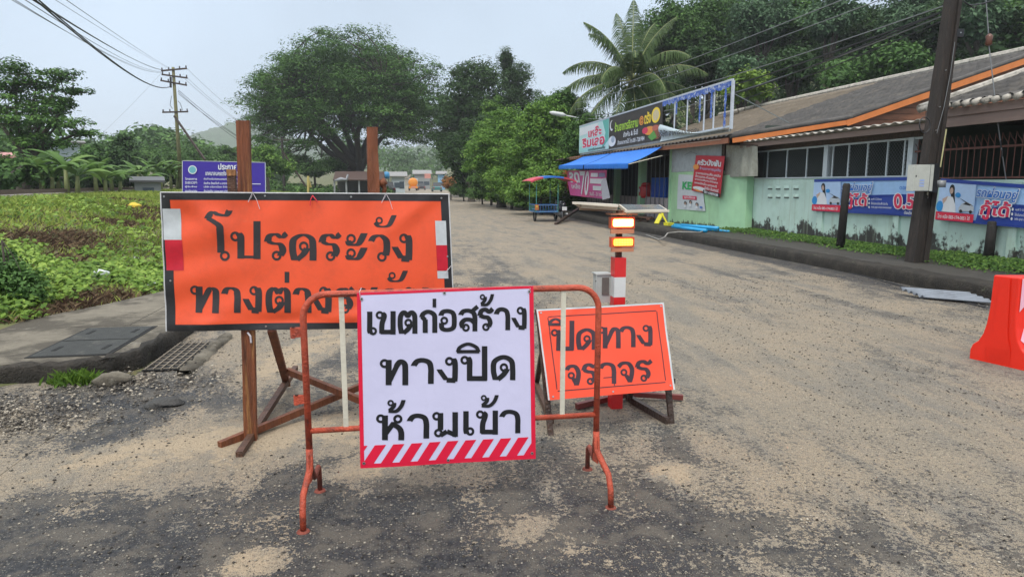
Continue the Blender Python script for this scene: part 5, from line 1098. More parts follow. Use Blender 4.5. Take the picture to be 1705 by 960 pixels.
# ================================================================= TREES AND PLANTS
def PD(px, py, D):
    d = ray(px, py); h = math.hypot(d[0], d[1]); return _c+d*(D/h)
def BL(px, py, D, rx, ry, dep=None):
    c = PD(px, py, D); s = D/FPX*math.cos(math.atan((px-PW/2)/FPX)-0)*1.0; s = D/(FPX*math.sqrt(1+((px-PW/2)/FPX)**2))*(1+((px-PW/2)/FPX)**2) if False else D/FPX*math.sqrt(1.0)/math.sqrt(1+((px-PW/2)/FPX)**2)
    return (c, (rx*s, dep if dep else rx*s*.9, ry*s))
m_bark = mat('dark_bark', (.055, .045, .035), .95, .35, 6, .8, 20, stretch=(3, 3, .6)); m_bark2 = mat('grey_bark', (.16, .14, .11), .95, .35, 6, .8, 20, stretch=(3, 3, .6))
LM = {
 'rain': leafmat('rain_tree_leaf', (.022, .06, .014), (.058, .135, .026), (.14, .26, .05)),
 'dark': leafmat('dark_leaf', (.018, .042, .013), (.04, .085, .024), (.085, .16, .045)),
 'mid': leafmat('mid_leaf', (.03, .07, .018), (.07, .15, .035), (.15, .27, .065)),
 'blue': leafmat('bluish_leaf', (.03, .065, .03), (.075, .14, .07), (.16, .26, .13)),
 'vine': leafmat('vine_leaf', (.04, .10, .016), (.11, .22, .035), (.24, .38, .07)),
 'lime': leafmat('young_leaf', (.06, .12, .02), (.16, .26, .04), (.30, .40, .08)),
 'banana': leafmat('banana_leaf', (.05, .11, .022), (.11, .21, .045), (.22, .33, .09), .5, .3),
 'palm': leafmat('palm_leaf', (.014, .032, .009), (.042, .08, .02), (.12, .17, .05), .5, .12),
 'orange': leafmat('croton_leaf', (.10, .10, .02), (.30, .12, .04), (.45, .22, .06)),
}
def tree(name, label, cat, blobs, leaf, base=None, D=None, trunk_r=.3, rr=.8, n_per=60, size=.26, flat=.6, up=.6, dens=1.0, aspect=.55, group=None, limbs=6, bark=None, shell=.6, tshift=0.0, core=1.0):
    c0 = np.mean([b[0] for b in blobs], 0)
    if base is None: base = V(c0[0], c0[1], 0)
    base = V(base[0], base[1], float(hgt(base[0], base[1]))-.1)
    o = thing(name, base, label, cat, group)
    B = MB(); top = c0.copy(); zf = base[2]+max(.8, (min(b[0][2] for b in blobs)-base[2])*.75)
    fork = V(base[0]+(top[0]-base[0])*.3, base[1]+(top[1]-base[1])*.3, zf)
    B.tube([base+V(0, 0, -.3), base+V(0, 0, .3), (base+fork)/2+V(*RNG.normal(size=2)*.05*trunk_r*4, 0), fork], [trunk_r*1.5, trunk_r*1.1, trunk_r*.9, trunk_r*.8], 9)
    tr = B.build('trunk', bark or m_bark, o, True)
    cs, rs = sub_clumps(blobs, dens, rr, flat)
    B = MB()
    for b in blobs: B.tube(limb_pts(fork, b[0]-V(0, 0, b[1][2]*.3), 6), np.linspace(trunk_r*.42, trunk_r*.12, 6), 6)
    pick = RNG.choice(len(cs), min(len(cs), limbs*len(blobs)), replace=False)
    for i in pick:
        b = min(blobs, key=lambda q: np.linalg.norm(q[0]-cs[i])); B.tube(limb_pts(b[0]-V(0, 0, b[1][2]*.3), cs[i], 5), np.linspace(trunk_r*.14, trunk_r*.03, 5), 4)
    tag(B.build('branches', bark or m_bark, o, True), kind='stuff')
    # clumps catch different amounts of new growth
    tint = np.clip(RNG.random(len(cs))*.8+.1+tshift, 0, 1)
    crown(o, cs, rs, n_per, size, LM[leaf], up, aspect, tint, shell=.35)
    ci = np.concatenate([np.repeat(b[0][None], 300, 0) for b in blobs]); cr_ = np.concatenate([np.repeat(np.array(b[1])[None], 300, 0) for b in blobs])  # oversized dark leaves added inside each crown to block light
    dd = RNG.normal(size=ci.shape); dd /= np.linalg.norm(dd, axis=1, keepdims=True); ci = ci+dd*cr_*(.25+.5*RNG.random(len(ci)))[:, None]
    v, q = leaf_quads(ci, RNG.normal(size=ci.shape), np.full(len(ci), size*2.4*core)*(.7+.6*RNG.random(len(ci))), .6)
    np_mesh('light_blocking_leaves', v, q, LM[leaf], o, np.repeat(RNG.random(len(ci))*.35, 4))
    return o
# --- rain tree
D = 92; rb = [BL(590, 190, D, 150, 112), ]
base = PY(600, 311, 90)
rt = thing('rain_tree', V(base[0], base[1], .1), 'huge spreading rain tree with umbrella crown over the left side of the road', 'tree')
s_ = D/FPX; ctr = PD(582, 205, D); cs = []
for i in range(1150):
    a = RNG.random()*6.283; t = RNG.random(); el = math.asin(min(1, t))*1.0; lay = RNG.random()
    rad = (.66+.35*RNG.random()) if lay < .72 else (.35+.4*RNG.random())
    z = math.sin(el)*rad*(1+.09*math.sin(3*a+.6)+.05*math.sin(8*a)); r = math.cos(el)*rad*(1+.08*math.sin(5*a+1.3)+.06*math.sin(9*a+z*9))
    x = ctr[0]+math.cos(a)*r*166*s_*.99; y = ctr[1]+math.sin(a)*r*11.5; zz = ctr[2]+z*134*s_
    cs.append((x, y, zz))
for i in range(330):   # drooping skirt
    a = RNG.random()*6.283; r = .55+.45*RNG.random(); dz = -RNG.random()**1.1*(95 if math.cos(a) < .2 else 80)*s_*(.5+.5*(r-.3))
    cs.append((ctr[0]+math.cos(a)*r*162*s_*(1-.12*RNG.random()), ctr[1]+math.sin(a)*r*11.5, ctr[2]+dz))
cs = np.array(cs); k = (cs[:, 2] > 4.2) & ~((cs[:, 2] < ctr[2]-1.0) & (np.hypot(cs[:, 0]-ctr[0]+1, cs[:, 1]-ctr[1]) < 8.0)) & ~((cs[:, 2] < ctr[2]-2.2) & (cs[:, 0] > ctr[0]+1)); cs = cs[k]; q_ = .95+1.15*RNG.random(len(cs)); rs = np.stack([q_*1.25, q_*1.25, q_*.40], 1)
fork = V(base[0], base[1], 3.2); B = MB(); B.tube([V(base[0], base[1], -.5), V(base[0], base[1], .6), V(base[0]-.2, base[1], 2), fork], [1.2, .8, .7, .8], 12); B.build('trunk', m_bark, rt, True)
B = MB(); mains = []
for i in range(11):
    a = i*6.283/11+.2; tip = V(ctr[0]+math.cos(a)*7.5, ctr[1]+math.sin(a)*6.5, 8.5+3.0*RNG.random()+(2.5 if i % 3 == 0 else 0)); P = limb_pts(fork, tip, 8, .15); mains.append(P); B.tube(P, np.linspace(.5, .17, 8), 7)
B.tube(limb_pts(fork, V(ctr[0]-10.5, ctr[1]-2, 5.4), 8, .05), np.linspace(.4, .1, 8), 7)
allp = np.array([p for P in mains for p in P[3:]])
for c in cs[::2]:
    j = np.argmin(np.linalg.norm(allp-c, axis=1)+RNG.random(len(allp))*2); B.tube(limb_pts(allp[j], c, 5, .2), np.linspace(.14, .03, 5), 4)
tag(B.build('branches', m_bark, rt, True), kind='stuff')
crown(rt, cs, rs, 115, .31, LM['rain'], 1.3, .5, np.clip(.25+.55*RNG.random(len(cs)), 0, 1), shell=.15)

# --- trees right of the road
tree('tree', 'broad dark green tree beyond the road, right of the rain tree', 'tree', [BL(795, 135, 78, 46, 30), BL(772, 190, 76, 42, 52), BL(815, 200, 78, 52, 56), BL(790, 255, 78, 52, 48)], 'dark', PD(800, 300, 78), rr=1.1, n_per=70, size=.30, trunk_r=.45, dens=2.0)
tree('conifer_tree', 'tall pointed feathery tree rising highest right of the road', 'tree', [BL(843, 103, 80, 13, 22), BL(855, 135, 80, 30, 32), BL(866, 170, 80, 34, 34), BL(845, 190, 80, 46, 42), BL(850, 240, 80, 50, 45)], 'dark', PD(850, 300, 80), rr=.8, n_per=60, size=.24, trunk_r=.35, dens=2.2, tshift=.12, aspect=.3)
tree('tree', 'dark low hanging tree leaning over the road gap beside the rain tree', 'tree', [BL(752, 200, 84, 26, 32), BL(742, 235, 84, 26, 26), BL(748, 262, 82, 20, 20)], 'dark', PD(770, 300, 82), rr=.9, n_per=60, size=.28, dens=2.0)
tree('tree', 'small yellow green tree standing in front of the pointed feathery tree', 'tree', [BL(822, 185, 66, 20, 22), BL(815, 205, 66, 18, 16)], 'vine', PD(822, 290, 66), rr=.6, n_per=60, size=.22, dens=2.2, tshift=-.1)
tree('tree', 'black green tree with drooping branches at the right road edge', 'tree', [BL(768, 265, 62, 34, 42), BL(798, 250, 60, 36, 55), BL(778, 300, 62, 26, 22)], 'dark', PD(785, 318, 60), rr=.8, n_per=60, size=.24, dens=2.4, tshift=-.2)
vg = 'creeper covered trees on the right side of the road'
for lb, bl, lf, D_ in (
  ('rounded light green creeper mound with the far street lamp above it', [(852, 232, 48, 56, 46), (815, 268, 46, 40, 46), (868, 278, 45, 54, 48)], 'vine', 46),
  ('creeper covered tree directly left of the near street lamp arm', [(905, 212, 42, 36, 46), (895, 255, 42, 44, 50), (918, 285, 41, 40, 40)], 'vine', 42),
  ('tall dark creeper tree rising behind the near street lamp', [(932, 180, 44, 32, 30), (950, 215, 44, 34, 50), (942, 265, 43, 44, 48)], 'mid', 40)):
    tree('vine_covered_tree', lb, 'tree', [BL(a, b, d, rx, ry) for a, b, d, rx, ry in bl], lf, PD(bl[1][0]+20, 310, D_), rr=.5, n_per=70, size=.16, dens=2.6, group=vg)
hg = 'hedge bushes along the right edge of the road'
for lb, bl, lf in (
  ('bright green bush crowding the fence behind the three wheeler canopy', [(900, 312, 35, 48, 30), (935, 312, 35, 34, 32), (870, 322, 36, 26, 20)], 'vine'),
  ('leafy hedge bush left of the three wheeler', [(842, 304, 43, 34, 30), (862, 322, 42, 28, 18)], 'vine'),
  ('low hedge bush with thin pale stems farther up the road', [(808, 304, 50, 26, 26), (828, 318, 50, 18, 14)], 'mid'),
  ('dark weeds and bush hanging over the pavement behind the three wheeler', [(965, 312, 37, 26, 30), (960, 250, 38, 24, 50), (975, 215, 38, 20, 22)], 'mid')):
    tree('bush', lb, 'bush', [BL(a, b, d, rx, ry) for a, b, d, rx, ry in bl], lf, rr=.38, n_per=60, size=.12, dens=2.8, trunk_r=.08, group=hg, limbs=3)
for lb, bl, lf in (
  ('low dark bush at the foot of the drooping tree by the road bend', [(772, 318, 62, 22, 12)], 'mid'),
  ('low bush under the rounded creeper mound, farther one', [(803, 324, 53, 24, 12)], 'mid'),
  ('low bright bush under the rounded creeper mound, nearer one', [(838, 329, 46, 28, 13)], 'vine'),
  ('creeper bush left of the sidecar canopy at pavement level', [(872, 336, 41, 26, 12)], 'mid'),
  ('creeper bush directly behind the sidecar railings', [(912, 340, 37, 30, 16)], 'vine'),
  ('creeper bush between the motorcycle and the pink banner', [(950, 335, 36, 24, 20)], 'mid')):
    tree('bush', lb, 'bush', [BL(a, b, d, rx, ry) for a, b, d, rx, ry in bl], lf, rr=.34, n_per=60, size=.12, dens=2.8, trunk_r=.06, group=hg, limbs=3)
tree('croton_bush', 'orange and green shrub at the bend on the right of the road', 'bush', [BL(756, 308, 66, 16, 12), BL(745, 302, 68, 9, 8)], 'orange', rr=.4, n_per=60, size=.16, dens=2.5, trunk_r=.06, limbs=3)

# --- forest behind the house
fg = 'forest trees on the slope behind the green house'
FT = [
 (1160, 85, 76, 90, 60, 'dark', 'big dark forest tree deep behind the coconut palm and the torn frame'),
 (1290, 85, 74, 90, 62, 'dark', 'big dark forest tree deep behind the bluish tree'),
 (1430, 75, 72, 90, 62, 'dark', 'big dark forest tree deep in the forest above the middle of the roof'),
 (1590, 80, 66, 90, 50, 'dark', 'big dark forest tree deep behind the utility pole'),
 # px,py,D,rx,ry, leaf, label
 (1125, 55, 62, 62, 62, 'mid', 'forest tree with layered branches directly right of the coconut palm tip'),
 (1105, 165, 56, 50, 48, 'dark', 'dark forest tree behind the right fronds of the coconut palm'),
 (1195, 35, 64, 60, 60, 'mid', 'forest tree above the torn sign frame, its top out of the picture'),
 (1175, 120, 52, 44, 44, 'dark', 'shadowy forest tree directly above the empty sign frame'),
 (1268, 45, 56, 50, 62, 'blue', 'bluish green forest tree right of the sign frame with a hanging leafy column'),
 (1245, 130, 47, 40, 34, 'blue', 'bluish forest tree low down above the bright sapling'),
 (1335, 50, 58, 50, 56, 'mid', 'forest tree crossed by the overhead cables, mid green and rounded'),
 (1322, 125, 48, 44, 40, 'dark', 'very dark forest tree just above the tan part of the roof'),
 (1385, 30, 52, 40, 44, 'blue', 'grey green forest tree with pendulous leaf clusters near the top edge'),
 (1440, 60, 56, 50, 58, 'dark', 'dark forest tree midway along the roof ridge'),
 (1412, 125, 46, 42, 32, 'mid', 'low forest tree peeping over the grey roof ridge'),
 (1510, 40, 54, 46, 55, 'blue', 'bluish forest tree immediately left of the utility pole'),
 (1498, 105, 45, 44, 28, 'mid', 'low forest tree just over the ridge left of the utility pole'),
 (1575, 55, 52, 40, 60, 'dark', 'forest tree half hidden behind the utility pole top'),
 (1640, 30, 50, 44, 56, 'blue', 'bluish forest tree right of the utility pole behind the guy wire'),
 (1700, 50, 52, 50, 56, 'mid', 'rightmost forest tree, cut by the edge of the picture'),
 (1075, 235, 58, 45, 40, 'dark', 'dark tree filling the gap behind the palm trunk and the signboard'),
 (1000, 235, 52, 40, 45, 'dark', 'dark tree behind the far end of the signboard, left of the palm'),
]
for i, (px, py, D_, rx, ry, lf, lb) in enumerate(FT):
    bl = [BL(px, py, D_, rx*.95, ry*.8)]
    for j in range(4): bl.append(BL(px+random.uniform(-.55, .55)*rx, py+random.uniform(-.6, .55)*ry, D_+random.uniform(-3, 1), rx*.55, ry*.45))
    tree('forest_tree', lb, 'tree', bl, lf, rr=.85, n_per=70, size=.25, dens=2.0, trunk_r=.3, group=fg, limbs=4, up=.5, flat=.75, tshift=-.14)
tree('sapling', 'bright yellow green sapling over the roof just right of the sign frame', 'tree', [BL(1240, 140, 40, 30, 26), BL(1262, 150, 40, 20, 18), BL(1225, 158, 40, 24, 14)], 'lime', rr=.45, n_per=24, size=.20, dens=1.5, trunk_r=.08, limbs=5, shell=.3)
n = 70000; az = np.radians(8+44*RNG.random(n)); dd = 42+62*RNG.random(n); X = np.sin(az)*dd; Y = np.cos(az)*dd; k = X > 16; X, Y = X[k], Y[k]; Z = hgt(X, Y)+5.0*RNG.random(len(X))**1.4
v, q = leaf_quads(np.stack([X, Y, Z], 1), RNG.normal(size=(len(X), 3))+V(0, 0, .8), .28+.3*RNG.random(len(X)), .55)
tag(np_mesh('undergrowth', v, q, LM['dark'], None, np.repeat(RNG.random(len(X))*.35, 4)), 'dark forest undergrowth on the slope behind the houses', kind='stuff')

# --- coconut palm
pc = PD(1052, 135, 44); pb = V(pc[0]+.6, pc[1], float(hgt(pc[0], pc[1]))-.3)
pm = thing('coconut_palm', pb, 'coconut palm with wide drooping fronds rising behind the shop signboard', 'palm tree')
B = MB(); P = [pb+(pc-pb)*t+V(-.5*math.sin(t*3.1), 0, 0) for t in np.linspace(0, 1, 18)]; B.tube(P, [(.24-.07*t+(.012 if i % 2 else 0)) for i, t in enumerate(np.linspace(0, 1, 18))], 10); B.build('trunk', m_bark2, pm, True)
def frond(az, el0, L, droop, name='frond', parent=pm, c=None, nl=92, lw=.06, ll=.95, m=None, tw=0.0):
    c = pc if c is None else c; n = 16; P = []; p = c.copy(); el = el0; h = np.array([math.cos(az), math.sin(az), 0])
    for i in range(n+1):
        P.append(p.copy()); p = p+(h*math.cos(el)+V(0, 0, math.sin(el)))*L/n; el -= droop/n*(.5+1.0*i/n)
    P = np.array(P); side = np.array([-h[1], h[0], 0]); vs, ti = [], []
    for k in range(nl):
        t = .13+.87*k/nl; f = t*n; i = min(int(f), n-1); q = P[i]+(P[i+1]-P[i])*(f-i); d = (P[i+1]-P[i])/np.linalg.norm(P[i+1]-P[i]); upv = np.cross(side, d); upv *= np.sign(upv[2]+1e-6)
        l = ll*math.sin(math.pi*min(1, .2+t*.8))**.6*(.85+.3*RNG.random()); 
        for s in (-1, 1):
            dirn = side*s*.80+d*.45+upv*(.10)-V(0, 0, .42)+RNG.normal(size=3)*.07; dirn /= np.linalg.norm(dirn); a = q; m1 = q+dirn*l*.5; e = q+dirn*l*.9-V(0, 0, l*.55)
            w = d*lw*.5; vs += [a-w*.6, a+w*.6, m1+w, m1-w, m1-w, m1+w, e+w*.15, e-w*.15]; ti += [RNG.random()*.5+.25]*8
    o = np_mesh(name, np.array(vs), np.arange(len(vs)).reshape(-1, 4), m or LM['palm'], parent, ti)
    MB().tube(list(P), np.linspace(.05, .012, n+1), 5).build('midrib', MATS['frond_rib'] if 'frond_rib' in MATS else mat('frond_rib', (.20, .22, .07), .5, .1), o, True); return o
for az, el, L, dr in ((-.1, .55, 4.9, 1.3), (.05, .1, 4.7, .9), (.3, .9, 4.8, 1.4), (-.4, -.15, 4.6, 1.1), (.9, 1.2, 4.9, .7), (1.4, 1.42, 5.2, .25), (1.9, 1.3, 5.0, .5), (2.4, 1.15, 4.8, 1.0), (2.8, .75, 4.9, 1.6), (3.1, .35, 4.9, 1.5), (3.4, .0, 4.9, 1.3), (3.7, -.35, 4.6, .9), (4.2, -.5, 4.4, .8), (4.7, -.7, 4.2, .6), (5.2, -.55, 4.3, .8), (5.7, -.3, 4.5, .9), (-1.2, .3, 4.2, 1.6), (-1.7, .9, 4.3, 1.9), (-2.2, .5, 4.4, 1.7), (2.1, .6, 4.5, 1.4), (1.0, .5, 4.5, 1.4), (-.8, .85, 4.6, 1.7), (3.0, 1.2, 4.8, .9), (.1, 1.25, 4.8, .8)):
    frond(az-.16, el, L, dr)
for i in range(11):
    a = i*.9; MB().lathe(pc+V(math.cos(a)*.38, math.sin(a)*.3-.1, -.55-.25*(i % 3)), [(.04, 0), (.11, .06), (.13, .14), (.10, .22), (.03, .27)], 9).build('coconut', mat('green_coconut', (.13, .14, .03), .5, .2) if i == 0 else MATS['green_coconut'], pm, True)

# --- left side: tall airy tree, bananas, distant woods
lt = tree('tree', 'tall airy tree with layered branches at the left edge above the bananas', 'tree', [BL(30, 120, 47, 55, 16), BL(100, 128, 46, 34, 13), BL(122, 152, 45, 24, 9), BL(60, 165, 46, 50, 12), BL(10, 185, 46, 50, 16), BL(95, 205, 44, 45, 13), BL(135, 222, 43, 22, 8), BL(45, 225, 45, 40, 14), BL(-25, 140, 47, 45, 22), BL(60, 140, 46, 40, 12), BL(20, 150, 47, 60, 14), BL(70, 185, 45, 45, 12), BL(30, 205, 44, 50, 12), BL(105, 175, 45, 30, 9), BL(70, 240, 44, 50, 14)], 'rain', PD(36, 300, 45), rr=.6, n_per=46, size=.19, dens=1.0, trunk_r=.30, flat=.38, up=1.2, limbs=10, tshift=.05, core=.35)
bgp = 'banana plants at the foot of the bank'
m_bstem = mat('banana_stem', (.18, .20, .07), .6, .25, 6)
def banana_leaf(c, az, el, L, w, droop, parent, tint):
    n = 10; P = []; p = np.array(c, float); h = np.array([math.cos(az), math.sin(az), 0]); e = el; S = np.array([-h[1], h[0], 0])
    for i in range(n+1): P.append(p.copy()); p = p+(h*math.cos(e)+V(0, 0, math.sin(e)))*L/n; e -= droop/n
    vs, ti = [], []
    for i, q in enumerate(P):
        t = i/n; ww = w*math.sin(math.pi*min(1, max(0, (t-.12)/.88))**.75)*.5 if t > .12 else .02; ww = max(ww, .015); rag = 1+.25*RNG.normal() if 0 < i < n else 1
        vs += [q+S*ww*rag-V(0, 0, ww*.45), q, q-S*ww*(1+.25*RNG.normal())-V(0, 0, ww*.45)]; ti += [tint-.1, tint+.15, tint-.05]
    fs = [(3*i+a, 3*i+a+1, 3*i+a+4, 3*i+a+3) for i in range(n) for a in (0, 1)]
    return np_mesh('leaf', np.array(vs), np.array(fs), LM['banana'], parent, np.clip(ti, 0, 1), True)
for px, py, D_, H_, lb in ((70, 316, 40, 2.6, 'banana plant under the left edge tree'), (112, 318, 38, 2.7, 'tall banana plant with broad arching leaves right of the left edge tree'), (98, 318, 44, 2.4, 'banana plant with upright leaves behind the tall arching one'), (160, 315, 42, 2.3, 'banana plant in front of the dark rounded tree'), (186, 314, 45, 2.2, 'low banana plant with drooping leaves left of the grey shed'),
                       (232, 312, 52, 2.6, 'banana plant behind the grey shed'), (258, 312, 56, 3.0, 'light green banana plant left of the utility pole'), (285, 312, 58, 2.8, 'banana plant right behind the utility pole foot'), (345, 312, 60, 3.0, 'banana plant behind the purple notice board')):
    b = PD(px, py, D_); z0 = float(hgt(b[0], b[1])); b[2] = z0; o = thing('banana_plant', b, lb, 'banana plant', bgp)
    for k in range(2): MB().tube([b+V(k*.35, k*.2, 0), b+V(k*.4, k*.2, H_*.45-k*.3)], [.13, .08], 8).build('stem', m_bstem, o, True)
    for k in range(15):
        kk = k % 2; az = k*2.4+RNG.random()*.8; banana_leaf(b+V(kk*.4, kk*.2, H_*.42-kk*.3), az, .75+.7*RNG.random(), H_*(.56+.22*RNG.random()), .38+.12*RNG.random(), 1.3+1.0*RNG.random(), o, .2+.5*RNG.random())
mg = 'trees beyond the bank on the left'
for lb, bl, lf, kw in (
  ('dark rounded tree behind the bananas, left of the utility pole', [(195, 262, 60, 30, 30), (178, 275, 58, 24, 22), (205, 238, 60, 14, 16)], 'dark', {}),
  ('small green tree between the left edge tree and the dark rounded tree', [(150, 268, 56, 24, 20), (160, 250, 58, 14, 10)], 'mid', {}),
  ('cassava thicket at the bottom left below the airy tree', [(25, 285, 40, 40, 24), (65, 292, 43, 34, 18), (0, 300, 36, 24, 16), (120, 292, 54, 34, 16)], 'mid', {}),
  ('dark scrub filling the shade under the leftmost bananas', [(15, 306, 50, 40, 12), (70, 304, 52, 36, 12), (125, 304, 54, 36, 12), (180, 304, 56, 30, 11)], 'dark', {}),
  ('dark low scrub between the banana plants and the grey shed', [(165, 300, 50, 32, 14), (215, 298, 54, 26, 14), (300, 296, 62, 40, 14)], 'dark', {}),
  ('bushy tree right behind the utility pole', [(250, 262, 90, 40, 18), (285, 270, 85, 30, 14)], 'mid', {}),
  ('pale bushy tree left of the timber post', [(330, 262, 95, 34, 18), (365, 272, 90, 26, 14), (380, 255, 95, 14, 12)], 'mid', {}),
  ('feathery tree just right of the left timber post under the rain tree', [(440, 262, 70, 24, 20), (425, 285, 66, 22, 16), (468, 280, 70, 22, 14)], 'vine', {}),
  ('shrubby tree in the shade left of the brown roofed shelter', [(520, 285, 85, 32, 14), (555, 278, 90, 24, 14), (495, 272, 95, 24, 14)], 'mid', {})):
    tree('tree', lb, 'tree', [BL(a, b, d, rx, ry) for a, b, d, rx, ry in bl], lf, rr=.75, n_per=60, size=.24, dens=2.2, trunk_r=.16, group=mg, limbs=3, **kw)
# distant woods on the left: many small trees read as one mass
def woods(name, label, pts, r, leaf, n_per=90, size=.9):
    pts = np.array(pts, float); rs = np.stack([r, r, r*.8], 1); C, Nn, s, idx = clump_leaves(pts, rs, n_per, size, .6, .6)
    t = np.clip(RNG.random(len(pts))[idx]*.6+.3*RNG.random(len(idx)), 0, 1); v, q = leaf_quads(C, Nn, s, .6); return tag(np_mesh(name, v, q, LM[leaf], None, np.repeat(t, 4)), label, kind='stuff')
pts, r = [], []
for i in range(230):
    px = random.uniform(120, 470); D_ = random.uniform(120, 230); prof = np.interp(px, [120, 180, 215, 240, 290, 330, 370, 420, 470], [250, 238, 228, 222, 226, 240, 252, 258, 250]); top = prof+random.uniform(6, 40); pts.append(PD(px, top, D_)); r.append(4.5*random.uniform(.6, 1.1)*D_/180)
woods('distant_woods', 'distant green woods beyond the railway on the left', pts, np.array(r), 'mid', 80, 1.1)
pts, r = [], []
for i in range(120):
    px = random.uniform(560, 760); D_ = random.uniform(230, 330); pts.append(PD(px, random.uniform(252, 286)-(abs(px-690) > 40)*14, D_)); r.append(5*random.uniform(.6, 1.1))
woods('distant_woods', 'pale misty woods at the far end of the road', pts, np.array(r), 'mid', 60, 1.3)
# misty hills
def hill(name, label, D0, pxs, pys, m):
    vs = []; w = 120; rows = 14
    for j in range(rows+1):
        for i in range(w+1):
            px = pxs[0]+(pxs[-1]-pxs[0])*i/w; py = np.interp(px, pxs, pys); top = PD(px, py, D0)[2]; t = j/rows
            d = D0*(1-.35*(1-t)); p = PD(px, 300, d); zz = -3+(top+3)*math.sin(t*math.pi/2)+RNG.normal()*1.3*t+2.2*math.sin(i*.9+j)*t; vs.append((p[0], p[1], zz))
    for i in range(w+1):
        p = PD(pxs[0]+(pxs[-1]-pxs[0])*i/w, 300, D0*1.4); vs.append((p[0], p[1], -3))
    W = w+1; fs = [(j*W+i, j*W+i+1, (j+1)*W+i+1, (j+1)*W+i) for j in range(rows+1) for i in range(w)]
    return tag(np_mesh(name, np.array(vs), np.array(fs), m, None, smooth=True), label, kind='structure')
m_hill = mat('wooded_hill', (.05, .085, .035), .95, .5, .12, 1.0, .4)
hill('hills', 'wooded hill fading into low cloud on the left', 950, [-260, 60, 200, 300, 340, 400, 440, 560], [250, 246, 250, 244, 222, 208, 216, 250], m_hill)
hill('hills', 'pale hill closing the view beyond the end of the road', 700, [420, 560, 640, 700, 760, 900, 1100], [262, 256, 252, 246, 250, 240, 250], m_hill)
# bushes at the near left
tree('bush', 'dark leafy bush among the weeds at the left edge of the picture', 'bush', [BL(15, 470, 10, 48, 32), BL(-25, 450, 10.5, 50, 40), BL(45, 492, 9.6, 26, 18)], 'mid', rr=.14, n_per=60, size=.055, dens=2.4, trunk_r=.015, limbs=5, tshift=.05)
pts, r = [], []
for i in range(90):
    px = random.uniform(330, 660); D_ = random.uniform(28, 60); p = PD(px, 300, D_); p[2] = float(hgt(p[0], p[1]))+.25*random.random()
    if p[0] < -3.2 and p[0] > float(ridge_x(p[1]))-3: pts.append(p); r.append(.45*random.uniform(.6, 1.3))
woods('shrubs', 'low shrubs along the bank behind the big orange sign', pts, np.array(r), 'vine', 120, .13)

pts, r = [], []
for i in range(150):
    px = random.uniform(425, 650); D_ = random.uniform(72, 120); p = PD(px, 300, D_); p[2] = float(hgt(p[0], p[1]))+.5*random.random(); pts.append(p); r.append(1.0*random.uniform(.5, 1.3))
woods('undergrowth', 'shaded green undergrowth around the roots of the rain tree', pts, np.array(r), 'mid', 90, .32)

pts, r = [], []
for i in range(170):
    px = random.uniform(-520, 140); D_ = random.uniform(75, 150); p = PD(px, 300, D_); p[2] = random.uniform(1.5, 6.5); pts.append(p); r.append(3.2*random.uniform(.6, 1.2))
woods('distant_woods', 'green woods on the flat land beyond the far left edge', pts, np.array(r), 'mid', 80, .9)
# ================================================================= POLES, CABLES, STREET LAMPS
m_pole = mat('weathered_dark_pole', (.030, .023, .019), .85, .35, 4, .6, 30, stretch=(4, 4, .6), stain=[((.07, .048, .035), 4.5, .52, .15, .6), ((.02, .018, .016), 3, .55, .15, .7)])
m_cable = mat('black_cable', (.02, .02, .022), .6, .1); m_cablet = mat('grey_wire', (.20, .21, .22), .6, .1)
pb = G(1526, 436, .22); ptop = PY(1597, -70, pb[1]-.05)
up = thing('utility_pole', pb, 'dark leaning concrete utility pole with a meter cabinet, between the two loan banners', 'utility pole')
B = MB(); n = 16; vs = []
for i in range(n+1):
    t = i/n; c = pb+(ptop-pb)*t; w = .33-.11*t; d = .26-.08*t; g_ = .05
    for x, y in ((-w/2, -d/2), (-g_, -d/2), (-g_, -d/2+.04), (g_, -d/2+.04), (g_, -d/2), (w/2, -d/2), (w/2, d/2), (-w/2, d/2)): vs.append(c+V(x*.9+y*.1, y, 0)+RNG.normal(size=3)*.002)
B.add(vs, [(8*i+k, 8*i+(k+1) % 8, 8*i+8+(k+1) % 8, 8*i+8+k) for i in range(n) for k in range(8)]); B.build('pole', m_pole, up)
PYp = pb[1]-.16
cbx = [PX(0, 0, 1)]
a = PY(1524, 274, PYp-.14); b = PY(1546, 318, PYp-.14)
m_cab = mat('off_white_cabinet', (.52, .53, .48), .45, .08, 10, stain=[((.35, .33, .28), 12, .6, .1, .5)])
k = MB().box2((a[0], PYp-.14, b[2]), (b[0]+.07, PYp+.02, a[2])).build('cabinet', m_cab, up)
MB().box2((a[0]+.01, PYp-.147, b[2]+.01), (b[0]-.005, PYp-.141, a[2]-.01)).build('cabinet_door', m_cab, k); MB().box2((b[0]+.0, PYp-.143, b[2]), (b[0]+.006, PYp-.139, a[2])).build('door_gap', m_blackv, k)
MB().box((a[0]+.03, PYp-.15, (a[2]+b[2])/2+.03), (.015, .01, .03)).build('latch', m_black, k)
for i in range(3): MB().box((a[0]+.15, PYp-.149, b[2]+.09+i*.045), (.09, .002, .028)).build('sticker', C_('pale_blue_sticker', (.35, .45, .75)), k)
MB().box2((b[0]+.075, PYp-.10, b[2]-.02), (b[0]+.21, PYp+.03, a[2]+.02)).build('black_box', m_blackv, up)
c = PY(1567, 306, PYp-.1); MB().tube([c+V(0, 0, -.06), c+V(0, 0, .06)], .075, 12).build('meter_can', mat('grey_meter', (.22, .23, .24), .35, .2), up, True)
MB().beam(PY(1545, 318, PYp-.02), G(1549, 427, .23)+V(0, .15, 0), .022, .022).build('pipe', m_cream, up); MB().tube([PY(1566, 278, PYp-.05), PY(1576, 215, PYp-.05)], .011, 7).build('pipe', mat('yellowed_pipe', (.5, .47, .24), .5, .1), up)
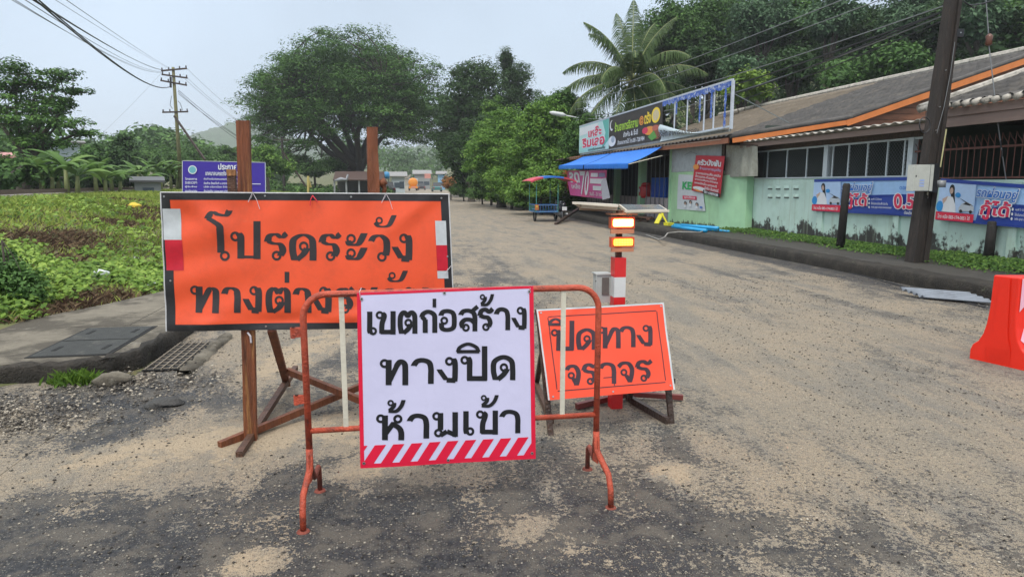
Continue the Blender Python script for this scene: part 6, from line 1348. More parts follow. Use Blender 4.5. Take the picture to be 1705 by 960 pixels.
c = PY(1598, 55, pb[1]-.12); MB().box(c, (.13, .04, .13)).build('junction_box', m_blackv, up); MB().tube([c+V(0, -.02, 0), c+V(0, -.03, 0)], .012, 7).build('bolt', m_steel, up)
for py in (117, 178, 217): c = PY(1578-(py-117)*.16-4, py, pb[1]-.15); MB().tube([c, c+V(0, -.02, 0)], .010, 7).build('bolt', m_steel, up)
P = [PY(1590, 70, pb[1]-.14), PY(1583, 120, pb[1]-.15), PY(1572, 178, pb[1]-.15), PY(1560, 222, pb[1]-.15)]; MB().tube(P, .005, 5).build('drop_wire', m_cablet, up)
MB().tube([PY(1540+9*math.cos(t), 208+13*math.sin(t), PYp-.02) for t in np.linspace(0, 6.28, 15)], .010, 5).build('cable_coil', m_cable, up)
# guy wire
gw = thing('guy_wire', G(1696, 443, .22), 'steel guy wire with a brown insulator, right of the utility pole', 'guy wire')
Yg = 9.9; P = [PY(1639, -40, 10.3), PY(1646, 55, 10.2)]; MB().tube(P, .008, 6).build('upper_strand', m_cablet, gw)
c = PY(1647, 66, 10.2); MB().lathe(c-V(0, 0, .10), [(.02, 0), (.055, .03), (.045, .09), (.055, .15), (.02, .19)], 12).build('insulator', mat('brown_porcelain', (.13, .05, .03), .3, .2), gw, True)
MB().tube([PY(1647, 77, 10.2), PY(1661, 200, 10.05), G(1696, 440, .22)], .009, 6).build('lower_strand', m_cablet, gw)
for py, s in ((393, .02), (240, .013), (255, .013)): MB().tube([PY(1661+(py-200)*.146, py-6, 9.95), PY(1661+(py-200)*.146, py+6, 9.95)], s, 7).build('clamp', m_cable, gw)
# black sign posts
for (x0, y0, x1, y1, lb) in ((1410, 305, 1399, 414, 'short black post in front of the first loan banner'), (1653, 368, 1645, 436, 'short dark post under the sagging loan banner')):
    b = G(x1, y1, .22); b = PX(x1, y1, 9.97) if b[0] > 9.97 else b; b[2] = .2; t = PY(x0, y0, b[1]); B = MB(); B.tube([b, b+(t-b)*.97, t], [.085, .075, .055], 12); tag(B.build('post', MATS.get('charred_post') or mat('charred_post', (.022, .019, .017), .8, .3, 6, .6, 30), None, True), lb, 'post')
def catenary(a, b, sag, n=18): return [a+(b-a)*t-V(0, 0, 4*sag*t*(1-t)) for t in np.linspace(0, 1, n)]
def cable(a, b, sag, r, label, group, m=None): return tag(MB().tube(catenary(a, b, sag), r, 5).build('overhead_cable', m or m_cable), label, 'cable', group)
fpole = PD(968, 175, 40)
g1 = 'cables running from the leaning utility pole along the street'
for i, (a, e_, sg_, r) in enumerate((((1500, -40), (955, 165), .15, .012), ((1570, -40), (957, 172), .2, .012), ((1583, 6), (958, 182), .35, .012), ((1590, 12), (960, 192), .5, .018), ((1592, 18), (962, 196), .65, .014), ((1590, 26), (963, 205), .8, .012), ((1588, 12), (958, 199), .75, .016))):
    A_ = PY(a[0], a[1], pb[1] if i > 1 else 12.5); cable(A_, PD(e_[0], e_[1], 40), sg_, r, ('%s cable from the leaning utility pole toward the palm' % ('highest', 'second highest', 'third highest', 'thick middle', 'thin lower', 'lowest', 'second thick lower')[i]), g1, m_cablet if i in (0, 1, 2, 4) else None)
cable(PY(1612, 8, pb[1]), PY(1720, -40, pb[1]-3), .1, .012, 'short cable leaving the pole top toward the upper right corner', g1)
MB_ = MB(); MB_.tube([PY(1604, 2, pb[1]-.2), PY(1622, 14, pb[1]-.2), PY(1628, 6, pb[1]-.2)], .012, 5).build('hook', m_cable, up)
# left utility pole
lb_ = T(302, 318); lY = lb_[1]; ltop = PY(288, 112, lY)
ul = thing('utility_pole', lb_, 'thin utility pole with four crossarms and a slanting brace on the left bank', 'utility pole')
m_lp = mat('mossy_concrete_pole', (.16, .15, .07), .85, .3, 3); MB().tube([lb_, ltop], [.16, .10], 10).build('pole', m_lp, ul, True)
up_t = lambda f: lb_+(ltop-lb_)*f
tips = []
for (x0, y0, x1, y1) in ((268, 118, 311, 114), (269, 124, 312, 130), (267, 134, 311, 142), (270, 187, 313, 186)):
    a, b = PY(x0, y0, lY-.1), PY(x1, y1, lY-.1); MB().beam(a, b, .09, .11).build('crossarm', m_wood_k, ul); tips += [a, b]
    for t in (.04, .3, .72, .97):
        p = a+(b-a)*t; MB().lathe(p+V(0, 0, .06), [(.03, 0), (.06, .04), (.035, .09), (.055, .13), (.02, .16)], 7).build('insulator', mat('dark_insulator', (.06, .05, .05), .4, .1) if 'dark_insulator' not in MATS else MATS['dark_insulator'], ul, True)
MB().beam(PY(290, 193, lY-.1), PY(341, 266, lY-1.5), .12, .12).build('brace', m_wood_k, ul)
P = [PY(289, 160, lY-.15)+V(-.15, 0, 0), PY(283, 175, lY-.15), PY(287, 181, lY-.15)]; MB().tube(P, .02, 5).build('wire_loop', m_cable, ul)
P = [PY(296, 168, lY-.15), PY(300, 172, lY-.15), PY(304, 184, lY-.15), PY(299, 182, lY-.15)]; MB().tube(P, .02, 5).build('wire_loop', m_cable, ul)
MB().beam(PY(284, 128, lY-.2), PY(284, 146, lY-.2), .12, .12).build('splice_box', m_cable, ul)
g2 = 'cables crossing the sky to the left utility pole'
words = ('leftmost thin', 'second thin', 'third thin', 'upper thick', 'bundled middle', 'lower thick black', 'second lower thick black', 'right faint', 'rightmost faint')
for i, (x0, tip, sg_, r) in enumerate(((14, (268, 121), .5, .007), (20, (268, 120), .62, .007), (38, (270, 119), .55, .008), (50, (269, 116), .35, .013), (54, (270, 117), .35, .008), (60, (283, 145), .9, .016), (66, (282, 144), .9, .014), (88, (279, 113), .1, .005), (108, (281, 113), .1, .007))):
    cable(PD(x0-18, -14, 13.5), PY(tip[0], tip[1], lY-.15), sg_*.6, r, words[i]+' cable running from the upper left corner to the left pole', g2, m_cablet if r < .009 else None)
fp = PD(590, 262, 74)
g3 = 'cables continuing from the left pole behind the rain tree'
for i, (tip, end) in enumerate((((311, 114), (472, 232)), ((312, 130), (470, 238)), ((308, 132), (468, 236)), ((297, 150), (470, 262)), ((296, 152), (466, 268)), ((297, 156), (468, 258)))):
    cable(PY(tip[0], tip[1], lY-.1), PD(end[0], end[1], 78), .7, .016 if i > 2 else .01, ('highest', 'second highest', 'third highest', 'fourth', 'lowest thick', 'second lowest')[i]+' cable dropping right from the left pole to the rain tree', g3, m_cablet if i < 3 else None)
cable(PY(270, 120, lY), PD(170, 222, 70), .1, .006, 'single faint wire slanting down left from the left pole', g2, m_cablet)
p2 = PD(469, 312, 78); t2 = PD(469, 228, 78); o = thing('utility_pole', p2, 'distant utility pole with a slanting brace under the left side of the rain tree', 'utility pole')
MB().tube([V(t2[0], t2[1], p2[2]-.5), t2], [.17, .12], 8).build('pole', m_pole, o); MB().beam(PD(472, 254, 77.5), PD(509, 310, 77), .16, .16).build('brace', m_wood_k, o); MB().beam(t2+V(-.8, 0, -.3), t2+V(.8, 0, -.3), .1, .1).build('crossarm', m_wood_k, o)
# street lamps
m_lamp = mat('weathered_lamp_housing', (.55, .56, .55), .4, .1)
for (x0, y0, x1, y1, D_, lb) in ((915, 187, 962, 196, 38, 'street lamp with a long arm pointing left above the signboard end'), (784, 229, 802, 233, 62, 'distant street lamp head sticking out of the creeper mound')):
    a, b = PD(x0, y0, D_), PD(x1, y1, D_+.5); o = thing('street_lamp', V(b[0], b[1], .2), lb, 'street lamp')
    MB().tube([V(b[0], b[1], .1), b-V(0, 0, .1)], [.11, .07], 9).build('pole', m_cablet, o, True); MB().tube([b-V(0, 0, .15), b, a+(b-a)*.5], .03, 7).build('arm', m_lamp, o, True)
    h = a+(b-a)*.0; MB().tube([a, a+(b-a)*.1, a+(b-a)*.45, a+(b-a)*.58], [.03, .10, .12, .05], 10).build('lamp_head', m_lamp, o, True); MB().tube([a+(b-a)*.08-V(0, 0, .06), a+(b-a)*.42-V(0, 0, .08)], [.05, .06], 8).build('lens', mat('lamp_glass', (.4, .42, .42), .15, 0) if 'lamp_glass' not in MATS else MATS['lamp_glass'], o, True)

# ================================================================= THREE-WHEELER (motorcycle with sidecar)
tk = thing('sidecar_motorcycle', (6.9, 28.3, 0), 'parked motorcycle with a blue sidecar and red and blue canopy at the kerb', 'three wheeler')
TY = 28.0; m_blue = mat('faded_blue_frame', (.05, .16, .38), .5, .2, 8, stain=[((.05, .28, .24), 5, .55, .1, .7)]); m_teal = mat('teal_tube', (.08, .30, .27), .5, .2); m_tyre = mat('tyre_rubber', (.018, .018, .018), .8, .1); m_bike = mat('black_motorcycle', (.015, .016, .018), .25, .2)
def tp_(x, y, Y=TY): return PY(x, y, Y)
xl_, xr_ = tp_(893, 345)[0], tp_(929, 345)[0]; dpt = 1.5
def ring(c, R, r, axis=0, n=18, m=7):
    pts = []
    for i in range(n+1):
        t = 2*math.pi*i/n; p = V(0, R*math.cos(t), R*math.sin(t)); pts.append(np.array(c)+p)
    return MB().tube(pts, r, m, False)
z0, z1, z2 = .42, .70, tp_(900, 306)[2]
fr_ = MB()
for z in (z0, z1):
    for a, b in (((xl_, TY), (xr_, TY)), ((xl_, TY), (xl_, TY+dpt)), ((xl_, TY+dpt), (xr_, TY+dpt)), ((xr_, TY), (xr_, TY+dpt))): fr_.tube([V(*a, z), V(*b, z)], .018, 6)
fr_.build('sidecar_frame', m_blue, tk)
MB().box2((xl_, TY, z0-.03), (xr_, TY+dpt, z0)).build('sidecar_floor', m_blue, tk)
for i in range(8): x = xl_+(xr_-xl_)*(i+.5)/8; MB().tube([V(x, TY, z0), V(x, TY, z1)], .009, 5).build('rail_bar', m_blue, tk)
for i in range(7): y = TY+dpt*(i+.5)/7; MB().tube([V(xl_, y, z0), V(xl_, y, z1)], .009, 5).build('rail_bar', m_teal, tk)
for x in (xl_, xr_):
    for y in (TY, TY+dpt): MB().tube([V(x, y, z0), V(x, y, z2)], .014, 6).build('canopy_post', m_teal, tk)
MB().box2((xl_+.05, TY+.9, z0+.15), (xr_-.05, TY+1.35, z0+.22)).build('seat', m_bike, tk)
def can(a0, a1, m):
    B = MB(); x0, x1 = xl_-.28, xr_+.72; B.sheet(lambda u, v: V(x0+(x1-x0)*(a0+(a1-a0)*u), TY-.25+2.1*v, z2+.02+.30*math.sin(math.pi*(.04+.92*(a0+(a1-a0)*u)))**.6+.02*math.sin(v*3)), 8, 6, .012); B.build('canopy_panel', m, tk, True)
    B = MB(); k = 8; B.sheet(lambda u, v: V(x0+(x1-x0)*(a0+(a1-a0)*u), TY-.26, z2+.02+.30*math.sin(math.pi*(.04+.92*(a0+(a1-a0)*u)))**.6-v*.07), 8, 1); B.build('canopy_fringe', m, tk)
m_cr = mat('faded_red_canvas', (.48, .05, .08), .6, .15, 4); m_cbl = mat('blue_canvas', (.02, .15, .52), .6, .1, 4)
can(0, .27, m_cr); can(.27, .72, m_cbl); can(.72, 1, m_cr)
w_ = ring((xl_+.06, TY+.6, .25), .23, .035); w_.build('wheel', m_tyre, tk, True); MB().disc((xl_-.03, TY+.45, .52), .001, .001).build('hub', m_cable, tk)
MB().box2((xl_-.03, TY+.35, .50), (xl_+.12, TY+.85, .53)).build('mudguard', m_blue, tk)
MB().box2((xl_-.06, TY-.03, .50), (xl_+.10, TY, .72)).build('tail_board', mat('orange_reflector_board', (.45, .15, .05), .5, .2), tk)
MB().box2((xl_-.02, TY-.04, .60), (xl_+.05, TY-.031, .68)).build('tail_lamp', mat('yellow_lens', (.55, .40, .06), .3, .1), tk)
mxx = tp_(938, 350)[0]
for y, R in ((TY+.15, .26), (TY+1.40, .26)):
    w_ = ring((mxx, y, .28), R-.02, .045).build('wheel', m_tyre, tk, True); B = MB()
    for k in range(6): t = k*math.pi/3; B.tube([V(mxx, y, .28), V(mxx, y+math.cos(t)*.22, .28+math.sin(t)*.22)], .01, 4)
    B.build('spokes', m_steel, w_)
B = MB(); B.tube([V(mxx, TY-.12, .62), V(mxx, TY+.0, .72), V(mxx, TY+.35, .76), V(mxx, TY+.62, .74)], [.06, .12, .13, .08], 10); B.build('saddle', m_bike, tk, True)
MB().tube([V(mxx, TY+.0, .58), V(mxx, TY+.4, .52), V(mxx, TY+.75, .45), V(mxx, TY+1.0, .62), V(mxx, TY+1.10, .88)], [.10, .13, .12, .11, .09], 10).build('body', m_bike, tk, True)
MB().tube([V(mxx, TY+.3, .30), V(mxx, TY+.75, .30)], .13, 10).build('engine', mat('engine_grey', (.12, .12, .12), .4, .3), tk, True)
for s in (-.07, .07): MB().tube([V(mxx+s, TY+1.08, .85), V(mxx+s, TY+1.38, .28)], .02, 6).build('fork', m_steel, tk)
MB().tube([V(mxx-.34, TY+.98, 1.02), V(mxx-.12, TY+1.06, .98), V(mxx+.12, TY+1.06, .98), V(mxx+.34, TY+.98, 1.02)], .018, 6).build('handlebar', m_bike, tk, True)
for s in (-1, 1): MB().tube([V(mxx+s*.25, TY+1.0, 1.02), V(mxx+s*.32, TY+1.0, 1.22)], .007, 5).disc((mxx+s*.33, TY+1.0, 1.2), .06, .07, 10).build('mirror', m_bike, tk, True)
MB().tube([V(mxx+.14, TY-.15, .33), V(mxx+.14, TY+.5, .30)], [.05, .04], 8).build('exhaust', m_steel, tk, True); MB().box((mxx, TY-.16, .50), (.16, .02, .05)).build('tail_lamp', m_redp, tk)
a = tp_(938, 343, TY-.2); MB().box((mxx, TY-.2, .56), (.20, .008, .15)).build('number_plate', mat('white_plate', (.62, .62, .62), .4, .05), tk)
MB().tube([V(xr_, TY+.4, .45), V(mxx, TY+.5, .4)], .02, 6).build('coupling_tube', m_blue, tk); MB().tube([V(xr_, TY+1.1, .45), V(mxx, TY+1.0, .45)], .02, 6).build('coupling_tube', m_blue, tk)

# ================================================================= THINGS ON THE PAVEMENT
m_dk = m_wood_k
pt = G(1000, 362, .22); tb = thing('timber_pile', (8.9, 25.6, .22), 'dark pile of old timber and planks on the pavement beside the three wheeler', 'timber pile')
for i in range(16):
    c = V(8.75+random.uniform(-.35, .35), 25.3+random.uniform(-1.8, 1.8), .26+.05*(i//4)+random.random()*.04); a = 1.57+random.uniform(-.35, .35); L_ = random.uniform(1.0, 2.6)
    d = V(math.cos(a), math.sin(a), random.uniform(-.04, .04))*L_/2; MB().beam(c-d, c+d, random.uniform(.06, .16), random.uniform(.025, .06)).build('plank', random.choice([m_wood_k, m_wood_d, m_wood_k]), tb)
bm_ = tag(MB().beam(G(925, 373, .03), G(975, 352, .25)+V(0, 0, .35), .10, .10).build('timber_beam', m_wood_k), 'dark timber beam lying from the road up onto the kerb', 'beam')
yl = thing('yellow_stand', G(1105, 366, .22), 'bright yellow folding plastic stand lying on the pavement by the blue pipes', 'plastic stand'); m_yel = mat('yellow_plastic', (.66, .60, .03), .4, .1)
MB().beam(G(1093, 372, .24), G(1093, 372, .24)+V(.22, .1, .34), .20, .03).build('leg_panel', m_yel, yl); MB().beam(G(1112, 374, .24), G(1093, 372, .24)+V(.22, .1, .34), .05, .03).build('strut', m_yel, yl); MB().box(G(1114, 373, .30), (.26, .22, .10), .3, .01).build('base_block', m_yel, yl)
m_pvc = mat('sky_blue_pvc', (.02, .34, .66), .35, .08, 6)
for i, (x0, y0, x1, y1, z, lb) in enumerate(((1116, 374, 1180, 380, .27, 'upper blue plastic pipe of the bundle on the pavement'), (1120, 377, 1176, 384, .27, 'lower blue plastic pipe of the bundle on the pavement'), (1135, 375, 1196, 380, .33, 'blue plastic pipe lying on top of the other pipes'), (1160, 381, 1215, 385, .25, 'long thin blue pipe lying apart at the near end of the bundle'))):
    a, b = G(x0, y0, z), G(x1, y1, z); tag(MB().tube([a, b], .055 if i < 3 else .03, 10).build('pipe', m_pvc, None, True), lb, 'pipe', 'blue plastic pipes in front of the green wall')
tag(MB().tube([G(x, y, z) for x, y, z in ((1076, 391, .02), (1098, 399, .05), (1106, 395, .24), (1112, 388, .25), (1130, 386, .25), (1165, 387, .25), (1172, 384, .25))], .02, 6).build('hose', mat('grey_hose', (.28, .27, .25), .6, .2), None, True), 'grey hose trailing off the kerb into the road', 'hose')
tag(MB().tube([G(x, y, .012) for x, y in ((1240, 408), (1340, 437), (1450, 462), (1540, 486), (1640, 511))], .010, 5).build('cable', m_cable, None, True), 'black cable lying in the gutter along the kerb', 'cable')
cp = thing('cinder_block', G(1110, 362, .22), 'pale grey crate with a dark frame standing in the shop entrance', 'crate'); c = G(1085, 366, .22)+V(.6, 1.2, .16); MB().box(c, (.35, 1.0, .28)).build('body', C_('pale_crate', (.35, .38, .45)), cp); MB().box(c+V(-.18, 0, 0), (.02, 1.04, .32)).build('frame', m_blackv, cp); cp.name = 'crate'

# litter on the bank
m_bag = mat('white_plastic_bag', (.62, .66, .68), .4, .05)
for (px, py, s, lb) in ((166, 466, .13, 'white plastic bag caught in the weeds'), (248, 473, .07, 'small white scrap on the path edge'), (258, 480, .08, 'crumpled pale wrapper near the pavement end'), (245, 338, .05, 'tiny white scrap high on the bank'), (228, 433, .05, 'little white scrap in the middle of the bank')):
    rock(T(px, py)+V(0, 0, s*.5), (s*1.1, s*.8, s*.6), m_bag, lb, 'plastic_bag'); COL.objects[-1]['category'] = 'litter'
rock(T(224, 347)+V(0, 0, .06), (.22, .25, .12), mat('yellow_flowers', (.6, .42, .03), .7, .3, 30), 'clump of yellow flowers on the bank', 'flower_clump'); COL.objects[-1]['category'] = 'flowers'

# ================================================================= NOTICE BOARD BEHIND THE BIG SIGN
nY = 14.0; nb = thing('notice_board', V(PY(372, 300, nY)[0], nY, .9), 'purple blue public notice board behind the left timber post', 'notice board')
pN = Panel(PY(303, 267, nY), PY(442, 270, nY), PY(303, 343, nY), PY(443, 342, nY)); pN.cloth('board', mat('violet_blue_board', (.045, .022, .30), .45, .06, 3), nb, 4, 4, .03)
B = MB(); t_ = .012
for a in ((0, 0, 1, .012), (0, .988, 1, 1), (0, 0, .008, 1), (.992, 0, 1, 1)): pN.rect(B, *a, lift=.004)
B.build('white_rim', m_whiteref, nb)
its = [('e', wht, .125, .20, .052, .095), ('e', C_('emblem_aqua', (.15, .42, .48)), .125, .20, .042, .077), ('t', wht, 'ประกาศ', .43, .05, .66, .19, .03), ('t', wht, 'เทศบาลนครตรัง โทร. 075-218017', .28, .21, .80, .32, .02), ('r', wht, .80, .495, .94, .51)]
for i, (l, r_) in enumerate((('โครงการ', 'ก่อสร้างปรับปรุงถนนคอนกรีตเสริมเหล็ก'), ('ระยะเวลา', 'ก่อสร้าง ตั้งแต่วันที่ ๑ มกราคม พ.ศ. ๒๕๖๕'), ('ผู้รับจ้าง', 'บริษัท ตรังการโยธา จำกัด ที่อยู่ ตรัง'), ('งบประมาณ', 'จำนวนเงิน ๙,๘๐๐,๐๐๐ บาท ราคากลาง'), ('ผู้ควบคุมงาน', 'นายช่างโยธา เทศบาลนครตรัง'), ('ผู้ตรวจงาน', 'คณะกรรมการตรวจรับพัสดุ ในงานจ้าง'))):
    y = .37+i*.088; its += [('t', wht, l, .04, y, .18, y+.055, .015), ('t', wht, r_, .26, y, .66, y+.06, .015)]
def pN_items(): print_(pN, nb, its)
pN_items()
for x in (.12, .88): p = pN.at(x, .5, -.06); MB().beam(V(p[0], nY+.06, float(hgt(p[0], nY))-.1), V(p[0], nY+.06, pN.at(x, .05)[2]), .06, .06).build('leg', m_wood_k, nb)

# ================================================================= FAR BUILDINGS AND VEHICLES
def house(name, label, cat, px0, px1, pyb, pye, pyr, D_, wall, roofm, depth=8, windows=(), over=.5, door=None):
    a, b = PD(px0, pyb, D_), PD(px1, pyb, D_); zb = float(hgt((a[0]+b[0])/2, a[1]))-.2; ze = PD((px0+px1)/2, pye, D_)[2]; zr_ = PD((px0+px1)/2, pyr, D_)[2]
    d = (b-a); d[2] = 0; L_ = np.linalg.norm(d); d /= L_; nn = V(-d[1], d[0], 0); o = thing(name, V((a[0]+b[0])/2, (a[1]+b[1])/2, zb), label, cat)
    a = V(a[0], a[1], zb); B = MB(); c4 = [a, a+d*L_, a+d*L_+nn*depth, a+nn*depth]; h = V(0, 0, ze-zb)
    B.add(c4+[c+h for c in c4], [(3, 2, 1, 0), (4, 5, 6, 7), (0, 1, 5, 4), (1, 2, 6, 5), (2, 3, 7, 6), (3, 0, 4, 7)]); B.build('wall', wall, o)
    e1, e2 = a-d*over-nn*over+h, a+d*(L_+over)-nn*over+h; f1, f2 = a-d*over+nn*(depth+over)+h, a+d*(L_+over)+nn*(depth+over)+h; rg = V(0, 0, zr_-ze); m1, m2 = a-d*over+nn*depth/2+h+rg, a+d*(L_+over)+nn*depth/2+h+rg
    for nm, q in (('roof', (e1, e2, m2, m1)), ('roof', (m1, m2, f2, f1))): slab([q[0]+V(0, 0, .1), q[1]+V(0, 0, .1), q[2]+V(0, 0, .1), q[3]+V(0, 0, .1)], .12, nm, roofm, o)
    B = MB(); B.add([a+h, a+nn*depth+h, a+nn*depth/2+h+rg], [(0, 1, 2)]).add([a+d*L_+h, a+d*L_+nn*depth+h, a+d*L_+nn*depth/2+h+rg], [(2, 1, 0)]); B.build('gable', wall, o)
    for (u, v, w_, hh_) in windows:
        p = a+d*L_*u+V(0, 0, (ze-zb)*v)-nn*.03; q = p+d*w_; B = MB(); B.add([p, q, q+V(0, 0, hh_), p+V(0, 0, hh_), p+nn*.02, q+nn*.02, q+V(0, 0, hh_)+nn*.02, p+V(0, 0, hh_)+nn*.02], [(0, 1, 2, 3), (4, 7, 6, 5), (0, 4, 5, 1), (1, 5, 6, 2), (2, 6, 7, 3), (3, 7, 4, 0)]); B.build('window', C_('dark_window', (.05, .07, .09), .2), o)
    return o
w_white, w_grey, w_blue = C_('far_white_wall', (.50, .56, .60)), C_('far_grey_wall', (.26, .27, .27)), C_('far_blue_wall', (.22, .42, .62))
r_brown, r_grey, r_rust, r_pink = C_('far_brown_roof', (.06, .032, .024)), C_('far_grey_roof', (.22, .21, .20)), C_('far_rust_roof', (.25, .12, .08)), C_('far_pink_roof', (.48, .22, .20))
house('house', 'pale blue grey house with dark gable left of the orange truck', 'house', 652, 674, 312, 294, 286, 120, w_white, r_grey, 9, ((.2, .35, 1.0, .9), (.6, .3, .8, 1.2)))
house('house', 'low grey roofed house far up the road left of the bend', 'house', 690, 716, 303, 290, 283, 190, w_grey, r_grey, 10, ((.2, .3, 1.5, 1.0), (.6, .3, 1.5, 1.0)))
house('house', 'small blue house beyond the bend on the right of the road', 'house', 729, 741, 303, 290, 285, 170, w_blue, r_grey, 6, ((.3, .3, .8, .8),))
house('house', 'white house with pink roof edge at the far left behind the trees', 'house', -60, 18, 300, 262, 252, 66, w_white, r_pink, 8, ((.62, .75, 1.0, 1.0), (.86, .75, .8, 1.0)))
o = house('house', 'white building with a blue shutter behind the left edge tree', 'house', 88, 138, 300, 238, 232, 78, w_white, r_grey, 8, ())
p = PD(97, 243, 77.7); q_ = PD(110, 227, 77.7)
for i in range(6): z = p[2]+(q_[2]-p[2])*i/6; MB().beam(V(p[0], p[1]-.1, z), V(q_[0], q_[1]-.1, z), .06, (q_[2]-p[2])/6*.75).build('shutter_slat', C_('shutter_blue', (.12, .30, .60)), o)
house('shed', 'grey sheet metal shed at the foot of the banana plants', 'shed', 224, 268, 314, 303, 296, 47, w_grey, C_('dark_shed_roof', (.07, .07, .07)), 4, ((.3, .2, .6, .35),), .25)
# open shelter under the rain tree
sh = thing('shelter', V(*PD(600, 314, 70)[:2], .2), 'open brown roofed roadside shelter under the rain tree', 'shelter'); a, b = PD(556, 306, 70), PD(640, 306, 70); zt2, zb2 = PD(600, 290, 70)[2], PD(600, 299, 70)[2]
slab([V(a[0], a[1]-1, zb2), V(b[0], b[1]-1, zb2), V(b[0], b[1]+2, zt2+.3), V(a[0], a[1]+2, zt2+.3)], .1, 'roof', r_brown, sh); slab([V(a[0], a[1]+2, zt2+.3), V(b[0], b[1]+2, zt2+.3), V(b[0], b[1]+5, zb2), V(a[0], a[1]+5, zb2)], .1, 'roof', r_brown, sh)
for t in (.02, .25, .5, .75, .98): p = a+(b-a)*t; MB().box((p[0], p[1]-.7, zb2/2), (.16, .16, zb2)).build('post', w_grey, sh); 
MB().box(((a[0]+b[0])/2, a[1]+4, zb2/2), (b[0]-a[0], .1, zb2)).build('back_wall', C_('dark_back_wall', (.05, .05, .045)), sh)
bt = PD(570, 312, 66); bo = thing('motorbike', bt, 'light coloured motorbike parked beside the brown roofed shelter', 'motorbike')
for s in (-.6, .6): ring((bt[0]+s, bt[1], .5), .28, .06).build('wheel', m_tyre, bo)
MB().tube([bt+V(-.7, 0, .6), bt+V(-.1, 0, .75), bt+V(.4, 0, .7), bt+V(.55, 0, 1.2)], [.08, .2, .15, .08], 8).build('body', C_('silver_body', (.22, .23, .25)), bo, True)
# water tank on stand
c = PD(643, 288, 112); wt = thing('water_tank', V(c[0], c[1], .2), 'blue water tank on a stand left of the pale house', 'water tank'); MB().lathe(c-V(0, 0, .9), [(.5, 0), (.55, .5), (.5, .95), (.2, 1.1)], 14).build('tank', C_('tank_blue', (.05, .28, .55)), wt, True)
for s in (-1, 1): MB().box((c[0]+s*.35, c[1], c[2]/2-.4), (.15, .15, c[2]-.9)).build('leg', w_grey, wt)
def vehicle(name, label, cat, px, py, D_, L_, W_, H_, body, ang=0.0, cab=.45):
    c = PD(px, py, D_); z = float(hgt(c[0], c[1]))+.02; o = thing(name, V(c[0], c[1], z), label, cat); ca, sa = math.cos(ang), math.sin(ang)
    def R_(x, y, zz): return V(c[0]+x*ca-y*sa, c[1]+x*sa+y*ca, z+zz)
    def hull(secs, nm, m, par=o):
        B = MB(); vs = []
        for y, w, zb, zt in secs: vs += [R_(-w/2, y, zb), R_(w/2, y, zb), R_(w/2*.96, y, zt), R_(-w/2*.96, y, zt)]
        n = len(secs); B.add(vs, [(0, 1, 2, 3), (4*n-1, 4*n-2, 4*n-3, 4*n-4)]+[(4*i+k, 4*i+4+k, 4*i+4+(k+1) % 4, 4*i+(k+1) % 4) for i in range(n-1) for k in range(4)]); return B.build(nm, m, par)
    hull([(-L_/2, W_*.96, .35, H_*.52), (-L_/2+.3, W_, .3, H_*.58), (L_/2-.3, W_, .3, H_*.55), (L_/2, W_*.94, .35, H_*.45)], 'body', body)
    hull([(-L_*.36, W_*.86, H_*.56, H_*.60), (-L_*.22, W_*.84, H_*.56, H_), (L_*.15, W_*.84, H_*.56, H_*.98), (L_*.32, W_*.86, H_*.54, H_*.56)], 'cabin', C_('dark_glass', (.03, .035, .04), .15))
    hull([(-L_*.20, W_*.80, H_*.995, H_*1.02), (L_*.13, W_*.80, H_*.975, H_*1.0)], 'roof', body)
    for sx in (-1, 1):
        for y in (-L_*.30, L_*.30): p = R_(sx*W_*.47, y, .32); MB().tube([p-V(ca, sa, 0)*.1, p+V(ca, sa, 0)*.1], .32, 12).build('wheel', m_tyre, o)
        p = R_(sx*W_*.38, -L_/2-.01, H_*.42); MB().box(p, (.22, .04, .2)).build('tail_lamp', m_redp, o)
    return o
vehicle('parked_car', 'dark minivan parked in front of the pale house on the left', 'car', 645, 312, 108, 4.4, 1.75, 1.75, C_('charcoal_paint', (.05, .05, .055), .3), .2)
vehicle('parked_car', 'small dark vehicle parked right of the orange truck', 'car', 702, 307, 165, 4.0, 1.6, 1.6, C_('charcoal_paint', (.05, .05, .055), .3))
vehicle('parked_car', 'teal pickup at the right edge of the far road', 'car', 727, 308, 132, 4.6, 1.75, 1.7, C_('teal_paint', (.06, .20, .20), .3))
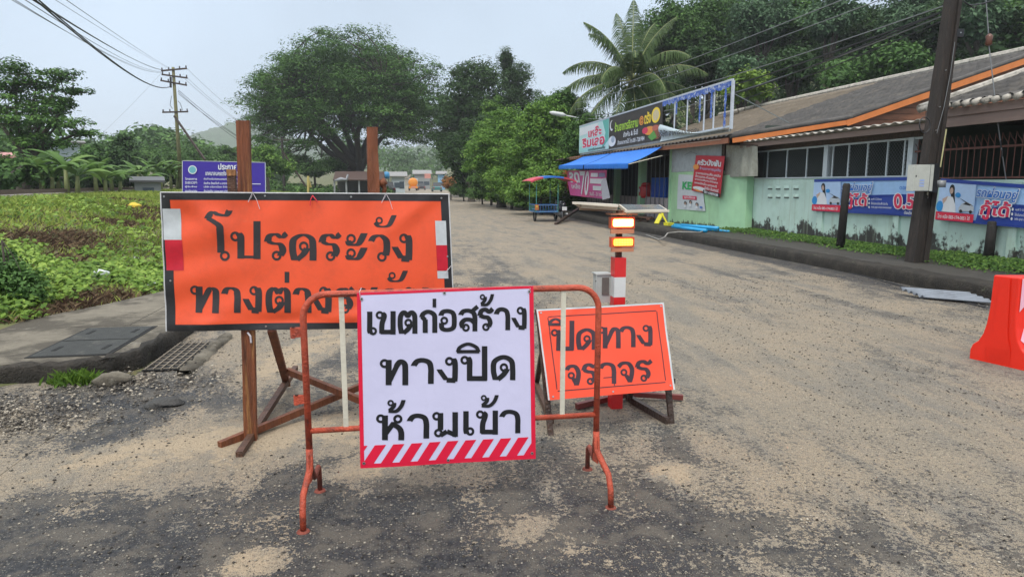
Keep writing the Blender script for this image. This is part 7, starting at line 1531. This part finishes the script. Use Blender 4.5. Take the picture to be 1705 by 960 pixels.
# orange tanker truck
c = PD(688, 311, 150); z = float(hgt(c[0], c[1])); tr_ = thing('tanker_truck', V(c[0], c[1], z), 'orange tanker truck with a white cab parked far up the road', 'truck')
m_or = C_('truck_orange', (.75, .26, .02), .4); B = MB(); x0, y0 = c[0], c[1]
B.tube([V(x0, y0, z+1.75), V(x0, y0+.15, z+1.75), V(x0, y0+3.6, z+1.75), V(x0, y0+3.8, z+1.75)], [.85, 1.0, 1.0, .85], 18); B.build('tank', m_or, tr_, True)
MB().box((x0, y0+2.5, z+.75), (1.7, 5.6, .25)).build('chassis', m_or, tr_); MB().box((x0, y0-.2, z+.75), (1.9, .3, .5)).build('rear_rack', m_or, tr_); MB().box((x0, y0-.37, z+.75), (.9, .03, .35)).build('striped_board', C_('pale_red_board', (.6, .25, .2)), tr_)
MB().box((x0+.2, y0+5.0, z+1.7), (1.9, 1.6, 1.9)).build('cab', w_white, tr_)
for sx in (-.8, .8):
    for y in (y0+.8, y0+4.8): MB().tube([V(x0+sx-.14, y, z+.45), V(x0+sx+.14, y, z+.45)], .45, 12).build('wheel', m_tyre, tr_)
c = PD(712, 293, 180); ps = thing('shop_sign', V(c[0], c[1], 0), 'faded pinkish square sign hanging far up the road', 'sign'); MB().box(c, (1.6, .1, 1.2)).build('board', C_('pale_red_board', (.6, .25, .2)), ps); MB().box((c[0]+.9, c[1], c[2]/2), (.1, .1, c[2])).build('post', w_grey, ps)
# fence posts with wire along the right
fn = thing('wire_fence', (8.9, 40, .2), 'overgrown wire fence with grey concrete posts along the right side', 'fence')
for y in np.arange(36.5, 62, 2.4):
    x = 9.2+float(curve_shift(y)); MB().box((x, y, .95), (.1, .1, 1.7)).build('fence_post', m_cap, fn)
    for z in (.5, .9, 1.3, 1.7): MB().beam(V(x, y, z), V(9.2+float(curve_shift(y+2.4)), y+2.4, z), .012, .012).build('wire', m_cablet, fn)

# ================================================================= HAZE
hb = MB().box2((-1000, -60, -4.5), (1000, 1500, 110)).build('haze', None)
hm = bpy.data.materials.new('haze_air'); hm.use_nodes = True; N = hm.node_tree.nodes; L = hm.node_tree.links; N.remove(N['Principled BSDF'])
pv_ = N.new('ShaderNodeVolumePrincipled'); pv_.inputs['Density'].default_value = HAZE; pv_.inputs['Color'].default_value = (.93, .96, 1, 1); pv_.inputs['Anisotropy'].default_value = .1; L.new(pv_.outputs[0], N['Material Output'].inputs['Volume'])
hb.data.materials.append(hm); tag(hb, 'thin morning haze in the air over the whole valley', kind='stuff')
